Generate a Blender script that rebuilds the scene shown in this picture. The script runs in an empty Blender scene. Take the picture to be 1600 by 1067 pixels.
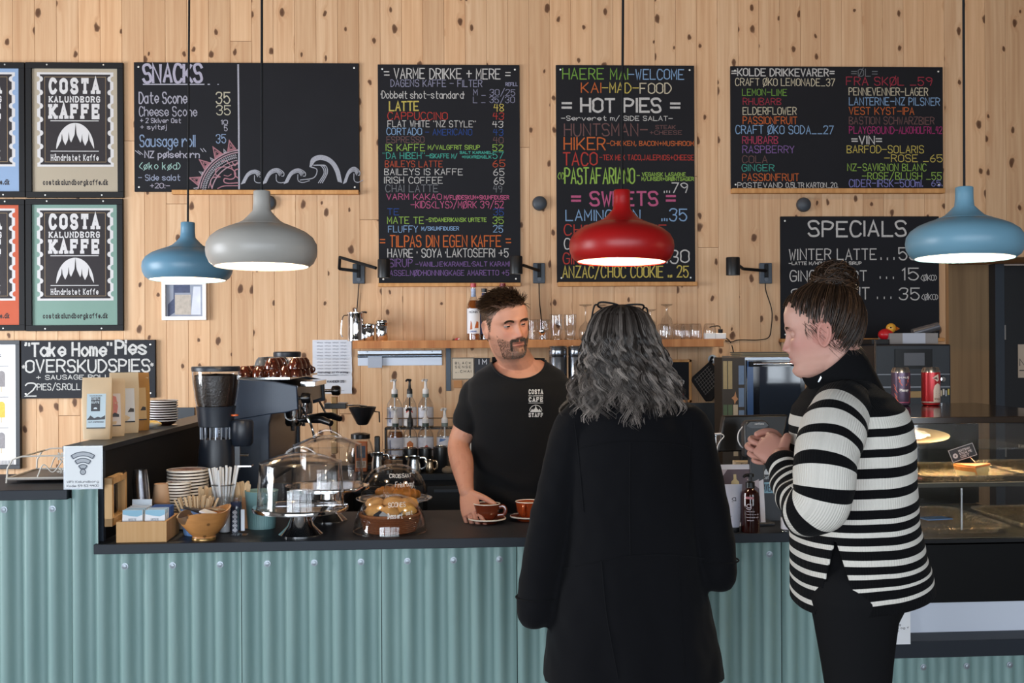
import bpy, bmesh, math, random
from mathutils import Vector, Matrix, noise
from mathutils.bvhtree import BVHTree
R = random.Random(7)
SC = bpy.context.scene
C = SC.collection
PI = math.pi
V = Vector
# ---------------------------------------------------------------- camera
F, CX, CY, H = 1760.0, 800.0, 533.5, 1.58
YAW, ROLL = math.radians(2.4), math.radians(-0.3)
M3 = (Matrix.Rotation(-YAW, 3, 'Z') @ Matrix.Rotation(PI / 2, 3, 'X') @ Matrix.Rotation(ROLL, 3, 'Z'))
CAM = V((0, 0, H))
cd = bpy.data.cameras.new('camera')
cd.sensor_width = 36.0
cd.lens = F / 1600 * 36.0
cam = bpy.data.objects.new('camera', cd)
cam.matrix_world = Matrix.Translation(CAM) @ M3.to_4x4()
C.objects.link(cam)
SC.camera = cam
# ---------------------------------------------------------------- light and exposure
SC.view_settings.view_transform = 'Standard'
SC.view_settings.look = 'None'
SC.view_settings.gamma = 1
SC.view_settings.use_curve_mapping = False
SC.view_settings.exposure = -0.04
SC.cycles.use_denoising = True
SC.cycles.max_bounces = 10
SC.cycles.transparent_max_bounces = 24
SC.cycles.caustics_reflective = False
SC.cycles.caustics_refractive = False
SC.cycles.sample_clamp_indirect = 6
w = bpy.data.worlds.new('sky')
SC.world = w
w.use_nodes = True
bg = w.node_tree.nodes['Background']
bg.inputs[0].default_value = (0.62, 0.78, 1.0, 1)
bg.inputs[1].default_value = 1.0
def area(name, loc, target, sx, sy, power, col, spread=180):
 l = bpy.data.lights.new(name, 'AREA')
 l.shape = 'RECTANGLE'
 l.size, l.size_y = sx, sy
 l.energy = power
 l.color = col
 l.spread = math.radians(spread)
 o = bpy.data.objects.new(name, l)
 o.location = loc
 o.rotation_euler = (V(target) - V(loc)).to_track_quat('-Z', 'Y').to_euler()
 C.objects.link(o)
 return o
DAY = (0.84, 0.92, 1.0)
for k, (x, e) in enumerate(((-3.3, 190), (-0.9, 105), (1.5, 75), (3.9, 70))):
 area('window_daylight', (x, -3.62, 1.55), (x * 0.8 - .3, 6.2, 0.55), 2.1, 2.5, e, DAY, 140)
area('side_window_daylight', (-5.38, 3.3, 1.5), (-1.8, 6.2, 0.7), 2.4, 2.3, 215, (0.93, 0.96, 1.0), 140)
# ---------------------------------------------------------------- helpers
def ray(px, py):
 return M3 @ V(((px - CX) / F, -(py - CY) / F, -1.0))
def PY(px, py, Y):
 d = ray(px, py); return CAM + d * (Y / d.y)
def PZ(px, py, z):
 d = ray(px, py); return CAM + d * ((z - H) / d.z)
def PD(px, py, D):
 return CAM + ray(px, py) * D
def lin(c):
 if isinstance(c, str):
  c = [int(c[i:i + 2], 16) for i in (0, 2, 4)]
 return tuple(((x / 255) / 12.92 if x / 255 <= 0.04045 else ((x / 255 + 0.055) / 1.055) ** 2.4) for x in c)
def sm(x, a, b):
 t = min(1, max(0, (x - a) / (b - a))) if a != b else 0
 return t * t * (3 - 2 * t)
def interp(tab, x):
 if x <= tab[0][0]: return tab[0][1]
 for (a, fa), (b, fb) in zip(tab, tab[1:]):
  if x <= b:
   t = (x - a) / (b - a)
   t = t * t * (3 - 2 * t) * .5 + t * .5
   return fa + (fb - fa) * t
 return tab[-1][1]
def catmull(pts, n=6, closed=False):
 pts = [V(p) for p in pts]
 out, N = [], len(pts)
 for i in range(N if closed else N - 1):
  if closed:
   p0, p1, p2, p3 = pts[i - 1], pts[i], pts[(i + 1) % N], pts[(i + 2) % N]
  else:
   p1, p2 = pts[i], pts[i + 1]
   p0 = pts[i - 1] if i else p1 * 2 - p2
   p3 = pts[i + 2] if i + 2 < N else p2 * 2 - p1
  for k in range(n):
   t = k / n
   out.append(0.5 * ((2 * p1) + (p2 - p0) * t + (2 * p0 - 5 * p1 + 4 * p2 - p3) * t * t + (3 * p1 - p0 - 3 * p2 + p3) * t ** 3))
 if not closed: out.append(pts[-1])
 return out
class MB:
 """collects verts and faces; one MB becomes one mesh object"""
 def __init__(s): s.v, s.f, s.m, s.cur, s.T = [], [], [], 0, None
 def add(s, vs, fs):
  n = len(s.v)
  s.v += [tuple(s.T @ V(p)) for p in vs] if s.T else [tuple(p) for p in vs]
  s.f += [tuple(i + n for i in f) for f in fs]
  s.m += [s.cur] * len(fs)
  return s
 def box(s, c, d, rz=0, rx=0, ry=0):
  x, y, z = d[0] / 2, d[1] / 2, d[2] / 2
  m = Matrix.Translation(c) @ Matrix.Rotation(rz, 4, 'Z') @ Matrix.Rotation(ry, 4, 'Y') @ Matrix.Rotation(rx, 4, 'X')
  vs = [m @ V((a * x, b * y, e * z)) for e in (-1, 1) for b in (-1, 1) for a in (-1, 1)]
  return s.add(vs, [(0, 2, 3, 1), (4, 5, 7, 6), (0, 1, 5, 4), (2, 6, 7, 3), (0, 4, 6, 2), (1, 3, 7, 5)])
 def loft(s, rings, cap=True, closed=False):
  n, vs, fs = len(rings[0]), [], []
  for r in rings: vs += [V(p) for p in r]
  for i in range(len(rings) - (0 if closed else 1)):
   a, b = i * n, ((i + 1) % len(rings)) * n
   for k in range(n):
    k2 = (k + 1) % n
    fs.append((a + k, a + k2, b + k2, b + k))
  if cap and not closed:
   fs.append(tuple(range(n))[::-1]); e = (len(rings) - 1) * n
   fs.append(tuple(range(e, e + n)))
  return s.add(vs, fs)
 def lathe(s, prof, n=24, c=(0, 0, 0), rot=None, sy=1.0, cap=True):
  c = V(c); rings = []
  for r, z in prof:
   ring = [V((r * math.cos(2 * PI * k / n), sy * r * math.sin(2 * PI * k / n), z)) for k in range(n)]
   rings.append([c + (rot @ p if rot else p) for p in ring])
  a, b = prof[0], prof[-1]
  return s.loft(rings, cap=cap, closed=cap and min(a[0], b[0]) > .02 and math.hypot(a[0] - b[0], a[1] - b[1]) < .012)
 def cyl(s, c, r, h, n=20, rot=None):
  return s.lathe([(r, 0), (r, h)], n, c, rot)
 def tube(s, path, r, n=8, closed=False, cap=True, flat=1.0):
  path = [V(p) for p in path]; N = len(path); rings = []
  nrm = None
  for i in range(N):
   a = path[(i - 1) % N] if (closed or i) else path[0]
   b = path[(i + 1) % N] if (closed or i < N - 1) else path[-1]
   t = (b - a)
   t = t.normalized() if t.length > 1e-9 else V((0, 0, 1))
   if nrm is None:
    nrm = t.cross(V((0, 0, 1)) if abs(t.z) < .9 else V((1, 0, 0))).normalized()
   else:
    nrm = (nrm - t * nrm.dot(t))
    nrm = nrm.normalized() if nrm.length > 1e-6 else t.orthogonal().normalized()
   bn = t.cross(nrm)
   rr = r[i] if isinstance(r, (list, tuple)) else r
   rings.append([path[i] + nrm * (rr * math.cos(2 * PI * k / n)) + bn * (rr * flat * math.sin(2 * PI * k / n)) for k in range(n)])
  return s.loft(rings, cap=cap, closed=closed)
 def sphere(s, c, r, n=16, m=10, sc=(1, 1, 1), rot=None, z0=-1, z1=1):
  a0, a1 = math.asin(max(-1, z0)), math.asin(min(1, z1))
  prof = []
  for i in range(m + 1):
   a = a0 + (a1 - a0) * i / m
   prof.append((max(1e-4, math.cos(a)), math.sin(a)))
  rings = []
  for q, z in prof:
   ring = [V((r * sc[0] * q * math.cos(2 * PI * k / n), r * sc[1] * q * math.sin(2 * PI * k / n), r * sc[2] * z)) for k in range(n)]
   rings.append([V(c) + (rot @ p if rot else p) for p in ring])
  return s.loft(rings)
 def prism(s, poly, d, M=None):
  """poly in the xz plane, depth d along +y"""
  n = len(poly); vs = [V((x, 0, z)) for x, z in poly] + [V((x, d, z)) for x, z in poly]
  if M: vs = [M @ p for p in vs]
  fs = [tuple(range(n)), tuple(range(n, 2 * n))[::-1]] + [(k, k + n, (k + 1) % n + n, (k + 1) % n) for k in range(n)]
  return s.add(vs, fs)
 def poly(s, pts): return s.add(pts, [tuple(range(len(pts)))])
 def build(s, name, mat, parent=None, bev=0, angle=38, flat=False, loc=None, seg=2):
  me = bpy.data.meshes.new(name)
  me.from_pydata(s.v, [], s.f)
  for m in (mat if isinstance(mat, (list, tuple)) else [mat]): me.materials.append(m)
  if len(me.materials) > 1: me.polygons.foreach_set('material_index', s.m)
  return finish(me, name, parent, bev, angle, flat, loc, seg)
def finish(me, name, parent=None, bev=0, angle=38, flat=False, loc=None, seg=2, fix=True):
 if fix:
  bm = bmesh.new(); bm.from_mesh(me)
  bmesh.ops.recalc_face_normals(bm, faces=bm.faces)
  bm.to_mesh(me); bm.free()
 if not flat:
  me.shade_smooth()
  me.set_sharp_from_angle(angle=math.radians(angle))
 o = bpy.data.objects.new(name, me)
 C.objects.link(o)
 if parent: o.parent = parent
 if loc: o.location = loc
 if bev:
  b = o.modifiers.new('bevel', 'BEVEL'); b.width = bev; b.segments = seg
  b.limit_method = 'ANGLE'; b.angle_limit = math.radians(40)
 return o
def tag(o, label=None, cat=None, group=None, kind=None):
 for k, x in (('label', label), ('category', cat), ('group', group), ('kind', kind)):
  if x: o[k] = x
 return o
def thing(name, label, cat, loc=(0, 0, 0), rz=0, group=None):
 o = bpy.data.objects.new(name, None); C.objects.link(o)
 o.empty_display_size = .05
 o.location = loc; o.rotation_euler = (0, 0, rz)
 return tag(o, label, cat, group)
def copy_tree(o, loc=None, rz=None, label=None, parent=None, group=None, scale=None):
 c = o.copy(); C.objects.link(c)
 if parent: c.parent = parent
 if loc is not None: c.location = loc
 if rz is not None: c.rotation_euler = (c.rotation_euler[0], c.rotation_euler[1], rz)
 if label: c['label'] = label
 if group: c['group'] = group
 if scale: c.scale = scale if isinstance(scale, (tuple, list)) else (scale,) * 3
 for ch in list(o.children): copy_tree(ch, parent=c)
 return c
# ---------------------------------------------------------------- materials
class NT:
 def __init__(s, name):
  s.m = bpy.data.materials.new(name); s.m.use_nodes = True
  s.t = s.m.node_tree; s.b = s.t.nodes['Principled BSDF']; s.out = s.t.nodes['Material Output']
 def n(s, typ, **kw):
  x = s.t.nodes.new('ShaderNode' + typ)
  for k, v in kw.items():
   if k[0] == 'i' and k[1:].isdigit(): x.inputs[int(k[1:])].default_value = v
   else: setattr(x, k, v)
  return x
 def l(s, a, b): s.t.links.new(a, b)
 def math(s, op, a, b=None, clamp=False):
  x = s.n('Math', operation=op); x.use_clamp = clamp
  for i, q in enumerate((a, b)):
   if q is None: continue
   if isinstance(q, (int, float)): x.inputs[i].default_value = q
   else: s.l(q, x.inputs[i])
  return x.outputs[0]
 def mix(s, fac, a, b, mode='MIX'):
  x = s.n('MixRGB', blend_type=mode)
  for i, q in enumerate((fac, a, b)):
   if isinstance(q, (int, float)): x.inputs[i].default_value = q
   elif isinstance(q, tuple): x.inputs[i].default_value = (*q[:3], 1)
   else: s.l(q, x.inputs[i])
  return x.outputs[0]
 def ramp(s, fac, stops, const=False):
  x = s.n('ValToRGB'); r = x.color_ramp
  if const: r.interpolation = 'CONSTANT'
  while len(r.elements) < len(stops): r.elements.new(0.5)
  for e, (p, c) in zip(r.elements, stops):
   e.position = p; e.color = (*((c, c, c) if isinstance(c, (int, float)) else c[:3]), 1)
  s.l(fac, x.inputs[0]); return x.outputs[0]
 def bump(s, h, strength=.3, dist=.01):
  x = s.n('Bump'); x.inputs['Strength'].default_value = strength; x.inputs['Distance'].default_value = dist
  s.l(h, x.inputs['Height']); s.l(x.outputs[0], s.b.inputs['Normal'])
 def coord(s, kind='Object', scale=None):
  tc = s.n('TexCoord').outputs[kind]
  if scale is None: return tc
  mp = s.n('Mapping'); mp.inputs['Scale'].default_value = scale
  s.l(tc, mp.inputs[0]); return mp.outputs[0]
 def noise(s, vec, scale, detail=3, rough=.5):
  x = s.n('TexNoise'); x.inputs['Scale'].default_value = scale
  x.inputs['Detail'].default_value = detail; x.inputs['Roughness'].default_value = rough
  if vec is not None: s.l(vec, x.inputs['Vector'])
  return x.outputs['Fac']
 def set(s, **kw):
  for k, v in kw.items():
   s.b.inputs[k.replace('_', ' ')].default_value = (*v, 1) if isinstance(v, tuple) and len(v) == 3 else v
  return s
_mats = {}
def P(col, rough=.5, metal=0, spec=.5, coat=0, var=0, vs=6, bump=0, bs=200, name=None, rand=0, **kw):
 key = (str(col), rough, metal, spec, coat, var, vs, bump, bs, rand, str(kw))
 if key in _mats: return _mats[key]
 c = lin(col)
 t = NT(name or 'paint_' + (col if isinstance(col, str) else '%d_%d_%d' % tuple(col)))
 t.set(Base_Color=c, Roughness=rough, Metallic=metal)
 t.b.inputs['Specular IOR Level'].default_value = spec
 t.b.inputs['Coat Weight'].default_value = coat
 for k, v in kw.items(): t.b.inputs[k.replace('_', ' ')].default_value = (*v, 1) if isinstance(v, tuple) and len(v) == 3 else v
 if var or rand:
  f = t.noise(t.coord(), vs, 4)
  a, b = tuple(x * (1 - var) for x in c), tuple(min(1, x * (1 + var)) for x in c)
  o = t.mix(f, a, b)
  if rand:
   rr = t.n('ObjectInfo').outputs['Random']
   o = t.mix(rr, o, tuple(x * (1 - rand) for x in c))
  t.l(o, t.b.inputs['Base Color'])
 if bump: t.bump(t.noise(t.coord(), bs, 3), bump, .002)
 _mats[key] = t.m
 return t.m
def glassy(name, tint=(1, 1, 1), ior=1.45, edge=.5, rough=.02):
 """thin clear glass: see-through with a fresnel reflection"""
 t = NT(name)
 tr = t.n('BsdfTransparent'); tr.inputs[0].default_value = (*tint, 1)
 gl = t.n('BsdfGlossy'); gl.inputs['Roughness'].default_value = rough
 fr = t.n('LayerWeight'); fr.inputs[0].default_value = edge
 fac = t.ramp(fr.outputs['Facing'], [(0, .035), (.55, .085), (.85, .35), (1, .85)])
 mx = t.n('MixShader'); t.l(fac, mx.inputs[0]); t.l(tr.outputs[0], mx.inputs[1]); t.l(gl.outputs[0], mx.inputs[2])
 t.l(mx.outputs[0], t.out.inputs[0])
 return t.m
BLACK = P('111215', .6, spec=.25, name='matt_black')
LAMIN = P('191f28', .5, spec=.3, var=.12, name='black_laminate')
STEEL = P('c9cbcc', .22, 1, name='brushed_steel')
CHROME = P('e6e6e8', .08, 1, name='chrome')
WHITE = P('eceae6', .5, name='white_paint')
PAPER = P('e4e4e6', .75, name='white_paper')
GLASS = glassy('clear_glass', edge=.62)
GLASS2 = glassy('drinking_glass', (.97, .975, .98), edge=.66)
def pine(name, c1, c2, knots=True, plank=True, gs=1.0):
 t = NT(name)
 tc = t.n('TexCoord').outputs['Object']
 rnd = t.n('ObjectInfo').outputs['Random']
 cx = t.n('CombineXYZ'); t.l(t.math('MULTIPLY', rnd, 37.0), cx.inputs[0]); t.l(t.math('MULTIPLY', rnd, 61.0), cx.inputs[1]); t.l(t.math('MULTIPLY', rnd, 83.0), cx.inputs[2])
 va = t.n('VectorMath', operation='ADD'); t.l(tc, va.inputs[0]); t.l(cx.outputs[0], va.inputs[1])
 pos = va.outputs[0]
 kn, halo = None, None
 if knots:
  sx = t.n('SeparateXYZ'); t.l(pos, sx.inputs[0]); mp = t.n('CombineXYZ'); t.l(t.math('MULTIPLY', sx.outputs[0], 8.5), mp.inputs[0]); t.l(t.math('MULTIPLY', sx.outputs[2], 5.2), mp.inputs[1])
  nz = t.n('TexNoise'); nz.inputs['Scale'].default_value = 3; t.l(mp.outputs[0], nz.inputs['Vector'])
  vm = t.n('VectorMath', operation='MULTIPLY_ADD'); t.l(nz.outputs['Color'], vm.inputs[0]); vm.inputs[1].default_value = (.2, .2, 0); t.l(mp.outputs[0], vm.inputs[2])
  vo = t.n('TexVoronoi', voronoi_dimensions='2D'); vo.inputs['Scale'].default_value = 1; vo.inputs['Randomness'].default_value = .95; t.l(vm.outputs[0], vo.inputs['Vector'])
  sep = t.n('SeparateColor'); t.l(vo.outputs['Color'], sep.inputs[0])
  rel = t.math('DIVIDE', vo.outputs['Distance'], t.math('MAXIMUM', t.math('MULTIPLY', t.math('GREATER_THAN', sep.outputs[0], .4), t.math('ADD', t.math('MULTIPLY', sep.outputs[1], .085), .06)), .002))
  kn = t.ramp(rel, [(.0, 1.0), (.7, .9), (.95, .4), (1.0, 0.0)])
  halo = t.ramp(t.math('MULTIPLY', rel, .4), [(0, 1), (.42, .55), (1, 0)])
 mp2 = t.n('Mapping'); mp2.inputs['Scale'].default_value = (48 * gs, 48 * gs, 1.5 * gs); t.l(pos, mp2.inputs[0])
 vec = mp2.outputs[0]
 if halo is not None:
  vv = t.n('VectorMath', operation='MULTIPLY_ADD'); cm = t.n('CombineXYZ'); t.l(halo, cm.inputs[0]); t.l(cm.outputs[0], vv.inputs[0]); vv.inputs[1].default_value = (1.6, 0, 0); t.l(vec, vv.inputs[2]); vec = vv.outputs[0]
 g = t.noise(vec, 1.0, 4, .55)
 col = t.mix(t.ramp(g, [(.32, 0), (.68, 1)]), c1, c2)
 tint = t.ramp(rnd, [(0, (.88, .83, .78)), (.5, (1, 1, 1)), (1, (1.04, .97, .9))])
 col = t.mix(1.0, col, tint, 'MULTIPLY')
 if kn is not None:
  col = t.mix(t.math('MULTIPLY', halo, .35), col, tuple(a * b for a, b in zip(c2, (.78, .6, .45))))
  col = t.mix(t.math('MULTIPLY', kn, .95), col, lin('4a2812'))
 t.l(col, t.b.inputs['Base Color'])
 t.b.inputs['Roughness'].default_value = .55
 t.b.inputs['Specular IOR Level'].default_value = .3
 t.bump(g, .08, .004)
 return t.m
PINE = pine('knotty_pine', lin('d8b692'), lin('c69e79'))
PINE2 = pine('pine_trim', lin('cf9c64'), lin('b9834c'), knots=False)
OAK = pine('shelf_oak', lin('c08a58'), lin('9c6236'), knots=False, gs=.5)
PLY = pine('plywood', lin('a88a66'), lin('82674a'), knots=False, gs=.25)
BAMBOO = pine('bamboo', lin('d0a878'), lin('c09560'), knots=False)
# ---------------------------------------------------------------- lettering
GL = {'A': '022842 1434', 'B': '0208 ~0828472505 ~0525433202', 'C': '~4738180604123243', 'D': '0208 ~0828464422 02'.replace('22 02', '2202'),
 'E': '48080242 0535', 'F': '480802 0535', 'G': '~473818060412324345 4525', 'H': '0208 4248 0545', 'I': '2228', 'J': '~383433221203',
 'K': '0208 4804 1542', 'L': '080242', 'M': '0208244842', 'N': '02084248', 'O': '~280705032243454728', 'P': '0208 ~0828473505',
 'Q': '~280705032243454728 3412', 'R': '0208 ~0828473505 2542', 'S': '~47381807153543321203', 'T': '0848 2228', 'U': '~080412324448',
 'V': '082248', 'W': '0812263248', 'X': '0248 0842', 'Y': '082548 2522', 'Z': '08480242', '0': '~280705032243454728', '1': '172822',
 '2': '~0718384735 350242', '3': '~071838473525 ~253544321203', '4': '180545 3832', '5': '480805 ~052644321203', '6': '~3816041232442504',
 '7': '084812', '8': '~2807254728 ~2503224325', '9': '~46250728474532', 'a': '~4526042243 4642', 'b': '0802 ~0526442203',
 'c': '~4526042243', 'd': '~4526042243 4842', 'e': '0444 ~4445260422 2243', 'f': '~482722 0636', 'g': '~4526042243 ~46412001',
 'h': '0802 ~05264542', 'i': '2622 2728', 'j': '~262110 2728', 'k': '0802 3603 1532', 'l': '2822', 'm': '0602 ~05162522 ~25364542',
 'n': '0602 ~05264542', 'o': '~2604224426', 'p': '0600 ~0526442203', 'q': '~4526042243 4640', 'r': '0602 ~04263645', 's': '~452605432203',
 't': '~28233242 1646', 'u': '~06032243 4642', 'v': '062246', 'w': '0612253246', 'x': '0246 0642', 'y': '0622 4610', 'z': '06460242',
 '\u00d8': '~280705032243454728 0149', '\u00f8': '~2604224426 0147', '\u00e5': '~4526042243 4642 ~2918273829', '\u00c6': '022822 2848 1424 2545 2242',
 '-': '0545', '+': '0545 2327', '=': '0646 0444', '.': '2223', ',': '2311', "'": '2827', '"': '1817 3837', '/': '0149', '(': '~38160432',
 ')': '~18363412', ':': '2223 2526', '_': '0242', '*': '0545 1733 3713', '\u00b7': '2526', ' ': ''}
NARROW = {'I': (2, 2), 'l': (2, 2), 'i': (2, 2), '1': (1, 2), '.': (2, 2), "'": (2, 2), ',': (1, 2), '\u00b7': (2, 2), ':': (2, 2), '(': (0, 3), ')': (1, 3),
          'j': (1, 2), ' ': (0, 1.6), '"': (1, 3), 'f': (0, 4), 'r': (0, 4)}
def strokes(text, gap=1.5):
 out, x = [], 0.0
 for ch in text:
  g = GL.get(ch, '')
  lo, hi = NARROW.get(ch, (0, 4))
  for st in g.split():
   cur = st[0] == '~'
   if cur: st = st[1:]
   pts = [(float(st[i]), float(st[i + 1])) for i in range(0, len(st) - 1, 2)]
   if cur:
    cl = pts[0] == pts[-1]
    pts = [(p.x, p.y) for p in catmull([(a, b, 0) for a, b in (pts[:-1] if cl else pts)], 5, cl)]
    if cl: pts.append(pts[0])
   out.append([(x + a - lo, b) for a, b in pts])
  x += hi - lo + gap
 return out, x - gap
def ribbon(mb, pts, th, fr):
 """flat stroke of width th through 2-D points; fr maps (u, v) to 3-D"""
 n = len(pts)
 if n < 2: return
 P2 = [V((a, b)) for a, b in pts]
 closed = (P2[0] - P2[-1]).length < 1e-7 and n > 3
 d0, d1 = (P2[1] - P2[0]), (P2[-1] - P2[-2])
 if not closed:
  if d0.length: P2[0] = P2[0] - d0.normalized() * th * .35
  if d1.length: P2[-1] = P2[-1] + d1.normalized() * th * .35
 vs = []
 mb.lay = (getattr(mb, 'lay', 0) + 1) % 24
 up = getattr(mb, 'nrm', V((0, -1, 0))) * (mb.lay * 1.6e-5)
 for i in range(n):
  a = P2[i - 1] if i else (P2[-2] if closed else P2[0]); b = P2[i + 1] if i < n - 1 else (P2[1] if closed else P2[-1])
  da, db = (P2[i] - a), (b - P2[i])
  da = da.normalized() if da.length > 1e-9 else db.normalized()
  db = db.normalized() if db.length > 1e-9 else da
  na = V((-da.y, da.x)); m = na + V((-db.y, db.x))
  m = m.normalized() if m.length > .3 else na
  k = th / 2 / max(.45, m.dot(na))
  vs += [fr(*(P2[i] + m * k)) + up, fr(*(P2[i] - m * k)) + up]
 mb.add(vs, [(2 * i, 2 * i + 1, 2 * i + 3, 2 * i + 2) for i in range(n - 1)])
def letter(mb, text, x0, x1, zb, zt, fr, th=None, jit=.02, slab=0, gap=1.5):
 """write text between x0..x1, baseline zb, capital height zt; slab > 0: heavy slab-serif print, its stroke width in grid units"""
 st, wd = strokes(text, max(gap, slab * 1.25 + 1.3 if slab else 0))
 if slab:
  sx = (x1 - x0) / (wd + slab); sz = (zt - zb) / (6 + slab * .7)
  f2 = lambda a, b: fr(x0 + (a + slab / 2) * sx, zb + (b - 2 + slab * .35) * sz)
  vt = slab * .7
  for s in st:
   ribbon(mb, [(a, b * 1.0) for a, b in s], slab, lambda a, b: f2(a, b))
   if len(s) > 7: continue
   for (a, b), (a2, b2) in ((s[0], s[1]), (s[-1], s[-2])):
    if b in (2, 8, 6, 0) and abs(b - b2) > .5: ribbon(mb, [(a - slab * .5, b), (a + slab * .5, b)], slab * .8, f2)
    elif b in (2, 8) and abs(b - b2) < .1 and abs(a - a2) > 1.5: ribbon(mb, [(a, b), (a, b + (1.3 if b == 2 else -1.3))], slab * .7, f2)
  return
 sx, sz = (x1 - x0) / max(wd, .5), (zt - zb) / 6
 th = th or (zt - zb) * .13
 for s in st:
  j, jz = R.uniform(-jit, jit) * (zt - zb), R.uniform(-jit, jit) * (zt - zb)
  ribbon(mb, [(x0 + a * sx + j, zb + (b - 2) * sz + jz) for a, b in s], th, fr)
def chalkmat(col):
 key = 'chalk' + col
 if key in _mats: return _mats[key]
 t = NT('chalk_' + col); c = tuple(x * .82 for x in lin(col))
 f = t.noise(t.coord(), 260, 3, .7)
 t.l(t.mix(t.ramp(f, [(.3, .55), (.6, 1)]), lin('2b2c30'), c), t.b.inputs['Base Color'])
 t.set(Roughness=.95); t.b.inputs['Specular IOR Level'].default_value = .1
 _mats[key] = t.m
 return t.m
def circle_pts(cx, cz, r, a0=0, a1=2 * PI, n=24, ry=None):
 return [(cx + r * math.cos(a0 + (a1 - a0) * k / n), cz + (ry or r) * math.sin(a0 + (a1 - a0) * k / n)) for k in range(n + 1)]
# ---------------------------------------------------------------- the room
WY = 6.2                      # face of the pine wall
ZC, TOPZ = 4.3, 0.945         # ceiling height, worktop height
def struct(name, mb, mat, parent=None, **k):
 o = mb.build(name, mat, parent, **k)
 if not parent: o['kind'] = 'structure'
 return o
FLOORM = NT('grey_concrete_floor')
_f = FLOORM.noise(FLOORM.coord(), 3, 5); FLOORM.l(FLOORM.mix(_f, lin('6a6763'), lin('85817b')), FLOORM.b.inputs['Base Color']); FLOORM.set(Roughness=.45)
struct('floor', MB().box((0, 1.5, -.05), (11.4, 11.4, .1)), FLOORM.m)
struct('ceiling', MB().box((0, 1.5, ZC + .05), (11.4, 11.4, .1)), P('5c5650', .8))
XL, XR = -5.3, 5.3
struct('wall_right', MB().box((XR + .05, 1.4, ZC / 2), (.1, 10.2, ZC)), P('8f8378', .8))
m = MB()
for y0, y1, z0, z1 in ((-3.6, 2.0, 0, ZC), (4.6, 7.2, 0, ZC), (2.0, 4.6, 0, .2), (2.0, 4.6, 2.8, ZC)):
 m.box((XL - .05, (y0 + y1) / 2, (z0 + z1) / 2), (.1, y1 - y0, z1 - z0))
struct('wall_left', m, P('8f8378', .8))
m = MB()
xs = [XL, -4.4, -2.2, -2.0, .2, .4, 2.6, 2.8, 5.0, XR]
for a, b in zip(xs[::2], xs[1::2]): m.box(((a + b) / 2, -3.55, ZC / 2), (b - a, .1, ZC))
for k in range(4):
 a, b = xs[2 * k + 1], xs[2 * k + 2]
 m.box(((a + b) / 2, -3.55, .14), (b - a, .1, .28)); m.box(((a + b) / 2, -3.55, (ZC + 2.85) / 2), (b - a, .1, ZC - 2.85))
struct('wall_front', m, P('6b6560', .8))
for k in range(4):
 a, b = xs[2 * k + 1], xs[2 * k + 2]
 m = MB()
 for x in (a + .03, *[a + (b - a) * q / 6 for q in range(1, 6)], b - .03): m.box((x, -3.5, 1.565), (.06, .08, 2.57))
 for z in (.31, 1.9, 2.82): m.box(((a + b) / 2, -3.5, z), (b - a, .07, .06))
 struct('window_%d' % (k + 1), m, BLACK)
m = MB()
for y in (2.03, 2.9, 3.7, 4.57): m.box((XL - .03, y, 1.5), (.08, .06, 2.6))
for z in (.23, 1.9, 2.77): m.box((XL - .03, 3.3, z), (.07, 2.6, .06))
struct('window_5', m, BLACK)
EDGE = PY(1485, 300, WY).x       # where the recess with the black door begins
RZ = PY(1500, 402, WY).z
wall = struct('wall_back', MB().box((-.2, WY + .06, ZC / 2), (EDGE + 5.5 - .4, .06, ZC)).box(((EDGE + XR) / 2, WY + .06, (RZ + ZC) / 2), (XR - EDGE, .06, ZC - RZ)), P('a0744a', .8))
wall.location = (0, 0, 0)
wall.data.clear_geometry(); _m = MB().box(((XL + EDGE) / 2, WY + .06, ZC / 2), (EDGE - XL, .06, ZC)).box(((EDGE + XR) / 2, WY + .06, (RZ + ZC) / 2), (XR - EDGE, .06, ZC - RZ))
wall.data.from_pydata(_m.v, [], _m.f)
x, pw = -3.25, .1165
while x < 3.45:
 z0 = RZ if x + pw / 2 > EDGE else 0.0
 cuts = [z0]
 z = z0 + R.uniform(1.0, 4.2)
 while z < ZC - .5:
  cuts.append(z); z += R.uniform(2.4, 4.0)
 cuts.append(ZC)
 for a, b in zip(cuts, cuts[1:]):
  h = b - a - .0015; wd = pw - .0009; d = .026 - R.uniform(0, .0012)
  m = MB()
  e = .0015
  rings = []
  for yy, ins in ((0, 0), (-d + e, 0), (-d, e)):
   rings.append([V((sx * (wd / 2 - ins), yy, sz * (h / 2 - ins * .4))) for sx, sz in ((-1, -1), (1, -1), (1, 1), (-1, 1))])
  m.loft(rings)
  m.build('plank', PINE, wall, flat=True, loc=(x + pw / 2, WY + d, (a + b) / 2))
 x += pw
m = MB()
m.box(((EDGE + XR) / 2, WY + .42, RZ + .03), (XR - EDGE, .8, .055))
struct('trim_1', m, PINE2)
rx = PY(1485, 300, WY + .75).x
p1, p2 = PY(1547, 500, WY + .62), PY(1561, 500, WY + .62)
m = MB().box(((EDGE - .3 + p1.x) / 2, WY + .66, RZ / 2), (p1.x - EDGE + .3, .05, RZ))
struct('wall_recess', m, PLY)
m = MB().box(((p1.x + p2.x) / 2, WY + .6, RZ / 2), (p2.x - p1.x, .1, RZ))
struct('trim_2', m, P('2c3540', .5))
d = struct('door_1', MB().box((p2.x + .46, WY + .63, RZ / 2), (.92, .045, RZ - .01)), P('15161a', .45), bev=.003)
MBh = MB().box((p2.x + .02, WY + .595, 1.62), (.012, .02, .09)).box((p2.x + .02, WY + .595, .9), (.012, .02, .09))
MBh.build('hinge', STEEL, d)
a, b = PY(1591, 538, WY + .6), PY(1622, 590, WY + .6)
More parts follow.
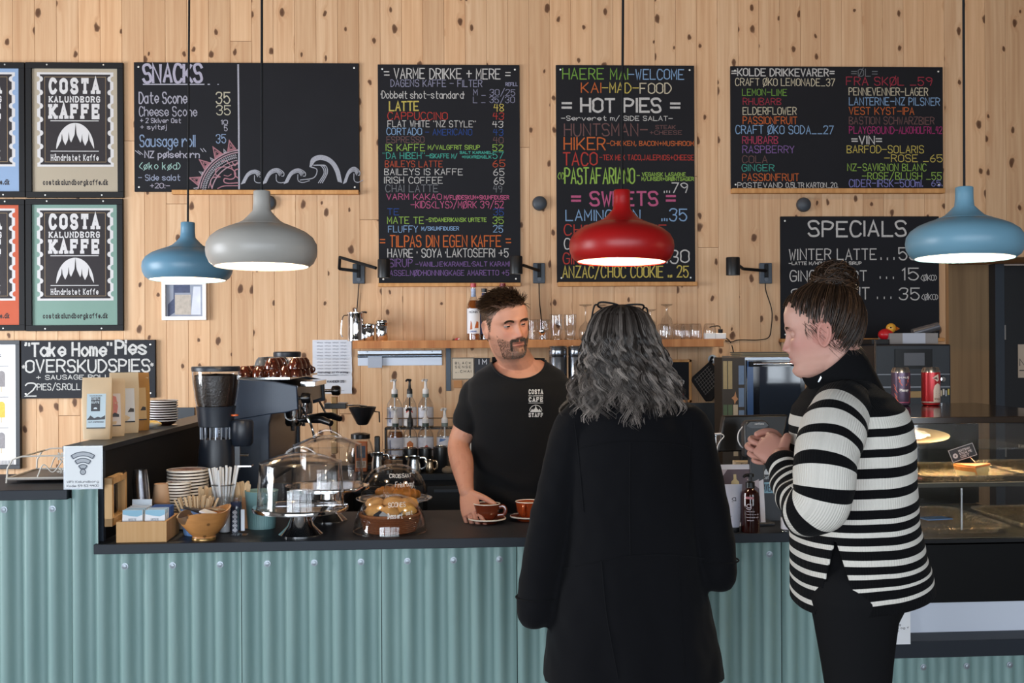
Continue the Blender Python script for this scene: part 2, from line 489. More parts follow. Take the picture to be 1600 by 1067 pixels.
n_ = MB().box(((a.x + b.x) / 2, WY + .604, (a.z + b.z) / 2), (b.x - a.x, .002, a.z - b.z)).build('door_notice', P('c9b8a6', .8))
tag(n_, 'beige paper notice fixed to the black door', 'notice')
_l = MB(); fr_ = lambda u, v: V((u, WY + .6025, v))
letter(_l, 'NZ', a.x + .01, a.x + .08, b.z + .075, b.z + .115, fr_)
ribbon(_l, [(a.x + .01, b.z + .045), (a.x + .1, b.z + .045)], .006, fr_)
_l.build('lettering', P('4a4440', .8), n_, flat=True)
m = MB().box((XR - .6, WY + .7, RZ / 2), (1.2, .05, RZ)); struct('wall_recess_side', m, P('2a2a2c', .7))
for k, x in enumerate((-2.6, -.9, .9, 2.6)):  # unseen spotlights, added only to warm the upper pine wall
 r = thing('added_spotlight', 'black spotlight added out of view to warm the pine wall above the boards', 'spotlight', (x, 3.6, ZC), 0, 'added ceiling spotlights')
 MB().lathe([(.05, -.02), (.05, 0), (.002, 0)], 20).build('base', BLACK, r); MB().tube([(0, 0, -.02), (0, .02, -.09)], .008, 8).build('stem', BLACK, r)
 q = V((0, 1, -.55)).normalized().to_track_quat('-Z', 'Y'); m3 = q.to_matrix()
 MB().lathe([(.03, .07), (.045, .06), (.045, -.06), (.04, -.06), (.04, .0), (.002, .002)], 20, (0, .02, -.12), m3).build('lamp_shade', BLACK, r)
 l = bpy.data.lights.new('added_warm_spot', 'SPOT'); l.energy = 36; l.color = (1, .62, .32); l.spot_size = 2.0; l.spot_blend = .9; l.shadow_soft_size = .05
 lo = bpy.data.objects.new('added_warm_spot', l); C.objects.link(lo); lo.parent = r; lo.location = V((0, .02, -.12)) + m3 @ V((0, 0, -.05)); lo.rotation_euler = q.to_euler()
# ---------------------------------------------------------------- boards on the wall
WF = WY - .001     # front of the planks (their faces stand up to 1 mm proud of this plane)
BOARDM = P('1a1b20', .65, spec=.17, var=.18, vs=5, name='blackboard')
def wall_rect(l, t, r, b, Y):
 m_ = (t + b) / 2; h_ = (l + r) / 2
 return PY(l, m_, Y).x, PY(r, m_, Y).x, PY(h_, b, Y).z, PY(h_, t, Y).z
def chalkboard(label, rect, ledge, lines, org, thick=.014, screws=True, extra=None, mat=None):
 Yf = WF - thick
 x0, x1, z0, z1 = wall_rect(*rect, Yf)
 root = thing('chalkboard', label, 'chalkboard', ((x0 + x1) / 2, WF, (z0 + z1) / 2))
 ox, oy, oz = root.location
 m = MB().box((0, -thick / 2, 0), (x1 - x0, thick, z1 - z0)); m.build('panel', mat or BOARDM, root, bev=.0015)
 if ledge:
  a0, a1, b0, b1 = wall_rect(*ledge, WF - .03)
  MB().box(((a0 + a1) / 2 - ox, -.021, (b0 + b1) / 2 - oz), (a1 - a0, .042, b1 - b0)).build('chalk_ledge', PINE2, root, bev=.002)
 if screws:
  me = None
  for sx in (-1, 1):
   for sz in (-1, 1):
    if me is None:
     o = MB().lathe([(.0055, 0), (.005, .002), (.002, .003)], 10, rot=Matrix.Rotation(PI / 2, 3, 'X')).build('screw', P('d8d8d4', .35, .6), root); me = o
    else: o = me.copy(); C.objects.link(o)
    o.location = (sx * ((x1 - x0) / 2 - .025), -thick, sz * ((z1 - z0) / 2 - .025))
 X, Yo, s = org
 fr = lambda u, v: V((u - ox, -thick - .0006, v - oz))
 cv = lambda px, py: PY(X + px / s, Yo + py / s, Yf)
 for ln in lines:
  txt, a, b, top, base, col = ln[:6]
  k = ln[6] if len(ln) > 6 else .108
  if a < -500: continue
  mb = MB()
  mx, mz = (a + b) / 2, (top + base) / 2
  zt, zb = cv(mx, top).z, cv(mx, base).z
  letter(mb, txt, cv(a, mz).x, cv(b, mz).x, zb, zt, fr, th=max(.0036, (zt - zb) * k), jit=.025)
  mb.build('chalk_lettering', chalkmat(col), root, flat=True)
 if extra: extra(root, cv, fr)
 return root
WH, CRM, GRY, YEL, RED, ORA, PNK, CRI, BRN = 'd6d4d2', 'dcd2b8', '7d7f84', 'd3c064', 'c0453c', 'd4703c', 'c8648c', 'a83c4c', '7a5a58'
GRN, TEA, LBL, BLU, PUR, LIL, MAG, LGR = '7fae4e', '4fae9e', '8fb2da', '35549a', '8a6aa6', '9a9ab4', 'b03a78', '9cc25a'
def snack_art(root, cv, fr):
 def draw(name, col, lines):
  mb = MB()
  for pts, th in lines:
   q = [cv(a, b) for a, b in pts]
   ribbon(mb, [(p.x, p.z) for p in q], th, fr)
  mb.build('chalk_drawing', chalkmat(col), root, flat=True)
 W_ = [([(95, 207), (475, 207)], .006), ([(688, 85), (692, 470), (694, 860)], .009), ([(500, 207), (510, 207)], .006), ([(560, 207), (566, 207)], .004)]
 for a in (-1, 1): W_.append(([(55 + a * 8, 622), (85 + a * 8, 645)], .004)); W_.append(([(462 + a * 9, 608), (478 + a * 9, 628)], .004))
 draw('rule', 'b8b8c4', W_)
 cx, cz = 720, 900
 def arc(r, a0, a1, n=22): return [(cx + r * math.cos(a0 + (a1 - a0) * k / n), cz - r * math.sin(a0 + (a1 - a0) * k / n)) for k in range(n + 1)]
 L = []
 a_end = 3.02
 for r, th in ((285, .008), (270, .006), (222, .004), (200, .006)): L.append((arc(r, 1.69 if r > 230 else 1.74, math.asin(min(1, 45 / r)) * -1 + PI), th))
 draw('sun', 'b89aa4', L)
 L = []
 for k in range(26):
  a = 1.75 + (2.98 - 1.75) * k / 25
  for r in (237, 252): L.append(([(cx + r * math.cos(a), cz - r * math.sin(a)), (cx + (r + 7) * math.cos(a + .02), cz - (r + 7) * math.sin(a + .02))], .006))
 draw('beads', 'a8a4ac', L)
 L = []
 for a, b in ((1.82, 60), (2.13, 62), (2.46, 58), (2.83, 62)):
  for r0, r1, w_ in ((292, 292 + b, .085), (298, 292 + b * .55, .045)):
   t0, t1 = (cx + r0 * math.cos(a - w_), cz - r0 * math.sin(a - w_)), (cx + r0 * math.cos(a + w_), cz - r0 * math.sin(a + w_))
   ap = (cx + r1 * math.cos(a), cz - r1 * math.sin(a)); L.append(([t0, ap, t1, t0], .0075 if w_ > .05 else .004))
 draw('rays', 'b07c84', L)
 L = []
 for a in (1.97, 2.29, 2.65, 3.0):
  r0 = 292; t0, t1 = (cx + r0 * math.cos(a - .025), cz - r0 * math.sin(a - .025)), (cx + r0 * math.cos(a + .025), cz - r0 * math.sin(a + .025))
  L.append(([t0, (cx + 312 * math.cos(a), cz - 312 * math.sin(a)), t1, t0], .004))
 draw('small_rays', 'b0acb4', L)
 L = []
 for pts, th in (([(650, 735), (600, 722), (555, 735), (548, 770), (575, 785), (530, 790), (515, 820), (525, 858)], .006),
     ([(650, 735), (672, 760), (665, 790), (640, 800), (605, 795), (600, 815), (625, 825), (690, 822)], .006),
     ([(690, 735), (668, 745), (668, 775), (688, 792)], .006), ([(585, 690), (615, 685), (650, 728)], .005), ([(650, 690), (668, 715), (684, 692)], .005),
     ([(600, 775), (625, 780), (645, 768)], .004), ([(560, 858), (600, 842), (690, 840)], .005)):
  c_ = catmull([(a, b, 0) for a, b in pts], 5)
  L.append(([(p.x, p.y) for p in c_], th))
 draw('face', 'b8828c', L)
 L = []
 def wave(x, y, w_, h_):
  for k in range(5):
   q = k / 5
   pts = [(x - w_ * .5 + q * w_ * .22, y + h_ * (.5 - q * .1)), (x - w_ * .2 + q * w_ * .1, y - h_ * (.25 - q * .22)), (x + w_ * .18, y - h_ * (.48 - q * .3)), (x + w_ * (.5 - q * .22), y - h_ * (.25 - q * .3))]
   if k == 0: pts += [(x + w_ * .52, y - h_ * .02), (x + w_ * .42, y + h_ * .0)]
   c_ = catmull([(a, b, 0) for a, b in pts], 6); L.append(([(p.x, p.y) for p in c_], 0.0042 if k < 3 else .0034))
  c_ = catmull([(x + w_ * .16, y - h_ * .1, 0), (x + w_ * .18, y + h_ * .3, 0), (x + w_ * .4, y + h_ * .42, 0), (x + w_ * .72, y + h_ * .3, 0)], 6)
  L.append(([(p.x, p.y) for p in c_], .004))
 wave(770, 785, 125, 90); wave(905, 780, 130, 100); wave(1040, 780, 130, 95); wave(1395, 775, 100, 105)
 for k in range(7):
  q = k / 7
  pts = [(1135 + q * 14, 722 - q * 6), (1150 + q * 25, 670 + q * 18), (1205 + q * 10, 650 + q * 32), (1270 - q * 8, 675 + q * 30), (1315 - q * 25, 735 + q * 15), (1335 - q * 26, 820 - q * 8)]
  c_ = catmull([(a, b, 0) for a, b in pts], 7); L.append(([(p.x, p.y) for p in c_], .0042))
 for k in range(3):
  c_ = catmull([(1160 + k * 10, 712, 0), (1205 + k * 14, 715, 0), (1225 + k * 10, 760, 0), (1190 + k * 12, 822, 0)], 7); L.append(([(p.x, p.y) for p in c_], .005))
 c_ = catmull([(1140, 722, 0), (1180, 740, 0), (1160, 790, 0), (1075, 805, 0)], 7); L.append(([(p.x, p.y) for p in c_], .005))
 draw('waves', 'b4b6c0', L)
SN = 'b4b2c0'
chalkboard('wide chalkboard of snacks with a sun face and curling waves drawn in chalk', (209.5, 98, 561, 299.5), (269, 297, 560.5, 303.5), [
 ('SNACKS', 95, 460, 85, 192, 'bdb9cc', .155), ('Date Scone', 70, 368, 258, 325, SN), ('35', 552, 635, 258, 325, 'c8c2ac'), ('Cheese Scone', 70, 430, 348, 405, SN, .1),
 ('35', 553, 640, 340, 395, 'c8c2ac'), ('+ 2 Skiver Ost', 78, 330, 420, 447, SN), ('10', 583, 622, 430, 457, SN), ('+ sylt\u00f8j', 78, 240, 460, 487, SN), ('5', 602, 620, 465, 497, SN),
 ('Sausage roll', 75, 420, 525, 595, '8fa4c4', .1), ('35', 552, 610, 520, 572, '8fa4c4'), ('NZ p\u00f8lsehorn', 105, 445, 625, 665, SN, .16), ('(\u00f8ko k\u00f8d)', 72, 325, 695, 737, 'a8ccc4'),
 ('- Side salat', 65, 325, 772, 807, 'a8b0c8'), ('+20:-', 140, 260, 825, 855, 'b8b0c0')], (200, 80, 3.9975), extra=snack_art)
b1, b2 = (570, 90, 5.926), None
HOT = [('= VARME DRIKKE + MERE =', 180, 1345, 103, 195, WH), ('DAGENS KAFFE - FILTER', 240, 1085, 207, 268, LIL), ('REFILL', 1305, 1415, 232, 262, LIL), ('\u00b7Dobbelt shot-standard\u00b7', 150, 920, 312, 378, WH, .1),
 ('M _ 30/25', 1005, 1390, 295, 350, LIL), ('L _ 35/30', 1005, 1385, 363, 418, LIL), ('LATTE', 228, 497, 408, 490, YEL, .15), ('48', 1195, 1285, 432, 497, YEL), ('CAPPUCCINO', 215, 765, 507, 573, RED), ('43', 1187, 1287, 512, 572, RED),
 ('FLAT WHITE "NZ STYLE"', 213, 1025, 586, 642, WH), ('43', 1183, 1280, 590, 645, WH), ('CORTADO', 203, 525, 653, 715, LBL), ('- AMERICANO', 560, 990, 662, 717, BLU), ('43', 1190, 1280, 665, 720, BLU),
 ('ESPRESSO', 203, 550, 732, 788, BRN), ('40', 1190, 1280, 737, 793, BRN), ('IS KAFFE', 197, 555, 802, 862, LGR), ('M/VALGFRIT SIRUP', 587, 1065, 812, 850, LGR), ('52', 1185, 1280, 807, 862, LGR),
 ('"DA HIBEH"-', 170, 600, 880, 936, TEA), ('ISKAFFE M/', 605, 855, 892, 930, TEA), ('SALT KARAMEL', 880, 1180, 868, 890, TEA), ('+HAVREM\u00c6LK', 900, 1170, 907, 932, TEA), ('57', 1187, 1282, 873, 933, TEA),
 ('BAILEYS LATTE', 190, 718, 957, 1012, 'c4583c'), ('65', 1185, 1297, 950, 1010, 'c4583c'), ('BAILEYS IS KAFFE', 182, 905, 1030, 1085, WH), ('65', 1193, 1290, 1030, 1088, WH)]
o5 = 180 * 5.926
HOT += [(t, a, b, c + o5, d + o5, *r) for t, a, b, c, d, *r in [('IRISH COFFEE', 182, 720, 40, 97, WH), ('65', 1197, 1288, 44, 105, WH), ('CHAI LATTE', 195, 678, 113, 177, GRY), ('49', 1192, 1270, 120, 180, GRY),
 ('VARM KAKAO', 203, 710, 195, 247, PNK), ('M/FL\u00d8DESKUM+SKUMFIDUSER', 735, 1335, 210, 245, PNK), ('-KIDS(LYS)/M\u00d8RK 39/52', 425, 1285, 264, 325, PNK), ('TE', 210, 315, 332, 390, BLU), ('35', 1192, 1287, 334, 393, BLU),
 ('MATE TE', 210, 545, 410, 470, LGR), ('-SYDAMERIKANSK URTETE', 565, 1125, 417, 452, LGR), ('35', 1185, 1283, 410, 470, LGR), ('FLUFFY', 217, 490, 492, 550, LBL), ('M/SKUMFIDUSER', 527, 870, 499, 532, LBL), ('25', 1192, 1278, 490, 550, LBL),
 ('= TILPAS DIN EGEN KAFFE =', 145, 1350, 582, 682, ORA), ('HAVRE \u00b7 SOYA \u00b7LAKTOSEFRI +5', 213, 1327, 705, 780, WH), ('SIRUP', 225, 440, 799, 868, PUR, .1), ('-VANILJE\u00b7KARAMEL\u00b7SALT KARAMEL', 470, 1400, 824, 865, PUR),
 ('HASSELN\u00d8D\u00b7HONNINGKAGE AMARETTO +5', 195, 1335, 903, 950, PUR)]]
chalkboard('tall chalkboard listing hot coffee drinks and prices in coloured chalk', (591, 101, 812.5, 443), (591, 442, 813.5, 447.5), HOT, b1)
FOOD = [('HAERE MAI', 175, 775, 103, 200, GRN), ('-WELCOME', 785, 1295, 110, 200, LBL), ('KAI', 345, 525, 234, 322, ORA), ('-MAD-', 540, 872, 236, 325, YEL), ('FOOD', 890, 1175, 238, 330, CRM),
 ('= HOT PIES =', 170, 1255, 382, 503, WH, .17), ('-Serveret m/ SIDE SALAT-', 160, 1190, 542, 582, WH), ('HUNTSMAN-', 190, 955, 614, 722, BRN, .1), ('STEAK', 1035, 1215, 627, 660, BRN), ('+CHEESE', 980, 1275, 677, 712, BRN),
 ('HIKER', 185, 565, 742, 852, ORA), ('-CHICKEN, BACON+MUSHROOM', 580, 1385, 774, 815, ORA), ('TACO', 180, 490, 882, 995, RED), ('-TEX MEX TACO,JALEPNOS+CHEESE', 515, 1385, 902, 948, RED)]
FOOD += [(t, a, b, c + o5, d + o5, *r) for t, a, b, c, d, *r in [('(V)', 130, 185, -2, 58, LGR), ('PASTAFARIANO', 195, 835, -42, 97, LGR, .1), ('-', 860, 885, -10, 60, LGR), ('VEGANSK LASAGNE', 910, 1310, -2, 30, LGR), ('M/LINSER+GR\u00d8NTSAGER', 905, 1385, 40, 72, LGR),
 ('...79', 1115, 1325, 93, 182, WH), ('= SWEETS =', 260, 1215, 178, 298, PNK, .17), ('LAMINGTON', 205, 890, 347, 442, LBL), ('...35', 1090, 1320, 337, 443, LBL), ('CHOC BROWNIE', 190, 1130, 482, 575, RED),
 ('CAKE', 190, 470, 612, 705, WH), ('GINGER', 180, 560, 747, 842, RED), ('...30', 1085, 1340, 718, 832, WH), ('ANZAC/CHOC COOKIE ... 25', 175, 1335, 864, 967, YEL)]]
chalkboard('tall chalkboard listing hot pies and sweets behind the red pendant', (869.5, 102, 1085.5, 441), (872, 440.5, 1089, 447), FOOD, (850, 90, 5.926))
COLD = [('=KOLDE DRIKKEVARER=', 60, 770, 78, 127, WH, .16), ('CRAFT \u00d8KO LEMONADE_37', 85, 775, 146, 195, CRM), ('LEMON-LIME', 133, 440, 219, 263, GRN), ('RHUBARB', 137, 400, 282, 327, CRI), ('ELDERFLOWER', 137, 507, 346, 395, CRM), ('PASSIONFRUIT', 137, 512, 411, 460, ORA),
 ('CRAFT \u00d8KO SODA__27', 87, 765, 473, 528, LBL), ('RHUBARB', 135, 378, 547, 597, 'b84866'), ('RASPBERRY', 135, 493, 613, 662, PUR), ('COLA', 133, 305, 682, 730, BRN), ('GINGER', 130, 352, 743, 787, TEA), ('PASSIONFRUIT', 133, 525, 807, 855, ORA),
 ('POSTEVAND', 100, 410, 869, 903, WH), ('0,5LTR KARTON_20.', 435, 795, 869, 903, WH), ('=\u00d8L=', 890, 1070, 80, 130, GRY), ('FRA SK\u00d8L _59', 855, 1447, 137, 192, CRI), ('PENNEVENNER-LAGER', 872, 1420, 211, 262, CRM), ('LANTERNE-NZ PILSNER', 875, 1502, 279, 330, LBL),
 ('VEST KYST-IPA', 875, 1325, 346, 395, ORA), ('BASTION SCHWARZBIER', 875, 1465, 413, 462, BRN), ('PLAYGROUND', 875, 1185, 479, 527, MAG), ('-ALKOHOLFRI_42', 1195, 1518, 480, 527, MAG, .1), ('=VIN=', 893, 1100, 546, 600, WH, .16), ('BARFOD-SOLARIS', 860, 1390, 612, 662, YEL), ('-ROSE _65', 1120, 1520, 674, 722, YEL),
 ('NZ-SAVIGNON BLANC', 863, 1410, 738, 785, LGR), ('-ROSE/BLUSH _55', 965, 1515, 798, 845, LGR), ('CIDER-IRSK-500ml.', 875, 1385, 848, 897, '8f8fd0'), ('65.', 1447, 1520, 851, 892, '8f8fd0')]
chalkboard('wide chalkboard listing cold drinks, beer and wine in coloured chalk', (1142, 104, 1473.5, 295.5), (1143.5, 294.5, 1475.5, 302), COLD, (1130, 90, 4.444))
SPEC = [('SPECIALS', 255, 862, 65, 155, WH, .14), ('WINTER LATTE', 135, 675, 237, 302, WH), ('...', 705, 785, 235, 302, WH), ('55', 818, 930, 228, 300, WH), ('-LATTE M/HONNINGKAGE SIRUP', 130, 583, 316, 334, WH), ('GINGERSHOT', 137, 615, 372, 435, WH), ('...', 700, 782, 360, 420, WH), ('15', 840, 937, 357, 428, WH),
 ('(\u00d8KO)', 955, 1052, 398, 432, WH, .08), ('O', 148, 200, 485, 545, WH), ('NT', 530, 630, 476, 548, WH), ('...', 683, 768, 485, 545, WH), ('35', 820, 943, 482, 550, WH), ('(\u00d8KO)', 960, 1060, 518, 553, WH, .08)]
chalkboard('square chalkboard headed specials above the oven, white chalk only', (1220, 338, 1467.5, 529), (1220, 528.5, 1475, 534), SPEC, (1200, 330, 3.9975))
def pie_art(root, cv, fr):
 mb = MB()
 for x, y in ((185, 265), (1187, 248)):
  for k in range(3):
   a = k * PI / 3 + .3; q = [cv(x - 13 * math.cos(a), y - 13 * math.sin(a)), cv(x + 13 * math.cos(a), y + 13 * math.sin(a))]
   ribbon(mb, [(p.x, p.z) for p in q], .005, fr)
 mb.build('chalk_drawing', chalkmat(WH), root, flat=True)
chalkboard('grey chalkboard offering take home pies behind the coffee bags', (33, 531.5, 242.5, 622), None, [('"Take Home"', 205, 870, 80, 180, 'dededc', .17), ('Pies', 905, 1140, 62, 165, 'dededc', .17), ('OVERSKUDSPIES', 205, 1170, 212, 303, 'dededc', .15),
 ('+ SAUSAGE ROLLS', 285, 900, 330, 362, 'dededc', .18), ('2', 200, 282, 395, 492, 'dededc', .11), ('PIES/S.ROLL', 290, 625, 398, 445, 'dededc', .13)], (0, 520, 5.0), thick=.024, extra=pie_art, mat=P('2c2e33', .65, spec=.15, var=.15, vs=5))
def small_frame(root, cv, fr): pass
sg = chalkboard('small wood framed chalkboard with white and red writing beside the pot holder', (958, 566, 1077, 627), None, [('H us', 960 - 800, 295, 660, 713, WH, .15), ('K affe', 60, 390, 745, 803, WH, .15), ('R ia', 160, 385, 872, 913, 'c0443c', .15)], (1000, 460, 5.707), screws=False)
for ch in list(sg.children):
 if ch.name.startswith('panel'):
  w_, h_ = ch.dimensions.x, ch.dimensions.z
z0, z1 = PY(1020, 626, WF).z, PY(1020, 563, WF).z
x0, x1, za, zb = wall_rect(954, 562, 1080.5, 629, WF - .015)
m = MB(); ox, oz = sg.location.x, sg.location.z
t_ = .014
for c, d in ((((x0 + x1) / 2, zb - t_ / 2), (x1 - x0, t_)), (((x0 + x1) / 2, za + t_ / 2), (x1 - x0, t_)), ((x0 + t_ / 2, (za + zb) / 2), (t_, zb - za)), ((x1 - t_ / 2, (za + zb) / 2), (t_, zb - za))):
 m.box((c[0] - ox, -.011, c[1] - oz), (d[0], .022, d[1]))
m.build('frame', PINE2, sg, bev=.0015)
# ---------------------------------------------------------------- framed coffee posters
def poster(label, rect, bg_, clip=None):
 """black frame, coloured print with a stamp, lettering, hall of spires; glass in front"""
 Yf = WF - .02
 x0, x1, z0, z1 = wall_rect(*rect, Yf)
 cx, cz, W_, H_ = (x0 + x1) / 2, (z0 + z1) / 2, x1 - x0, z1 - z0
 root = thing('framed_poster', label, 'poster', (cx, WF, cz))
 m = MB(); e = .031
 for c, d in (((0, H_ / 2 - e / 2), (W_, e)), ((0, -H_ / 2 + e / 2), (W_, e)), ((-W_ / 2 + e / 2, 0), (e, H_ - 2 * e)), ((W_ / 2 - e / 2, 0), (e, H_ - 2 * e))):
  m.box((c[0], -.011, c[1]), (d[0], .022, d[1]))
 m.build('frame', BLACK, root, bev=.001)
 scr = None
 for sx in (-.29, .29):
  for sz in (-1, 1):
   if scr is None: scr = o = MB().lathe([(.005, 0), (.004, .002)], 8, rot=Matrix.Rotation(PI / 2, 3, 'X')).build('screw', P('d8d8d4', .35, .6), root)
   else: o = scr.copy(); C.objects.link(o)
   o.location = (sx * W_ + .006 * sz, -.022, sz * (H_ / 2 - .013))
 MB().box((0, -.005, 0), (W_ - 2 * e + .004, .006, H_ - 2 * e + .004)).build('print', P(bg_, .75, var=.05, vs=3), root)
 L = lambda y: (lambda u, v: V((u * W_, -y, v * H_)))     # u,v in fractions of the frame
 ink, pale = P('231d22', .7), P('d9d7d8', .7)
 m = MB(); f = L(.0085)
 su0, su1, sv0, sv1 = -.392, .397, -.375, .20 + .15
 su0, su1, sv0, sv1 = -.39, .395, -.27, .43
 out = []
 nt = 7
 hs = (sv1 - sv0) / nt
 def notches(u, sgn):
  pts = []
  for k in range(nt):
   zc = sv0 + hs * (k + .5)
   rr = .021
   for a in range(7):
    an = -PI / 2 + PI * a / 6
    pts.append((u - sgn * rr * 1.38 * math.cos(an), zc + rr * math.sin(an) * 1.0))
  return pts
 right = [(su1, sv0)] + notches(su1, 1) + [(su1, sv1)]
 left = [(su0, sv1)] + notches(su0, -1)[::-1] + [(su0, sv0)]
 m.poly([f(u, v) for u, v in right + left]); m.build('stamp_border', pale, root, flat=True)
 m = MB(); f = L(.0092)
 nx = .012
 right = [(su1 - .03, sv0 + .016)] + [(u - .034, v) for u, v in notches(su1, 1)] + [(su1 - .03, sv1 - .016)]
 left = [(su0 + .03, sv1 - .016)] + [(u + .034, v) for u, v in notches(su0, -1)[::-1]] + [(su0 + .03, sv0 + .016)]
 m.poly([f(u, v) for u, v in right + left]); m.build('stamp_ground', ink, root, flat=True)
 m = MB(); f = L(.0099); fw = lambda u, v: V((u, -.0099, v))
 gold = P('a98e66', .6)
 g = MB()
 gp = [(-.31, sv0 + .035), (.315, sv0 + .035), (.315, sv1 - .035), (-.31, sv1 - .035), (-.31, sv0 + .035)]
 ribbon(g, [(a * W_, b * H_) for a, b in gp], .0018, fw)
 g.build('stamp_line', gold, root, flat=True)
 for t, a, b, vb, vt, th in (('COSTA', -.268, .255, .272, .384, 2.0), ('KALUNDBORG', -.268, .258, .207, .252, 1.5), ('KAFFE', -.268, .255, .087, .193, 2.0)):
  letter(m, t, a * W_, b * W_, vb * H_, vt * H_, fw, slab=th)
 letter(m, 'H\u00e5ndristet Kaffe', -.25 * W_, .24 * W_, -.226 * H_, -.180 * H_, fw, slab=1.25)
 for z in (.07, -.155): ribbon(m, [(-.25 * W_, z * H_), (.24 * W_, z * H_)], .004, fw)
 pts = circle_pts(0, -.14, .195 * W_, 0, PI, 28, .195 * H_)
 m.poly([V((u, -.0099, -.14 * H_ + (v + .14) * 1.0)) for u, v in pts]); m.build('print_lettering', pale, root, flat=True)
 s = MB(); fs = lambda u, v: V((u * W_, -.0104, v * H_))
 sp = ((-.135, .125, .055), (-.065, .135, .055), (.005, .20, .08), (.07, .115, .05), (.14, .125, .055))
 def sil(u):
  h = -.138
  for xc, hh, hw in sp:
   t = max(0, 1 - abs(u - xc) / hw)
   h = max(h, -.138 + hh * (.62 * t ** 1.1 + .38 * max(0, 1 - abs(u - xc) / (hw * .12))))
  return h
 prof = [(-.198, -.145)] + [(-.198 + .396 * k / 90, sil(-.198 + .396 * k / 90)) for k in range(91)] + [(.198, -.145)]
 s.poly([fs(u, v) for u, v in prof]); s.build('spire_print', ink, root, flat=True)
 k = MB(); letter(k, 'costakalundborgkaffe.dk', -.335 * W_, .335 * W_, -.405 * H_, -.365 * H_, lambda u, v: V((u, -.0085, v)), slab=1.6)
 k.build('print_lettering', ink, root, flat=True)
 MB().box((0, -.0145, 0), (W_ - 2 * e, .002, H_ - 2 * e)).build('glazing', GLASS, root)
 return root
poster('framed beige coffee poster, upper of the two fully visible posters', (40, 97.5, 192.5, 308.5), 'b4a894')
poster('framed teal coffee poster below the beige one', (40, 310.5, 192, 517), '7f9f94')
poster('framed pale blue coffee poster cut off by the edge of the photo', (-115, 97, 38.5, 308), '8fa9cc')
poster('framed orange coffee poster cut off by the edge of the photo', (-115, 311, 38.5, 517), 'c85c3c')
x0, x1, z0, z1 = wall_rect(-110, 532, 32, 733, WF - .02)
root = thing('framed_poster', 'white ice lolly poster in a dark frame beside the take home board', 'poster', ((x0 + x1) / 2, WF, (z0 + z1) / 2))
W_, H_ = x1 - x0, z1 - z0; e = .022; m = MB()
for c, d in (((0, H_ / 2 - e / 2), (W_, e)), ((0, -H_ / 2 + e / 2), (W_, e)), ((-W_ / 2 + e / 2, 0), (e, H_ - 2 * e)), ((W_ / 2 - e / 2, 0), (e, H_ - 2 * e))): m.box((c[0], -.015, c[1]), (d[0], .03, d[1]))
m.build('frame', P('30343a', .5), root, bev=.001)
MB().box((0, -.008, 0), (W_ - 2 * e + .002, .006, H_ - 2 * e + .002)).build('print', PAPER, root)
for k, (py, col) in enumerate(((592, '8a8688'), (640, 'e0b84e'), (688, '8f8c90'))):
 c = PY(3.5, py, WF) - root.location; m = MB(); w2, h2 = .019, .042
 pts = [(c.x - w2, c.z - h2), (c.x + w2, c.z - h2), (c.x + w2, c.z + h2 * .6)] + circle_pts(c.x, c.z + h2 * .6, w2, 0, PI, 10)[1:-1] + [(c.x - w2, c.z + h2 * .6)]
 m.poly([V((u, -.0117, v)) for u, v in pts]); m.build('lolly_print', P(col, .7, var=.3, vs=120), root, flat=True)
 m = MB(); ribbon(m, [(c.x, c.z - h2), (c.x, c.z - h2 - .025)], .007, lambda u, v: V((u, -.0116, v))); m.build('stick_print', P('cdbfa8', .7), root, flat=True)
m = MB()
for k in range(12):
 p = PY(0 + k * 2.1 - 1, 725, WF) - root.location; ribbon(m, [(p.x, p.z - .022), (p.x, p.z + .02)], .0022, lambda u, v: V((u, -.0117, v)))
for k in range(3):
 p = PY(4, 572 + k * 48, WF) - root.location; ribbon(m, [(p.x - .03, p.z), (p.x + .035, p.z)], .003, lambda u, v: V((u, -.0117, v)))
p = PY(-6, 555, WF) - root.location; letter(m, 'is', p.x, p.x + .03, p.z - .01, p.z + .015, lambda u, v: V((u, -.0117, v)))
m.build('print_lettering', P('4a484c', .7), root, flat=True)
x0, x1, z0, z1 = wall_rect(253, 439, 322.5, 500, WF - .02)
root = thing('framed_photograph', 'small white framed photograph of a weathered door under the blue pendant', 'picture', ((x0 + x1) / 2, WF, (z0 + z1) / 2))
W_, H_ = x1 - x0, z1 - z0; e = .02; m = MB()
for c, d in (((0, H_ / 2 - e / 2), (W_, e)), ((0, -H_ / 2 + e / 2), (W_, e)), ((-W_ / 2 + e / 2, 0), (e, H_ - 2 * e)), ((W_ / 2 - e / 2, 0), (e, H_ - 2 * e))): m.box((c[0], -.014, c[1]), (d[0], .028, d[1]))
m.build('frame', WHITE, root, bev=.001)
MB().box((0, -.007, 0), (W_ - 2 * e + .002, .004, H_ - 2 * e + .002)).build('print', P('8f95a4', .7, var=.25, vs=20), root)
m = MB(); m.poly([V((a * W_, -.0096, b * H_)) for a, b in ((-.22, -.36), (.14, -.36), (.14, .15), (-.22, .15))]); m.build('door_print', P('b3a99e', .7, var=.3, vs=60), root, flat=True)
m = MB(); m.poly([V((a * W_, -.0096, b * H_)) for a, b in ((.14, -.36), (.36, -.36), (.36, .36), (.2, .36))]); m.build('wall_print', P('ccd0dc', .7, var=.2, vs=20), root, flat=True)
m = MB(); m.poly([V((a * W_, -.0094, b * H_)) for a, b in ((-.38, -.1), (-.25, .05), (-.25, .4), (.12, .4), (.12, .2), (-.22, .2), (-.22, -.3), (-.38, -.42))]); m.build('shade_print', P('454d68', .7, var=.4, vs=60), root, flat=True)
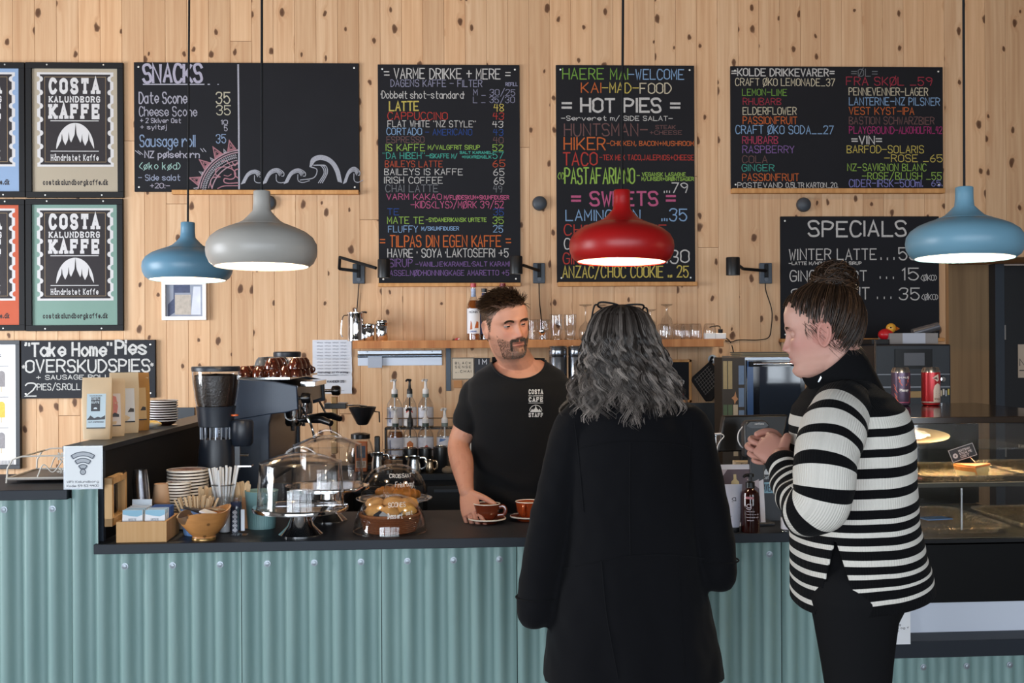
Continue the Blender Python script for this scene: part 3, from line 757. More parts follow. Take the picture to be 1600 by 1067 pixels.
# ---------------------------------------------------------------- round wall bumpers, wall lamps
for k, (px, py, lab) in enumerate(((420, 317, 'round dark wall bumper half hidden behind the grey pendant neck'), (843, 318, 'round dark wall bumper between the hot drinks and pies chalkboards'), (1255, 320, 'round dark wall bumper below the cold drinks chalkboard'))):
 p = PY(px, py, WF)
 o = MB().lathe([(.04, 0), (.041, .008), (.036, .026), (.022, .035), (.004, .037)], 24, rot=Matrix.Rotation(PI / 2, 3, 'X')).build('wall_bumper', P('3a4048', .5))
 o.location = (p.x, WF, p.z); tag(o, lab, 'bumper', 'round wall bumpers')
def wall_lamp(label, br, shade, elbow, cable):
 x0, x1, z0, z1 = wall_rect(*br, WF - .02)
 root = thing('wall_lamp', label, 'lamp', ((x0 + x1) / 2, WF, (z0 + z1) / 2), 0, 'black wall lamps over the shelf')
 o = V(root.location)
 MB().box((0, -.013, 0), (x1 - x0, .026, z1 - z0)).build('wall_plate', P('39434f', .5), root, bev=.003)
 MB().box((0, -.034, .014), (.018, .02, .075)).build('arm_mount', BLACK, root, bev=.002)
 MB().cyl((0, -.026, -z1 / 2 + z0 / 2 + .022), .011, .006, 16, Matrix.Rotation(PI / 2, 3, 'X')).build('switch', P('4c545e', .45), root)
 D = .3                                  # how far the head stands off the wall
 sx0, sx1, sz0, sz1 = wall_rect(*shade, WY - D)
 c = V(((sx0 + sx1) / 2, WY - D, (sz0 + sz1) / 2)) - o; r = (sx1 - sx0) / 2; h = sz1 - sz0
 el = [V((0, -.045, .012))] + [PY(px, py, WY - dd) - o for px, py, dd in elbow] + [c + V((-r if c.x > 0 else r, 0, 0))]
 pts = []
 for a, b in zip(el, el[1:]): pts += [a + (b - a) * t for t in (0.04, .5, .96)]
 MB().tube(pts, .0085, 8).build('arm', BLACK, root)
 MB().lathe([(.004, h), (r - .003, h), (r, h - .004), (r, 0), (r - .003, 0), (r - .004, h * .5), (.004, h * .55)], 28, c - V((0, 0, h / 2))).build('lamp_shade', P('15171a', .4), root)
 em = P('fff0d8', .5, Emission_Color=lin('ffe6c0'), Emission_Strength=3.0)
 MB().lathe([(.001, .012), (r * .8, .012), (r * .8, .018), (.001, .02)], 20, c - V((0, 0, h / 2))).build('bulb', em, root)
 l = bpy.data.lights.new('wall_lamp_light', 'SPOT'); l.energy = 5; l.color = (1, .8, .58); l.spot_size = 1.9; l.spot_blend = .6; l.shadow_soft_size = .02
 lo = bpy.data.objects.new('wall_lamp_light', l); C.objects.link(lo); lo.parent = root; lo.location = c + V((0, 0, -h / 2 + .008))
 cb = [V((0, -.012, z0 / 2 - z1 / 2))] + [PY(px, py, WF - .006) - o for px, py in cable]
 MB().tube(catmull(cb, 6), .0028, 6).build('cord', BLACK, root)
wall_lamp('black swing arm wall lamp above the steel coffee press', (551, 412, 570, 443), (590, 405, 610, 434), [(530, 420, .05), (531, 403, .12), (531, 402, .14)], [(558, 480), (556, 500), (556.5, 526)])
wall_lamp('black wall lamp beside the head of the man in the t-shirt', (833, 411, 851.5, 442.5), (796.5, 400, 816.5, 428), [], [(843, 470), (846, 500), (847, 518)])
wall_lamp('black wall lamp next to the specials chalkboard', (1187, 411, 1206, 443), (1134.5, 402, 1156, 430), [(1161, 420, .2)], [(1197, 455), (1206, 485), (1205, 512), (1201, 527), (1185, 531), (1155, 531), (1143, 534), (1133, 532)])
# ---------------------------------------------------------------- counters
SP = (0.012 * 0)
A_, B_ = PZ(146, 851, TOPZ), PZ(1185, 833, TOPZ)
UX = (B_ - A_).normalized(); UY = V((-UX.y, UX.x, 0))
CROT = math.atan2(UX.y, UX.x)
def CP(u, v, z=0): return V((A_.x, A_.y, 0)) + UX * u + UY * v + V((0, 0, z))      # counter frame: u along the front, v into the bar
def cu(px, py, z): return (PZ(px, py, z) - A_).dot(UX)
def mpp(p): return (p - CAM).dot(M3 @ V((0, 0, -1))) / F
def fpx(px, z, v=.012):
 """u on the counter front plane (v=.012) seen at pixel column px, height z"""
 d = ray(px, CY); t = ((A_ + UY * v - CAM).dot(UY)) / d.dot(UY)
 return (CAM + d * t - A_).dot(UX)
root = thing('bar_counter', 'long black laminate worktop carrying the cakes and coffee cups', 'worktop', CP(0, 0), CROT)
uR = cu(1262, 832, TOPZ)
MB().box((uR / 2, .31, TOPZ - .0155), (uR, .62, .031)).build('worktop', LAMIN, root, bev=.0015)
MB().box((uR / 2 + .02, .32, (TOPZ - .031) / 2), (uR - .06, .52, TOPZ - .031)).build('carcass', BLACK, root)
PITCH = .0745
CORR = NT('teal_corrugated_steel')
_f = CORR.noise(CORR.coord('Object', (9, 9, 1.2)), 2.2, 4)
CORR.l(CORR.mix(_f, lin('708d8c'), lin('869f9b')), CORR.b.inputs['Base Color']); CORR.set(Roughness=.42); CORR.b.inputs['Specular IOR Level'].default_value = .45
CORR.bump(CORR.noise(CORR.coord('Object', (60, 60, 60)), 8, 2), .03, .001)
def corrugated(root, sheets, v=.014, screws=()):
 """sheets: (u0, u1, z0, z1); waves run up the front"""
 for u0, u1, z0, z1 in sheets:
  n = max(6, int((u1 - u0) / PITCH * 14)); rings = []
  vs, fs = [], []
  for k in range(n + 1):
   u = u0 + (u1 - u0) * k / n
   ph = 2 * PI * (u / PITCH)
   q = math.sin(ph); q = q * (1.25 - .25 * q * q)
   vv = v + .011 - .0105 * q
   for z in (z0, z1): vs += [(u, vv, z), (u, vv + .0025, z)]
  for k in range(n):
   a, b = 4 * k, 4 * k + 4
   fs += [(a, b, b + 2, a + 2), (a + 1, a + 3, b + 3, b + 1), (a + 2, b + 2, b + 3, a + 3), (a, a + 1, b + 1, b)]
  fs += [(0, 2, 3, 1), (4 * n, 4 * n + 1, 4 * n + 3, 4 * n + 2)]
  o = MB().add(vs, fs).build('corrugated_sheet', CORR.m, root, angle=60)
 me = None
 for u, z in screws:
  u = (round(u / PITCH - .25) + .25) * PITCH
  if me is None:
   me = o = MB().lathe([(.011, 0), (.011, .0015), (.0065, .002), (.0065, .006), (.003, .007)], 12, rot=Matrix.Rotation(PI / 2, 3, 'X')).build('screw', P('8f979e', .45, .7), root)
  else: o = me.copy(); C.objects.link(o)
  o.location = (u, v + .0008, z)
front = thing('counter_cladding', 'teal corrugated steel cladding along the front of the bar', 'cladding', CP(0, 0), CROT)
zs = TOPZ - .031
seams = [fpx(146, .8)] + [fpx(p, .8) for p in (375, 594, 806, 1015, 1222)] + [fpx(1404, .8)]
sc = []
zsc = zs - .042
for px in (195, 267, 341, 417, 488, 560, 633, 704, 775, 846, 917, 988, 1059, 1130, 1201): sc.append((fpx(px, .85), zsc))
corrugated(front, [(seams[i] + .0012, seams[i + 1] - .0012, .06, zs) for i in range(len(seams) - 1)], screws=sc)
MB().box(((seams[0] + seams[-1]) / 2, .05, .03), (seams[-1] - seams[0], .04, .06)).build('plinth', BLACK, front)
BARZ = 1.58 - (757 - CY) / F * (CP(0, 0, 0).y * .998 + .02)
uL = fpx(105.5, BARZ); uW = fpx(108.5, 1.0)
root = thing('side_bar', 'higher black bar top at the left holding the wire tray', 'worktop', CP(0, 0), CROT)
root['label'] = 'higher black bar top holding the white wire tray, beside the password sign'
MB().box(((uL - 1.5) / 2 - .0, .23, BARZ - .0155), (uL + 1.5, .46, .031)).build('worktop', LAMIN, root, bev=.0015)
MB().box(((uL - 1.5) / 2, .25, (BARZ - .031) / 2), (uL + 1.48, .36, BARZ - .031)).build('carcass', BLACK, root)
fr2 = thing('side_bar_cladding', 'teal corrugated steel cladding under the higher bar top with the wire tray', 'cladding', CP(0, 0), CROT)
corrugated(fr2, [(uW - .445, uW - .0012, .06, BARZ - .031), (uW - .9, uW - .447, .06, BARZ - .031), (uW - 1.35, uW - .902, .06, BARZ - .031), (uW + .0005, fpx(151.5, 1.0) - .001, .06, 1.155)], screws=[(fpx(5, 1.0), BARZ - .062), (fpx(83, 1.0), BARZ - .062)])
MB().box((uW / 2 - .6, .05, .03), (uW + 1.2 + 1.3 - .9, .04, .06)).build('plinth', BLACK, fr2)
DZ = 1.58 - (694 - CY) / F * (PZ(146, 851, TOPZ).y)
dl, dr, db = PZ(97.5, 697, DZ), PZ(165, 695.5, DZ), PZ(304, 660, DZ)
ddir = (db - dr).normalized(); drot = math.atan2(-ddir.x, ddir.y)
wd = (dr - dl).length
root = thing('divider', 'black divider wall between the bar tops with a ledge of coffee bags on it', 'divider', (dl.x, dl.y, 0), drot)
LEN = 1.75
MB().box((wd / 2, LEN / 2, DZ - .009), (wd, LEN, .018)).build('ledge', P('1e2126', .38, spec=.4, name='ledge_laminate'), root, bev=.001)
MB().box((wd - .03, LEN / 2 + .01, (DZ - .018 + .0) / 2), (.05, LEN - .02, DZ - .018)).box((.02, LEN / 2 + .05, (DZ - .018) / 2), (.03, LEN - .1, DZ - .018)).build('side_panel', BLACK, root)
MB().box((wd - .0135, .006, (TOPZ + DZ - .018) / 2), (.027, .02, DZ - .018 - TOPZ)).build('edge_trim', P('2b3542', .45), root)
wy = CP(-.06, 0).y + .003; s0, s1 = PY(99.5, 697, wy), PY(160.5, 764, wy)
root = thing('wifi_sign', 'white laminated sign with a wireless symbol on the end of the divider', 'sign', ((s0.x + s1.x) / 2, wy, (s0.z + s1.z) / 2), CROT)
W_, H_ = s1.x - s0.x, s0.z - s1.z
MB().box((0, 0, 0), (W_, .0018, H_)).build('laminate', P('b9bec6', .15, spec=.6), root)
MB().box((0, -.0013, .001), (W_ - .008, .0012, H_ - .008)).build('sheet', P('dcdee0', .5), root)
ink, grey = P('3a4250', .6), P('a9adb3', .6)
f_ = lambda u, v: V((u, -.0022, v)); m = MB(); g = MB()
for r in (.062, .0415, .022):
 a0, a1 = PI / 2 - .62, PI / 2 + .62; z0 = -.012
 o_, i_ = circle_pts(0, z0, r, a0, a1, 14), circle_pts(0, z0, r - .0125, a0, a1, 14)
 g.nrm = m.nrm = V((0, -1, 0))
 ribbon(g, circle_pts(0, z0, r - .006, a0, a1, 14), .0115, f_)
 lp = o_ + i_[::-1] + [o_[0]]
 ribbon(m, lp, .0024, lambda u, v: f_(u, v) + V((0, -.0006, 0)))
ribbon(g, circle_pts(0, -.0135, .004, n=12), .009, f_); ribbon(m, circle_pts(0, -.0135, .0085, n=14), .0022, lambda u, v: f_(u, v) + V((0, -.0006, 0)))
g.build('symbol_fill', grey, root, flat=True); m.build('symbol_outline', ink, root, flat=True)
m = MB(); letter(m, 'WiFi: Kalundborg', -.05, .048, -.0475, -.041, f_, th=.0013, jit=0); letter(m, 'Kode: 59 53 4400', -.05, .048, -.0605, -.054, f_, th=.0013, jit=0)
m.build('lettering', P('5a5e66', .6), root, flat=True)
sx0 = dr.x + .01
root = thing('side_counter', 'black side counter under the espresso machine', 'worktop', (0, 0, 0))
MB().box((sx0 + .33, 4.80, TOPZ - .0165), (.64, 1.48, .031)).build('worktop', LAMIN, root, bev=.0015)
MB().box((sx0 + .32, 4.87, (TOPZ - .032) / 2), (.58, 1.28, TOPZ - .032)).build('carcass', BLACK, root)
BKZ, BKY = .93, 5.56
root = thing('back_counter', 'black back counter along the pine wall carrying the syrups', 'worktop', (0, 0, 0))
xa, xb = sx0 - .25, PY(1486, 600, 5.9).x
MB().box(((xa + xb) / 2, (BKY + WY - .003) / 2, BKZ - .016), (xb - xa, WY - .003 - BKY, .032)).build('worktop', LAMIN, root, bev=.0015)
MB().box(((xa + xb) / 2, (BKY + WY) / 2 + .01, (BKZ - .032) / 2), (xb - xa - .02, WY - BKY - .04, BKZ - .032)).build('carcass', BLACK, root)
x = xa + .03
while x < xb - .5:
 fr_o = MB().box((x + .29, BKY + .018, BKZ - .16), (.57, .02, .2)).build('drawer', P('1b1e22', .35), root, bev=.002)
 MB().box((x + .29, BKY + .004, BKZ - .085), (.5, .012, .012)).build('handle', P('4a525c', .35, .5), fr_o)
 fr_o = MB().box((x + .29, BKY + .018, BKZ - .5), (.57, .02, .46)).build('drawer', P('1b1e22', .35), root, bev=.002)
 MB().box((x + .29, BKY + .004, BKZ - .3), (.5, .012, .012)).build('handle', P('4a525c', .35, .5), fr_o)
 x += .59
for nm, pa, pb, top in (('backsplash', 200, 304, 637), ('backsplash', 1055, 1484, 628)):
 a, b = PY(pa, 640, WF - .01).x, PY(pb, 640, WF - .01).x; zt = PY((pa + pb) / 2, top, WF - .01).z
 o = MB().box(((a + b) / 2, WF - .009, (zt + BKZ) / 2), (b - a, .016, zt - BKZ)).build(nm, P('2e343b', .45))
 tag(o, 'low dark splash panel behind the ' + ('espresso machine' if pa < 500 else 'table-top oven'), 'panel')
# ---------------------------------------------------------------- glass display case on the right
CD = .80
u0, u1 = fpx(1392, 1.2), fpx(1700, 1.2)
fz = lambda py, px=1500: 1.58 - (py - CY) / F * ((CP(fpx(px, 1), 0) - CAM).dot(M3 @ V((0, 0, -1))))
zt, zg, zl0, zl1, zb = fz(655), fz(851), fz(946), fz(1004), fz(1030)
case = thing('display_case', 'glass fronted cake display case with dark top and white lower panel', 'display case', CP(0, 0), CROT)
um, uw = (u0 + u1) / 2, u1 - u0
DARKGL = P('241a12', .12, spec=.6, name='smoked_top')
MB().box((um, CD / 2, zt - .011), (uw, CD, .022)).build('top_panel', DARKGL, case, bev=.002)
MB().box((um, CD / 2 + .0, (zg + zl0) / 2 - .004), (uw - .004, CD - .02, zg - zl0 - .01)).build('base_box', P('0a0a0b', .4, spec=.12), case)
MB().box((um, .012, zg + .004), (uw - .004, .02, .012)).build('bottom_rail', BLACK, case)
MB().box((um, CD - .015, (zt + zg) / 2), (uw, .01, zt - zg - .03)).build('rear_panel', P('2b2a27', .2, .25), case)
for px in (1404, 1496): MB().box((fpx(px, 1.1) + .06, CD - .03, (zt + zg) / 2), (.045, .016, zt - zg - .03)).build('rear_post', P('14140f', .4), case)
MB().box((fpx(1502, 1.0), .02, fz(800)), (.006, .01, .14)).build('glass_clip', STEEL, case)
for uu in (u0 + .004, u1 - .004): MB().box((uu, CD / 2, (zt + zg) / 2), (.006, CD - .03, zt - zg - .03)).build('side_glass', GLASS, case)
MB().box((um, .012, (zt - .022 + zg) / 2), (uw - .01, .006, zt - zg - .03)).build('front_glass', GLASS, case)
SH1 = fz(763) - .0
MB().box((um, CD / 2 + .02, SH1 - .004), (uw - .02, CD - .1, .008)).build('glass_shelf', glassy('shelf_glass', (.8, .84, .82)), case)
MB().box((um, .055, SH1 - .003), (uw - .02, .012, .014)).build('shelf_rail', P('3b3a33', .3, .6), case)
SH0 = zg + .012
MB().box((um, CD / 2, SH0 - .004), (uw - .01, CD - .04, .008)).build('deck', P('6b6250', .25, .4), case)
SH2 = 1.185
MB().box((um, CD * .62, SH2 - .003), (uw - .02, .36, .006)).build('glass_shelf', glassy('shelf_glass2', (.86, .9, .88)), case)
MB().box((um, CD / 2 + .05, (zl0 + zl1) / 2), (uw - .006, CD - .12, zl0 - zl1 + .004)).build('lower_panel', P('d3d8e4', .35), case)
MB().box((um, CD / 2, zl1 - (zl1 - zb) / 2), (uw, CD, zl1 - zb)).build('lower_slab', LAMIN, case, bev=.0015)
MB().box((um, CD / 2 + .02, zb / 2), (uw - .03, CD - .06, zb)).build('carcass', BLACK, case)
fc = thing('case_cladding', 'teal corrugated steel cladding beneath the display case', 'cladding', CP(0, 0), CROT)
corrugated(fc, [(u0 + .002, u0 + .46, .06, zb), (u0 + .462, u1, .06, zb)], screws=[(fpx(1445, .5), zb - .035), (fpx(1517, .5), zb - .035), (fpx(1587, .5), zb - .035)])
l = bpy.data.lights.new('case_light', 'AREA'); l.shape = 'RECTANGLE'; l.size, l.size_y, l.energy, l.color = uw * .9, .03, 8.0, (1, .78, .52)
lo = bpy.data.objects.new('case_light', l); C.objects.link(lo); lo.parent = case; lo.location = (um, .25, zt - .03)
p0, p1 = fpx(1372, .6), fpx(1417.5, .6)
root = thing('paper_notice', 'white printed notice at the corner of the white lower panel of the case', 'notice', CP((p0 + p1) / 2, .0, zl1 + (zl0 - zl1) * .46), CROT)
hh = zl0 - zl1 + .006
MB().box((0, -.001, 0), (p1 - p0, .0015, hh)).build('sheet', P('dfe0e4', .6), root)
m = MB(); f_ = lambda u, v: V((u, -.0022, v)); w2 = (p1 - p0) / 2
letter(m, 'Buffet', -w2 + .012, .012 + w2 * .25, hh / 2 - .03, hh / 2 - .015, f_, th=.0035, jit=0)
for k, (a, b) in enumerate(((.0, .02), (-.02, w2 - .006), (-.02, .01), (-.03, .0))): letter(m, 'morgen og frokost'[:10 + k], -w2 + .01, b, -.002 - k * .011, .004 - k * .011, f_, th=.0012, jit=0)
m.build('lettering', P('46474d', .7), root, flat=True)
FOIL = NT('crinkled_foil'); FOIL.set(Base_Color=lin('c4ae8c'), Metallic=1.0, Roughness=.14)
FOIL.bump(FOIL.noise(FOIL.coord('Object', (1, 1, 1)), 75, 4, .6), 1.0, .05)
def foil_tray(label, u, v, z, w_, d_, rz=0):
 m = MB(); h = .022
 def ring(a, b, zz, n=40):
  out = []
  for k in range(n):
   t = 2 * PI * k / n; c, s = math.cos(t), math.sin(t)
   e = .28
   x, y = math.copysign(abs(c) ** e, c) * a, math.copysign(abs(s) ** e, s) * b
   out.append(V((x, y, zz + R.uniform(-.0012, .0012))))
  return out
 m.loft([ring(w_ / 2 - .035, d_ / 2 - .035, .002), ring(w_ / 2 - .022, d_ / 2 - .022, h), ring(w_ / 2, d_ / 2, h + .002), ring(w_ / 2, d_ / 2, h - .003), ring(w_ / 2 - .025, d_ / 2 - .025, h - .004), ring(w_ / 2 - .03, d_ / 2 - .03, 0)])
 o = m.build('foil_tray', FOIL.m, angle=25); o.location = CP(u, v, z); o.rotation_euler.z = CROT + rz
 return tag(o, label, 'tray', 'foil trays in the display case')
ua, ub = fpx(1395, 1.0), fpx(1555, 1.0)
foil_tray('foil tray holding the pie slice on the upper shelf', fpx(1470, 1, .3), .30, SH1, .37, .42)
foil_tray('empty foil tray beside the pie slice tray', fpx(1632, 1, .34), .34, SH1, .36, .46)
foil_tray('foil tray on the case floor under the pie slice', fpx(1450, 1, .32), .32, SH0, .40, .5)
foil_tray('foil tray on the case floor under the empty tray', fpx(1632, 1, .32), .32, SH0, .37, .5)
g0 = CP(fpx(1400, 1, .45), .45, SH2)
root = thing('platter', 'oval cream platter with a crumpled napkin inside the display case', 'platter', g0, CROT)
m = MB().lathe([(.01, .003), (.13, .004), (.155, .012), (.19, .022), (.192, .026), (.155, .018), (.13, .009), (.01, .008)], 48, rot=Matrix.Rotation(math.radians(7), 3, 'X'), sy=.8, c=(0, 0, .018)); m.build('dish', P('d8c6a4', .4), root)
m = MB().lathe([(.085, .022), (.08, .03), (.06, .034), (.03, .042), (.008, .046)], 20, rot=Matrix.Rotation(math.radians(7), 3, 'X'), sy=.8, c=(.03, -.01, .018))
m.v = [(x + R.uniform(-.006, .006), y + R.uniform(-.006, .006), z + R.uniform(-.003, .003)) for x, y, z in m.v]
m.build('napkin', P('e6dccb', .8), root, flat=True)
c = CP(fpx(1520, 1, .2), .2, SH1 + .006)
root = thing('pie_slice', 'wedge of golden pie with a pale filling on a foil tray', 'pie', c, CROT + .3)
rg = []
for z, k in ((0, .88), (.02, .95), (.036, 1.0)):
 rg.append([V((0.075 * k, 0, z))] + [V((.075 * k - .125 * k * math.cos(a), .125 * k * math.sin(a), z)) for a in [(-.42 + .84 * i / 8) for i in range(9)]])
MB().loft(rg).build('filling', P('b8a878', .6, var=.2, vs=60), root, bev=.003)
rg = [[p + V((0, 0, z)) for p in [q * k for q in rg[2]]] for z, k in ((.0, 1.02), (.007, 1.03), (.011, .93))]
m = MB().loft(rg); m.v = [(x, y, z + .003 * noise.noise(V((x, y, 0)) * 60)) for x, y, z in m.v]
m.build('crust', P('a8642c', .6, var=.4, vs=40, bump=.5, bs=120), root)
m = MB().loft([[V((.075 - rr * math.cos(a), rr * math.sin(a), z)) for a in [(-.42 + .84 * i / 8) for i in range(9)]] + [V((.075 - (rr - .008) * math.cos(a), (rr - .008) * math.sin(a), z)) for a in [(.42 - .84 * i / 8) for i in range(9)]] for z, rr in ((0, .112), (.037, .13))])
m.build('rim_crust', P('b87838', .6, var=.35, vs=40), root)
root = thing('price_card', 'small black price card leaning over the pie slice', 'card', CP(fpx(1503, 1, .22), .22, SH1 + .088), CROT)
root.rotation_euler = (math.radians(-12), math.radians(-17), CROT)
MB().box((0, 0, 0), (.094, .002, .046)).build('card', P('1b1c1f', .4), root)
m = MB(); f_ = lambda u, v: V((u, -.0014, v)); q = [(-.0455, -.0215), (.0455, -.0215), (.0455, .0215), (-.0455, .0215), (-.0455, -.0215)]
ribbon(m, q, .0018, f_); ribbon(m, circle_pts(-.029, -.003, .006, n=14), .006, f_)
for k, t in enumerate(('HUNTSMAN', 'STEAK PIE', 'OST')): letter(m, t, -.012 , (.03, .034, .02)[k], .006 - k * .011, .013 - k * .011, f_, th=.0016, jit=0)
m.build('lettering', P('b9b9b9', .6), root, flat=True)
MB().tube([(0.02, .003, -.02), (.05, .006, -.085)], .0015, 6).build('pin', STEEL, root)
o = MB().box((0, 0, .004), (.12, .05, .008)).build('salmon_slice', P('c4745c', .5, var=.3, vs=50), bev=.003); o.location = CP(fpx(1442, 1, .16), .16, SH1 + .006); o.rotation_euler.z = -.1
tag(o, 'flat salmon coloured slice on the foil tray', 'fish')
o = MB().box((0, 0, .0015), (.1, .06, .003)).build('blue_card', P('6f9ad0', .5)); o.location = CP(fpx(1460, 1, .26), .26, SH0 + .026); o.rotation_euler.z = .2
tag(o, 'pale blue card lying on the case floor', 'card')
def can(label, px, base, cols):
 p = CP(fpx(px, 1.2, .66), .66, zt)
 root = thing('drink_can', label, 'can', p, 0, 'drink cans on the display case'); r = .0325; root.scale = (1.1,) * 3
 MB().lathe([(.024, 0), (.03, .003), (r, .012), (r, .118)], 28).build('body', cols[0], root)
 MB().lathe([(r, .118), (.0315, .124), (.027, .134), (.0262, .1355), (.025, .1345), (.024, .131), (.002, .131)], 28).build('lid', P('c4c0bc', .25, 1), root)
 MB().box((0, -.004, .1325), (.014, .022, .0015)).build('pull_tab', P('c4c0bc', .25, 1), root)
 MB().lathe([(r + .0003, .0105), (r + .0003, .0145)], 28).build('band', cols[1], root)
 return root
def wrapf(r, y0=0):
 return lambda u, v: V((r * math.sin(u / r), -r * math.cos(u / r), v))
k1 = can('purple drink can with orange zigzags, beside the striped sweater', 1407, 634, (P('5a4a5e', .3, .4), P('d0688a', .3)))
m = MB(); f_ = wrapf(.0329); m.nrm = V((0, 0, 0))
for s in (-1, 1):
 for (a, z) in ((.013, .085), (.03, .06), (.027, .028)): ribbon(m, [(s * (a + .008), z + .016), (s * a, z + .004), (s * (a + .004), z + .002), (s * (a - .006), z - .012)], .0028, f_)
m.build('zigzag_print', P('d0604a', .4), k1, flat=True)
m = MB(); m.nrm = V((0, 0, 0)); ribbon(m, [(-.018, .104), (-.018, .096), (.018, .096), (.018, .104)], .0025, f_); letter(m, 'HUMLE', -.016, .016, .0985, .1035, f_, th=.0012, jit=0); letter(m, 'Pilsner', -.015, .017, .052, .060, f_, th=.0022); ribbon(m, [(-.012, .047), (.012, .049)], .0012, f_)
m.build('lettering', P('e4dcd8', .5), k1, flat=True)
k2 = can('red drink can with a cream bell shaped label, standing alone', 1454, 634, (P('b3262c', .3, .3), P('e8d8cc', .3)))
m = MB(); m.nrm = V((0, 0, 0)); f_ = wrapf(.0328)
pts = [(-.004, .014), (.029, .014), (.029, .06), (.024, .074), (.012, .08), (.0, .072), (-.004, .055)]
for a, b in zip(range(6), range(1, 7)): pass
def wrap_poly(mb, pts, f, n=6):
 xs_ = [p[0] for p in pts]; lo, hi = min(xs_), max(xs_); N = 10
 def span(x):
  zs_ = []
  for (xa, za), (xb, zb) in zip(pts, pts[1:] + pts[:1]):
   if (xa - x) * (xb - x) <= 0 and xa != xb: zs_.append(za + (zb - za) * (x - xa) / (xb - xa))
  return (min(zs_), max(zs_)) if zs_ else (0, 0)
 vs, fs = [], []
 for k in range(N + 1):
  x = lo + (hi - lo) * min(.999, max(.001, k / N)); a, b = span(x); vs += [f(x, a), f(x, b)]
 mb.add(vs, [(2 * k, 2 * k + 2, 2 * k + 3, 2 * k + 1) for k in range(N)])
wrap_poly(m, pts, f_); wrap_poly(m, [(-.008, .098), (.006, .108), (.016, .112), (.018, .09), (.01, .085), (.0, .094)], f_)
m.build('label_print', P('d8c4b4', .5), k2, flat=True)
m = MB(); m.nrm = V((0, 0, 0)); f2 = wrapf(.0331); letter(m, 'ROUGE', .0, .025, .020, .027, f2, th=.0012, jit=0)
for z in (.036, .044, .052): ribbon(m, [(.006, z), (.02, z)], .0012, f2)
wrap_poly(m, [(-.006, .097), (.008, .102), (.014, .092), (.004, .094)], f2)
m.build('lettering', P('6a4a44', .5), k2, flat=True)
# ---------------------------------------------------------------- things on the bar counter
FW = M3 @ V((0, 0, -1))
def on(px, py, z=TOPZ, r=0.0):
 """point on the surface z whose front edge (radius r nearer) shows at pixel (px, py)"""
 p = PZ(px, py, z); d = ray(px, py); h = V((d.x, d.y, 0)).normalized()
 return p + h * r
def px2m(p, n): return n * mpp(p)
BROWN = P('5a2a16', .18, spec=.6, coat=.4, name='brown_glaze')
ORANGE = P('9a3d18', .18, spec=.6, coat=.4, name='rust_glaze')
CREAM = P('e6ddd0', .3, name='cream_glaze')
COFFEE = P('c08a5a', .4, var=.25, vs=40)
p = on(181.5, 848)
root = thing('tea_box', 'bamboo tea box with its glazed lid open, full of tea sachets', 'box', p, CROT)
bw, bd, bh, t_ = .158, .175, .066, .009
m = MB()
m.box((bw / 2, t_ / 2, bh / 2), (bw, t_, bh)).box((bw / 2, bd - t_ / 2, bh / 2), (bw, t_, bh)).box((t_ / 2, bd / 2, bh / 2), (t_, bd - 2 * t_, bh)).box((bw - t_ / 2, bd / 2, bh / 2), (t_, bd - 2 * t_, bh)).box((bw / 2, bd / 2, .004), (bw - .01, bd - .01, .008))
m.build('box_body', BAMBOO, root, bev=.001)
MB().box((bw * .5, bd / 2, bh / 2 + .003), (.005, bd - .02, bh - .014)).build('partition', BAMBOO, root)
lid = MB(); lw, lx = .155, -.024
for z0, z1, y0, y1 in ((0, .026, 0, bd), (lw - .022, lw, 0, bd), (0, lw, 0, .022), (0, lw, bd - .022, bd)): lid.box((lx, (y0 + y1) / 2, bh * .78 + (z0 + z1) / 2), (.024, y1 - y0, z1 - z0))
lo = lid.build('box_lid', BAMBOO, root, bev=.001)
MB().box((lx - .002, bd / 2, bh * .78 + lw / 2), (.003, bd - .04, lw - .044)).build('pane', GLASS, lo)
MB().tube([(lx + .012, bd - .05, bh * .78 + lw), (lx + .02, bd - .045, bh * .78 + lw + .008), (lx + .01, bd - .02, bh * .78 + lw + .006)], .002, 6).build('latch', P('4a3a2a', .4, .8), lo)
base = V(p); rm = Matrix.Rotation(CROT, 4, 'Z')
def sachet(x, y, z, tilt, col, cap_, lab):
 o = thing('tea_sachet', lab, 'sachet', base + (rm @ V((x, y, z))), CROT, 'tea sachets in the bamboo box')
 o.rotation_euler.x = tilt
 MB().box((0, 0, .045), (.064, .0055, .09)).build('envelope', P(col, .6), o, bev=.001)
 m = MB(); m.poly([V((a, -.0031, b)) for a, b in ((-.031, .089), (.031, .089), (.031, .074), (.015, .068), (-.01, .071), (-.031, .076))]); m.build('cap_print', P(cap_, .6), o, flat=True)
 m = MB(); letter(m, 'URTETE', -.012, .012, .056, .062, lambda u, v: V((u, -.0032, v)), th=.0014); m.build('lettering', P('8a8f98', .6), o, flat=True)
for k in range(6):
 for c_ in (0, 1):
  front = k == 0
  col, cap_ = ('dfe1e6', '86b4cc') if k < 3 else (('dfe1e6', 'b8c4d0') if c_ == 0 else ('3a5f9e', '2c4c86'))
  if c_ == 0: lab = 'white tea sachet with a pale blue top in the first column of the bamboo box' if k < 3 else 'white tea sachet standing tall at the back of the first column'
  else: lab = 'white tea sachet with a pale blue top in the second column of the bamboo box' if k < 3 else 'dark blue tea sachet behind the white ones in the second column'
  sachet(.044 + c_ * .071, .022 + k * .0235, .010 + (.018 if (c_ == 0 and k == 5) else 0) , -.13, col, cap_, lab)
def stack(name, label, cat, group, p, n, step, mb, mat, flip=False, lean=(0, 0)):
 first = None
 for k in range(n):
  q = V(p) + V((lean[0] * k, lean[1] * k, step * k))
  if first is None:
   first = mb.build(name, mat); first.location = q; tag(first, label, cat, group)
  else: copy_tree(first, q)
 return first
CLRP = glassy('clear_plastic', (.97, .97, .98), edge=.86, rough=.12)
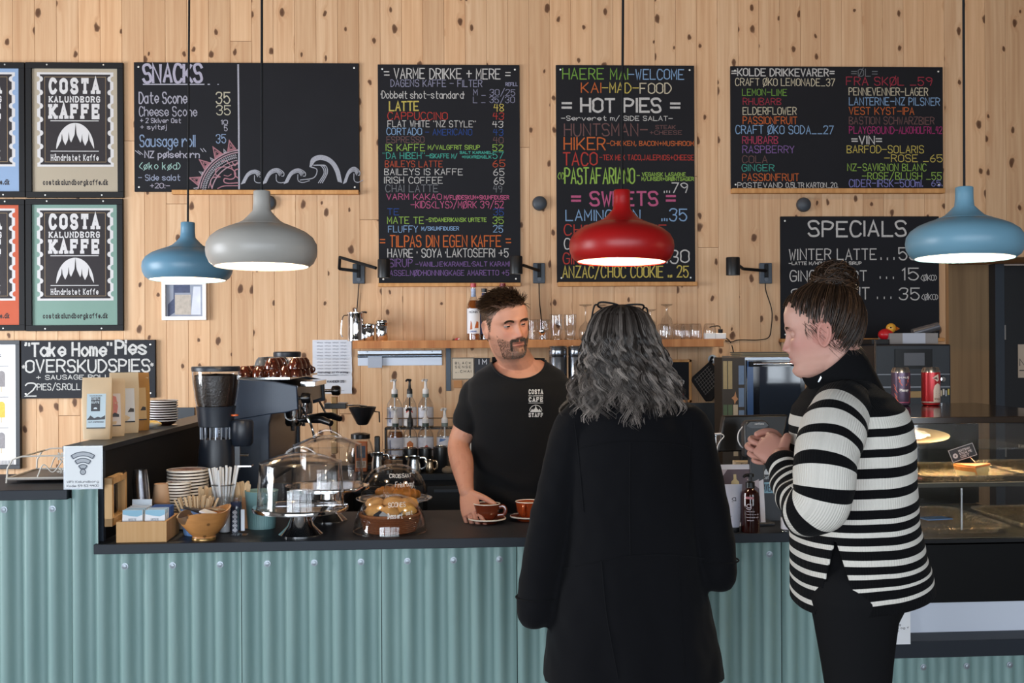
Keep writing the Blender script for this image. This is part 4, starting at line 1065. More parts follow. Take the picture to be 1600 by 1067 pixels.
p = on(226, 831, r=.03)
stack('plastic_cup', 'clear plastic cup nested in the tall leaning stack by the tea box', 'cup', 'nested clear plastic cups', p, 16, .0105, MB().lathe([(.0255, .0), (.0285, .0), (.0278, .003), (.022, .05), (.0215, .05), (.0265, .003)], 20), CLRP, lean=(-.0009, 0))
p = on(252, 824, r=.03)
KR = P('c6a282', .75, name='kraft_paper'); m = MB().lathe([(.028, 0), (.0315, 0), (.0318, .004), (.0308, .0045), (.0235, .065), (.0222, .066), (.0222, .063), (.002, .063), (.002, .062), (.0225, .062)], 26)
first = stack('paper_cup', 'brown paper cup nested upside down in the short stack behind the tea box', 'cup', 'nested brown paper cups', p, 11, .0082, m, KR)
def sauc(r, h): return MB().lathe([(r * .5, 0), (r * .55, .001), (r * .75, h * .35), (r, h * .8), (r, h), (r * .97, h), (r * .72, h * .55), (r * .4, h * .4), (.002, h * .4)], 34)
def saucer_stack(p, r, n, step, lab, grp):
 first = None
 for k in range(n):
  q = V(p) + V((R.uniform(-.0015, .0015), R.uniform(-.0015, .0015), step * k))
  if first is None:
   first = thing('saucer', lab, 'saucer', q, 0, grp)
   sauc(r, .016).build('dish', BROWN, first)
   MB().lathe([(r - .002, .0095), (r + .0008, .0105), (r + .0008, .0164), (r - .004, .0168)], 34).build('pale_rim', CREAM, first)
  else: copy_tree(first, q)
saucer_stack(on(294, 818, r=.072), .072, 16, .0112, 'brown saucer with a pale rim in the tall stack by the coffee grinder', 'saucers stacked by the grinder')
saucer_stack(on(279, 822, r=.042), .042, 14, .0102, 'small brown saucer with a pale rim in the narrow stack behind the paper cups', 'small saucers stacked behind the paper cups')
p = on(319, 846, r=.04)
WB = NT('bowl_wood'); _c = WB.coord(); _f = WB.noise(WB.coord('Object', (8, 8, 30)), 3, 5)
_col = WB.mix(_f, lin('c48a50'), lin('a06a38'))
_sp = WB.n('SeparateXYZ'); WB.l(_c, _sp.inputs[0])
_e = WB.math('ADD', WB.math('ADD', WB.math('MULTIPLY', _sp.outputs[0], -9.0), WB.math('MULTIPLY', _sp.outputs[2], 12.0)), WB.math('MULTIPLY', WB.noise(_c, 30, 4), 1.3))
WB.l(WB.mix(WB.ramp(_e, [(.0, 0), (1, 1)]), _col, _col), WB.b.inputs['Base Color'])
_mask = WB.ramp(WB.math('MULTIPLY_ADD', _e, .5), [(.0, 0), (.98, 0), (1.0, 1)])
_k = WB.n('TexVoronoi'); _k.inputs['Scale'].default_value = 24; WB.l(_c, _k.inputs['Vector'])
_kn = WB.ramp(_k.outputs['Distance'], [(0, 1), (.13, .9), (.17, 0)])
_thr = WB.math('GREATER_THAN', _e, 1.92)
WB.l(WB.mix(WB.math('MULTIPLY', _kn, .7), WB.mix(_thr, _col, lin('5e4632')), lin('3a2414')), WB.b.inputs['Base Color']); WB.set(Roughness=.4, Coat_Weight=.2)
root = thing('wooden_bowl', 'turned wooden bowl with a dark bark edge holding sugar sticks', 'bowl', p)
m = MB().lathe([(.034, 0), (.0385, .003), (.0375, .010), (.036, .013), (.048, .024), (.066, .046), (.078, .070), (.084, .092), (.079, .092), (.070, .068), (.055, .042), (.03, .026), (.002, .022)], 44)
m.v = [(x * (1 + .04 * math.sin(2 * math.atan2(y, x)) * z / .09), y, z + (.010 * math.cos(math.atan2(y, x) - .3) + .006 * math.sin(3 * math.atan2(y, x))) * max(0, (z - .05) / .042)) for x, y, z in m.v]
m.build('bowl_shell', WB.m, root)
m = MB().lathe([(.039, .0), (.0395, .006), (.038, .0085)], 34); m.build('foot_ring', P('8a6a3a', .25, .5), root)
for k, (a, b, c_, rx, rz, col, lab) in enumerate(((-.03, -.012, .082, .45, .5, '1d1d22', 'dark sugar stick lying in the wooden bowl'), (-.006, .004, .078, .3, .35, '2a2228', 'second dark stick beneath the other in the wooden bowl'), (.018, -.02, .076, .25, -.35, 'cfd0d6', 'white sugar sachet in the wooden bowl'), (.05, .01, .08, .2, 1.0, '8a7050', 'brown sugar sachet in the wooden bowl'), (.02, .03, .08, .1, .2, '74583c', 'folded brown sachet at the back of the wooden bowl'))):
 o = MB().box((0, 0, 0), (.072 if k < 2 else .05, .014 if k < 2 else .03, .006)).build('sugar_sachet', P(col, .5), bev=.002); o.location = V(p) + V((a, b, c_ + .014)); o.rotation_euler = (rx * .5, rx * .9, rz)
 tag(o, lab, 'sachet')
def ribbed(r0, r1, h, n, wall=.002, depth=.0012):
 rings = []
 N = n * 4
 def ring(r, z, d): return [V(((r + d * math.cos(n * 2 * PI * k / N)) * math.cos(2 * PI * k / N), (r + d * math.cos(n * 2 * PI * k / N)) * math.sin(2 * PI * k / N), z)) for k in range(N)]
 return MB().loft([ring(r0, 0, 0), ring(r0 + (r1 - r0) * .1, h * .1, depth), ring(r0 + (r1 - r0) * .9, h * .9, depth), ring(r1, h, 0), ring(r1 - wall, h, 0), ring(r0 - wall, wall, 0)])
p = on(308, 838, r=.045)
root = thing('ribbed_bowl', 'blue ribbed bowl packed with wooden stirrers behind the wooden bowl', 'bowl', p)
ribbed(.042, .053, .088, 26).build('bowl_shell', P('6d92c4', .5), root)
STICK = P('d8b78e', .7, rand=.25, var=.1, name='birch_stick')
def stick_mesh(L, w_=.006, t=.0014):
 pts = [(-w_ / 2, 0), (w_ / 2, 0), (w_ / 2, L - w_ / 2)] + [(w_ / 2 * math.cos(a), L - w_ / 2 + w_ / 2 * math.sin(a)) for a in (.6, 1.2, 1.57, 1.94, 2.5)] + [(-w_ / 2, L - w_ / 2)]
 return MB().prism(pts, t)
def sticks(n, p, r, L, spread, lab, grp, name='wooden_stirrer', w_=.006, mat=None, flatfan=False, up=.0):
 first = None
 for k in range(n):
  a = R.uniform(0, 2 * PI); rr = r * math.sqrt(R.random())
  x, y = rr * math.cos(a), rr * math.sin(a)
  if flatfan: x, y = r * (2 * (k + .5) / n - 1), R.uniform(-.4, .4) * r
  loc = V(p) + V((x * .55, y * .55, up + R.uniform(0, .006)))
  if first is None:
   first = stick_mesh(L, w_).build(name, mat or STICK, angle=30); o = first; tag(o, lab, 'stirrer' if 'stirrer' in name else 'stick', grp)
  else: o = first.copy(); C.objects.link(o)
  o.location = loc
  o.rotation_euler = (-y / r * spread + R.uniform(-.05, .05), x / r * spread + R.uniform(-.05, .05), R.uniform(-.6, .6))
sticks(34, V(p) + V((0, 0, .004)), .046, .122, .42, 'thin wooden stirrer fanned out in the blue ribbed bowl', 'stirrers in the blue bowl', flatfan=True)
p = on(290, 829, r=.035)
root = thing('sugar_jar', 'clip top glass sugar jar with a spoon, behind the blue bowl', 'jar', p)
MB().lathe([(.03, 0), (.033, .004), (.033, .05), (.029, .062), (.029, .07), (.027, .07), (.027, .062), (.031, .05), (.031, .005), (.002, .004)], 28).build('jar_glass', GLASS2, root)
MB().lathe([(.0302, .005), (.0302, .03), (.002, .033)], 24).build('sugar', P('e4dfd6', .9), root)
MB().lathe([(.0295, .066), (.031, .067), (.031, .071), (.0295, .072)], 28).build('clip_ring', STEEL, root)
MB().tube([(.005, 0, .02), (.03, -.005, .085), (.05, -.008, .097), (.058, -.008, .098)], .0018, 6).build('spoon', CHROME, root)
MB().tube([(-.012, .0, .03), (-.012, 0, .11)], .002, 6).build('stirring_rod', P('3a2e28', .5), root)
def open_box(name, label, p, w_, d_, h, mat, rz=0, t=.004):
 root = thing(name, label, 'box', p, rz)
 m = MB().box((0, -d_ / 2 + t / 2, h / 2), (w_, t, h)).box((0, d_ / 2 - t / 2, h / 2), (w_, t, h)).box((-w_ / 2 + t / 2, 0, h / 2), (t, d_ - 2 * t, h)).box((w_ / 2 - t / 2, 0, h / 2), (t, d_ - 2 * t, h)).box((0, 0, t / 2), (w_ - .001, d_ - .001, t))
 m.build('box_body', mat, root, bev=.0008)
 return root
p = on(318, 824, r=.04); open_box('cutlery_box', 'dark wooden box of wooden spoons beside the straw jar', p, .07, .06, .075, P('8a5c38', .6, var=.2, vs=30), .15)
sticks(13, V(p) + V((0, 0, .006)), .03, .125, .28, 'wooden spoon standing in the dark wooden box', 'wooden spoons in the dark box', 'wooden_spoon_stick', .012)
p = on(376, 826, r=.03); open_box('stick_box', 'light wooden box of flat wooden sticks between straws and mint bucket', p, .055, .06, .105, P('a8754a', .6, var=.2, vs=30), .1)
sticks(8, V(p) + V((0.004, 0, .006)), .02, .148, .2, 'flat wooden stick standing in the light wooden box', 'flat sticks in the light box', 'flat_stick', .013)
p = on(350, 830, r=.045)
root = thing('straw_jar', 'clear glass jar crammed with white paper straws', 'jar', p)
MB().lathe([(.036, 0), (.04, .004), (.041, .13), (.0405, .15), (.0425, .155), (.042, .158), (.039, .156), (.0385, .13), (.0375, .006), (.002, .004)], 30).build('jar_glass', GLASS2, root)
MB().tube([(x, y, .153) for x, y in circle_pts(0, 0, .0425, n=24)[:-1]], .0016, 6, closed=True).build('clip_ring', STEEL, root)
first = None
for k in range(16):
 a = k * 2.4; rr = .026 * math.sqrt((k + .5) / 16); x, y = rr * math.cos(a), rr * math.sin(a)
 if first is None:
  first = MB().lathe([(.0038, 0), (.0042, 0), (.0042, .2), (.0034, .2), (.0034, .15), (.001, .14)], 10).build('paper_straw', P('e2e0de', .7)); o = first
  tag(o, 'white paper straw standing in the glass jar', 'straw', 'white straws in the jar')
 else: o = first.copy(); C.objects.link(o)
 o.location = V(p) + V((x * .5, y * .5, .006 + R.uniform(0, .012))); o.rotation_euler = (-y * 7 + .02, x * 8.5, 0)
for px, lab, fill, col in ((351, 'glass salt shaker with white salt, in front of the straw jar', .06, 'd8d8da'), (369, 'glass shaker with blue patterned sachets behind the acrylic stand', .1, '2c3350')):
 p = on(px, 834 if px < 360 else 832, r=.022)
 root = thing('glass_shaker', lab, 'shaker', p)
 MB().lathe([(.018, 0), (.0205, .003), (.0205, .085), (.0165, .098), (.019, .1), (.019, .118), (.0165, .12), (.015, .118), (.0145, .098), (.0185, .085), (.0185, .004), (.002, .003)], 24).build('jar_glass', GLASS2, root)
 MB().lathe([(.0182, .004), (.0182, fill), (.002, fill + .003)], 20).build('contents', P(col, .8), root)
 for z in (.103, .108, .113): MB().tube([(x, y, z) for x, y in circle_pts(0, 0, .0192, n=20)[:-1]], .001, 5, closed=True).build('thread', GLASS2, root)
p = on(372, 838)
root = thing('acrylic_stand', 'small clear acrylic stand with a black and white diamond patterned card', 'stand', p, CROT)
ACR = glassy('acrylic', (.93, .94, .96), edge=.6)
MB().box((0, .02, .0015), (.052, .045, .003)).box((-.003, .018, .045), (.003, .03, .086)).build('acrylic', ACR, root)
MB().box((-.013, .02, .046), (.02, .0015, .075)).build('card', P('20263a', .5), root)
m = MB(); f_ = lambda u, v: V((u - .013, .0188, v))
for k in range(5):
 z = .018 + k * .0145; ribbon(m, [(-.0075, z), (0, z + .0065), (.0075, z), (0, z - .0065), (-.0075, z)], .0016, f_); ribbon(m, [(-.002, z), (.002, z)], .003, f_)
m.build('diamond_print', P('dcdce2', .5), root, flat=True)
MB().box((.012, .021, .05), (.012, .001, .07)).build('clear_strip', P('c4c8d0', .4), root)
p = on(409, 828, r=.048)
root = thing('mint_bucket', 'mint green ribbed bucket beside the near cake stand', 'bucket', p)
ribbed(.046, .052, .085, 40, depth=.0006).build('bucket_shell', P('6c8f90', .45, name='mint_glaze'), root)
MB().lathe([(.0505, .080), (.0525, .081), (.0565, .126), (.0575, .128), (.0555, .129), (.0535, .126), (.05, .086)], 40).build('bucket_collar', P('759898', .45), root)
def cake_stand(label, p, h, rp, rc, hc):
 root = thing('cake_stand', label, 'cake stand', p)
 b = rp * .46
 MB().lathe([(b, 0), (b, .003), (b * .86, .012), (b * .62, .03), (.034, .055), (.028, h - .012), (.034, h - .004)], 40).build('pedestal', CHROME, root)
 MB().lathe([(.03, h - .006), (rp * .92, h - .006), (rp * .99, h - .004), (rp, h + .004), (rp * .985, h + .009), (rp * .96, h + .006), (.002, h + .006)], 56).build('plate', CHROME, root)
 c = thing('glass_cover', label.split()[0] + ' clear drum shaped cover with a loop handle' , 'cover', V(p) + V((0, 0, h + .0065)))
 r = rc
 MB().lathe([(r, 0), (r * .945, hc * .97), (r * .925, hc), (r * .5, hc + .022), (.03, hc + .03), (.002, hc + .031), (.002, hc + .028), (.03, hc + .027), (r * .5, hc + .019), (r * .915, hc - .003), (r * .932, hc * .96), (r * .985, 0)], 56).build('clear_drum', GLASS, c)
 MB().tube([(x, y, .0015) for x, y in circle_pts(0, 0, r * .995, n=48)[:-1]], .002, 6, closed=True).build('rim_band', GLASS2, c)
 MB().tube([(x, y, hc * .985) for x, y in circle_pts(0, 0, r * .937, n=48)[:-1]], .0022, 6, closed=True).build('shoulder_band', GLASS2, c)
 pts = catmull([(-.05, 0, hc + .018), (-.04, 0, hc + .034), (0, 0, hc + .05), (.04, 0, hc + .034), (.05, 0, hc + .018)], 6)
 MB().tube(pts, .0042, 8, flat=1.5).build('loop_handle', GLASS2, c)
 return root
p = on(470, 841, r=.075); cake_stand('near chrome cake stand, empty under a clear cover', p, .085, .158, .143, .15)
p = on(512, 818, r=.07); cake_stand('far chrome cake stand, empty, partly hidden by the near one', p, .118, .150, .128, .148)
PASTRY = P('d09a58', .6, var=.35, vs=30, bump=.4, bs=90, name='baked_crust')
DOME = glassy('dome_glass', (.96, .96, .96), edge=.5)
def dome(label, p, r, h, words, ang=.35):
 c = thing('glass_dome', label, 'dome', p)
 prof = [(r * math.cos(a) ** .8 if a < 1.55 else .012, h * math.sin(a) ** .95) for a in [i * PI / 2 / 14 for i in range(15)]]
 prof[-1] = (.012, h)
 inner = [(max(.002, a - .0025), max(0, b - .0025)) for a, b in prof[::-1]]
 MB().lathe(prof + inner, 52).build('dome_shell', DOME, c)
 MB().tube([(x, y, .002) for x, y in circle_pts(0, 0, r, n=48)[:-1]], .0028, 6, closed=True).build('rim_band', GLASS2, c)
 MB().lathe([(.012, h - .002), (.009, h + .006), (.012, h + .012), (.0185, h + .02), (.0185, h + .028), (.012, h + .033), (.002, h + .034)], 14).build('knob', GLASS2, c, flat=True)
 m = MB(); m.nrm = V((0, 0, 0))
 def f_(u, v):          # u across (m), v = height
  v = min(h * .97, max(0, v)); t = math.asin(min(1, (v / h)) ** (1 / .95)); rr = r * max(.02, math.cos(t)) ** .8 + .0008
  a = -PI / 2 + u / max(.04, rr); return V((rr * math.cos(a), rr * math.sin(a), v))
 for t, a, b, z0, z1 in words: letter(m, t, a, b, z0, z1, f_, th=.0017, jit=.06)
 m.build('pen_lettering', P('e4e2e0', .6), c, flat=True)
 return c
p = on(609.5, 840, r=.122)
dome('near glass dome covering a wicker basket of muffins', p, .122, .125, [('Dessert', -.0, .05, .060, .075), ('ost', .062, .088, .068, .08), ('SCONES', .0, .06, .094, .106)])
root = thing('wicker_basket', 'reddish brown wicker basket under the near glass dome', 'basket', V(p) + V((.0, 0, .002)))
n = 44; m = MB()
for i, z in enumerate([.004 + k * .0068 for k in range(8)]):
 rr = .083 + .016 * (z / .055)
 m.tube([((rr + .0016 * (-1) ** (k + i)) * math.cos(2 * PI * k / n), (rr + .0016 * (-1) ** (k + i)) * math.sin(2 * PI * k / n), z) for k in range(n)], .0038, 5, closed=True)
WICK = P('7a4426', .5, var=.35, vs=120, name='brown_wicker')
m.build('weave', WICK, root)['kind'] = 'stuff'
m = MB()
for k in range(n): a = 2 * PI * (k + .5) / n; m.tube([(.083 * math.cos(a), .083 * math.sin(a), 0), (.1 * math.cos(a), .1 * math.sin(a), .058)], .0018, 4)
m.build('stakes', P('8a5030', .5), root)['kind'] = 'stuff'
MB().tube([(x, y, .058) for x, y in circle_pts(0, 0, .1, n=40)[:-1]], .005, 7, closed=True).build('rim', P('8f5632', .5, var=.3, vs=120), root)
MB().cyl((0, 0, 0), .084, .004, 30).build('basket_base', WICK, root)
def muffin(loc, s, lab, wrap=None, col=None):
 o = thing('muffin', lab, 'muffin', loc, R.uniform(0, 6), 'muffins in the wicker basket')
 m = MB().lathe([(.022, 0), (.03, .028), (.037, .034), (.038, .042), (.031, .055), (.016, .063), (.002, .065)], 20)
 m.v = [tuple(V(v) * s * (1 + .07 * noise.noise(V(v) * 45 + V(loc) * 9))) for v in m.v]
 m.build('cake', col or PASTRY, o)
 if wrap:
  g = MB()
  for k in range(4):
   a = k * PI / 2 + .3; b = [V((.030 * math.cos(a + d), .030 * math.sin(a + d), .0)) for d in (-.7, .7)]; t = [V((.044 * math.cos(a + d), .044 * math.sin(a + d), .038)) for d in (-.45, .45)]
   tp = V((.05 * math.cos(a), .05 * math.sin(a), .052)); g.add([b[0] * s, b[1] * s, t[1] * s, tp * s, t[0] * s], [(0, 1, 2, 3, 4)])
  g.build('paper_wrap', P(wrap, .8), o, flat=True)
mu = [(-.045, -.045, .032, 'muffin in a dark paper wrap at the front of the wicker basket', '3a3a40', None), (.005, -.058, .03, 'muffin in a pale paper wrap at the front of the wicker basket', 'b8b4b0', None),
      (.056, -.035, .034, 'large plain golden muffin on the far side of the wicker basket', None, P('d8a458', .6, var=.3, vs=30)), (-.05, .03, .05, 'golden muffin at the back of the basket nearest the cake stand', None, None), (.01, .02, .055, 'golden muffin in the middle of the wicker basket', None, None), (.06, .04, .045, 'golden muffin at the back of the basket nearest the cups', None, None)]
for a, b, z, lab, wr, cm in mu: muffin(V(p) + V((a * .95, b * .95, z)), 1.0 if z < .05 else .95, lab, wr, cm)
p2 = on(616, 806, r=.09) + V((0, 0, 0))
root = thing('glass_cake_plate', 'low footed glass plate of croissants under the far dome', 'plate', p2)
MB().lathe([(.07, 0), (.07, .003), (.03, .012), (.022, .03), (.03, .042), (.128, .046), (.14, .05), (.142, .054), (.138, .055), (.126, .051), (.002, .048)], 48).build('plate_glass', GLASS2, root)
dome('far glass dome covering croissants on a glass plate', V(p2) + V((0, 0, .052)), .124, .128, [('CROISSANT', -.01, .075, .088, .1), ('Frisk bagt', .012, .088, .056, .073)])
def croissant(loc, rz, s, lab):
 o = MB(); pts, rad = [], []
 N = 44
 for k in range(N + 1):
  t = k / N; a = -1.15 + 2.3 * t
  pts.append(V((.055 * math.sin(a), -.03 * math.cos(a) + .03, .018)) * s)
  e = math.sin(PI * min(1, max(0.02, t))) ** .75
  seg = (t * 7) % 1
  rad.append(s * (.004 + .019 * e * (1 + .30 * (1 - seg) ** 1.5)))
 o.tube(pts, rad, 14, flat=.85)
 ob = o.build('croissant', P('c07a30', .45, var=.45, vs=24, bump=.3, bs=80, name='croissant_crust'), angle=30); ob.location = loc; ob.rotation_euler.z = rz
 tag(ob, lab, 'croissant', 'croissants under the far dome')
croissant(V(p2) + V((.045, -.045, .051)), .15, 1.12, 'croissant lying in front on the glass plate, nearest the cups')
croissant(V(p2) + V((-.02, .02, .051)), -.25, 1.1, 'croissant in the middle of the glass plate')
croissant(V(p2) + V((.02, .05, .062)), .5, .95, 'croissant at the back of the glass plate')
def coffee(px, py, glaze, lab_s, lab_c, ang, rs=.066):
 p = on(px, py, r=.05)
 s = thing('saucer', lab_s, 'saucer', p)
 MB().lathe([(.035, 0), (.038, 0), (.045, .006), (rs, .014), (rs, .0165), (rs * .96, .0165), (.045, .010), (.03, .008), (.002, .008)], 40).build('dish', glaze, s)
 MB().lathe([(rs - .004, .0155), (rs + .0008, .0135), (rs + .0012, .0165), (rs - .002, .0178)], 40).build('pale_rim', CREAM, s)
 c = thing('coffee_cup', lab_c, 'cup', V(p) + V((0, 0, .0085)), ang)
 MB().lathe([(.024, 0), (.028, .003), (.042, .026), (.0465, .055), (.0475, .058), (.046, .059), (.0445, .056), (.040, .028), (.02, .012), (.002, .011)], 36).build('cup_body', glaze, c)
 MB().lathe([(.0445, .057), (.0478, .0575), (.0475, .0595), (.0455, .060)], 36).build('pale_rim', CREAM, c)
 MB().lathe([(.043, .0505), (.002, .0512)], 30).build('coffee', COFFEE, c)
 MB().tube(catmull([(.043, 0, .046), (.058, 0, .05), (.066, 0, .038), (.060, 0, .022), (.040, 0, .018)], 6), [.0055] * 25, 8, flat=1.3).build('handle', glaze, c)
coffee(761, 820, P('6a2c18', .18, spec=.6, coat=.4), 'dark brown saucer with a pale rim held by the man', 'dark brown cup of coffee with its handle towards the women', -.25)
coffee(826, 816, ORANGE, 'rust coloured saucer half hidden by the black coat sleeve', 'rust coloured cup of coffee half hidden by the black coat', -1.9)
BAGM = P('c8ae8c', .6, var=.1, vs=14, bump=.5, bs=40, name='kraft_bag')
def coffee_bag(label, loc, rz, w_, h, lab_col, art, mat=None):
 root = thing('coffee_bag', label, 'bag', loc, rz, 'coffee bags on the black ledge')
 d_ = w_ * .5; rings = []
 for i in range(13):
  t = i / 12; z = h * t
  dd = d_ * (1 - t ** 1.8) * .5 + .0025 ; ww = w_ / 2 * (.93 + .05 * math.sin(t * 3)) * (1 + .10 * t)
  if i == 0: dd *= .9
  ring = []
  for a, b in ((-1, -.75), (-.85, -1), (-.3, -1.06), (.3, -1.06), (.85, -1), (1, -.75), (1, 0), (1, .75), (.85, 1), (.3, 1.04), (-.3, 1.04), (-.85, 1), (-1, .75), (-1, 0)):
   w2 = ww * (1 - (.10 * (1 - t) if abs(a) == 1 and b == 0 else 0))
   ring.append(V((a * w2, b * dd + .004 * noise.noise(V((a * 3, z * 30, rz * 7))), z)))
  rings.append(ring)
 m = MB().loft(rings); m.build('pouch', mat or BAGM, root, angle=50)
 sl = lambda v: -(d_ * (1 - (v / h) ** 1.8) * .5 + .0025) * 1.05 - .0012
 f_ = lambda u, v: V((u, sl(v), v))
 m = MB(); N = 8; z0, z1, hw = h * .18, h * .74, w_ * .33
 for k in range(N):
  a, b = z0 + (z1 - z0) * k / N, z0 + (z1 - z0) * (k + 1) / N
  m.add([f_(-hw, a), f_(hw, a), f_(hw, b), f_(-hw, b)], [(0, 1, 2, 3)])
 m.build('paper_label', P(lab_col, .5), root, flat=True)
 MB().box((0, -.0008, h - .022), (w_ * .95, .0085, .006)).build('seal_strip', P('cdb898', .45), root)
 g = lambda u, v: f_(u, v) + V((0, -.0008, 0))
 if art == 'stamp':
  m = MB(); q = [(-.6, .52), (.35, .52), (.35, .9), (-.6, .9)]
  m.poly([g(a * hw, z0 + (z1 - z0) * b) for a, b in ((-.55, .5), (.4, .5), (.4, .9), (-.55, .9))])
  m.poly([g(a * hw, z0 + (z1 - z0) * b) for a, b in ((-.95, .25), (-.6, .38), (-.2, .3), (.2, .34), (.5, .31), (.95, .38), (.95, .26), (0, .25))])
  m.poly([g(a * hw, z0 + (z1 - z0) * b) for a, b in ((-1, .0), (1, .0), (1, .035), (-1, .035))])
  m.build('print', P('2a2a30', .5), root, flat=True)
  m = MB(); g2 = lambda u, v: g(u, v) + V((0, -.0006, 0))
  for t, b in (('COSTA', .82), ('KAFFE', .72)): letter(m, t, -.48 * hw, .33 * hw, z0 + (z1 - z0) * b, z0 + (z1 - z0) * (b + .065), g2, slab=1.5)
  m.poly([g2(a, b) for a, b in [(-.08 * hw + .2 * hw * math.cos(k * PI / 10), z0 + (z1 - z0) * .56 + .2 * hw * math.sin(k * PI / 10)) for k in range(11)]])
  m.build('stamp_lettering', P('c4d0d8', .5), root, flat=True)
  m = MB(); letter(m, 'NAT. ESPRESSO', -.8 * hw, .8 * hw, z0 + (z1 - z0) * .17, z0 + (z1 - z0) * .205, g, th=.0012)
  letter(m, 'Costa Kalundborg Kaffe', -.7 * hw, .6 * hw, z0 + (z1 - z0) * .93, z0 + (z1 - z0) * .955, g, th=.001)
  m.build('lettering', P('6a7078', .5), root, flat=True)
 elif art == 'peak':
  m = MB(); m.poly([g(a * hw, z0 + (z1 - z0) * b) for a, b in ((-.6, .3), (.5, .3), (.7, .6), (.5, .9), (.0, .95), (-.3, .7))]); m.build('print', P('c47a70', .5, var=.3, vs=40), root, flat=True)
  m = MB(); m.poly([g(a * hw, z0 + (z1 - z0) * b) for a, b in ((-.3, .28), (.8, .28), (.8, .36), (.3, .42))]); m.poly([g(a * hw, z0 + (z1 - z0) * b) for a, b in ((-1, .0), (1, .0), (1, .035), (-1, .035))]); m.build('dark_print', P('2a2a30', .5), root, flat=True)
  m = MB(); letter(m, 'Ethiopien', -.9 * hw, -.2 * hw, z0 + (z1 - z0) * .5, z0 + (z1 - z0) * .58, g, th=.0014); m.build('lettering', P('3c3a5a', .5), root, flat=True)
 else:
  m = MB(); m.poly([g(a * hw, z0 + (z1 - z0) * b) for a, b in ((.2, .3), (.9, .3), (.9, .4), (.5, .42))]); m.poly([g(a * hw, z0 + (z1 - z0) * b) for a, b in ((-1, .0), (1, .0), (1, .035), (-1, .035))]); m.build('print', P('2a2a30', .5), root, flat=True)
def onled(px, py): return PZ(px, py, DZ + .0005)
q = onled(147, 687); coffee_bag('first kraft coffee bag on the ledge, its pale blue label facing the room', q + V((0.003, .028, 0)), .12, .094, .212, 'b4c6d0', 'stamp')
q = onled(173, 683); coffee_bag('second kraft coffee bag on the ledge, with a pink print on its label', q + V((-.012, .045, 0)), .42, .09, .205, 'cfc6c2', 'peak')
q = onled(195, 678); coffee_bag('third coffee bag on the ledge, tallest, with a white label', q + V((-.018, .055, 0)), .5, .098, .222, 'd0d4da', 'plain', P('cdb898', .5, bump=.5, bs=40, var=.1))
q = onled(212, 675); coffee_bag('last coffee bag on the ledge, golden brown and half hidden', q + V((-.022, .09, 0)), .6, .09, .218, 'c8a878', 'plain', P('a8783c', .5, bump=.5, bs=40, var=.1))
q = onled(234, 669)
m = MB().sphere((0, 0, .016), 1, 18, 8, (.048, .026, .015)); m.v = [(x, y, z + .003 * noise.noise(V((x, y, z)) * 60)) for x, y, z in m.v]
SNK = NT('packet_foil'); SNK.l(SNK.ramp(SNK.noise(SNK.coord(), 22, 2), [(.3, lin('d8d4cc')), (.5, lin('c8a848')), (.7, lin('8fa0b4'))]), SNK.b.inputs['Base Color']); SNK.set(Roughness=.35)
o = m.build('snack_packet', SNK.m); o.location = q; o.rotation_euler.z = -.1; tag(o, 'small crumpled snack packet lying before the stacked bowls', 'packet')
q = onled(243, 667) + V((.0, .12, 0))
first = None
for k in range(9):
 if first is None:
  first = thing('stacked_bowl', 'dark brown bowl with a white rim in the pile behind the coffee bags', 'bowl', q, 0, 'white rimmed bowls on the ledge')
  MB().lathe([(.03, 0), (.042, .004), (.055, .018), (.056, .0195), (.053, .019), (.04, .007), (.002, .006)], 32).build('dish', P('2c1c18', .3), first)
  MB().lathe([(.0545, .0165), (.0565, .0165), (.0568, .0205), (.054, .021)], 32).build('white_rim', P('d8d6d6', .35), first)
 else: copy_tree(first, V(q) + V((0, 0, .0098 * k)))
MB().lathe([(.0535, .0), (.002, -.001)], 24).build('glaze', BROWN, first)
q = PZ(10, 755, BARZ); e = PZ(100, 754, BARZ)
root = thing('wire_tray', 'cream metal tray with wire flowers on the higher bar top', 'tray', (q.x, q.y, BARZ), CROT)
CRW = P('c9c2b8', .5, name='cream_wire'); TW, TD = (e.x - q.x) + .06, .28
m = MB(); m.box((TW / 2, TD / 2, .012), (TW, TD, .004)); m.build('tray_base', P('8a8078', .6, var=.2, vs=30), root)
m = MB()
for y in (0, TD): m.tube([(0, y, 0), (.002, y, .018), (.004, y, .05), (.02, y, .078), (.05, y, .088), (TW - .05, y, .09), (TW, y, .06)], .003, 6); m.tube([(0, y, .016), (TW, y, .016)], .0035, 6)
m.tube([(.0, 0, .016), (.0, TD, .016)], .003, 6); m.tube([(.03, 0, .082), (.03, TD, .082)], .003, 6)
m.build('wire_rail', CRW, root)
m = MB()
for y in (TD, .0):
 for k in range(3 if y else 1):
  cx_ = .1 + k * .055 + (0 if y else .05)
  m.tube(catmull([(cx_ - .05, y, .02), (cx_ - .03, y, .06), (cx_, y, .035), (cx_ + .03, y, .07)], 6), .0022, 6)
m.build('wire_scroll', CRW, root)
for k, (x, y, z) in enumerate(((.085, TD, .06), (.115, TD, .045), (.15, TD, .072), (.18, TD, .05), (.205, TD, .085), (.13, .0 + .15, .02))):
 g = MB()
 for j in range(6):
  a = j * PI / 3; g.prism([(x + .014 * math.cos(a + d) * s_, z + .014 * math.sin(a + d) * s_) for d, s_ in ((0, .15), (-.4, .8), (0, 1.25), (.4, .8))], .002, Matrix.Translation((0, y - .003, 0)))
 g.cyl((x, y - .004, z), .004, .005, 8, Matrix.Rotation(-PI / 2, 3, 'X')); g.build('flower', CRW, root)
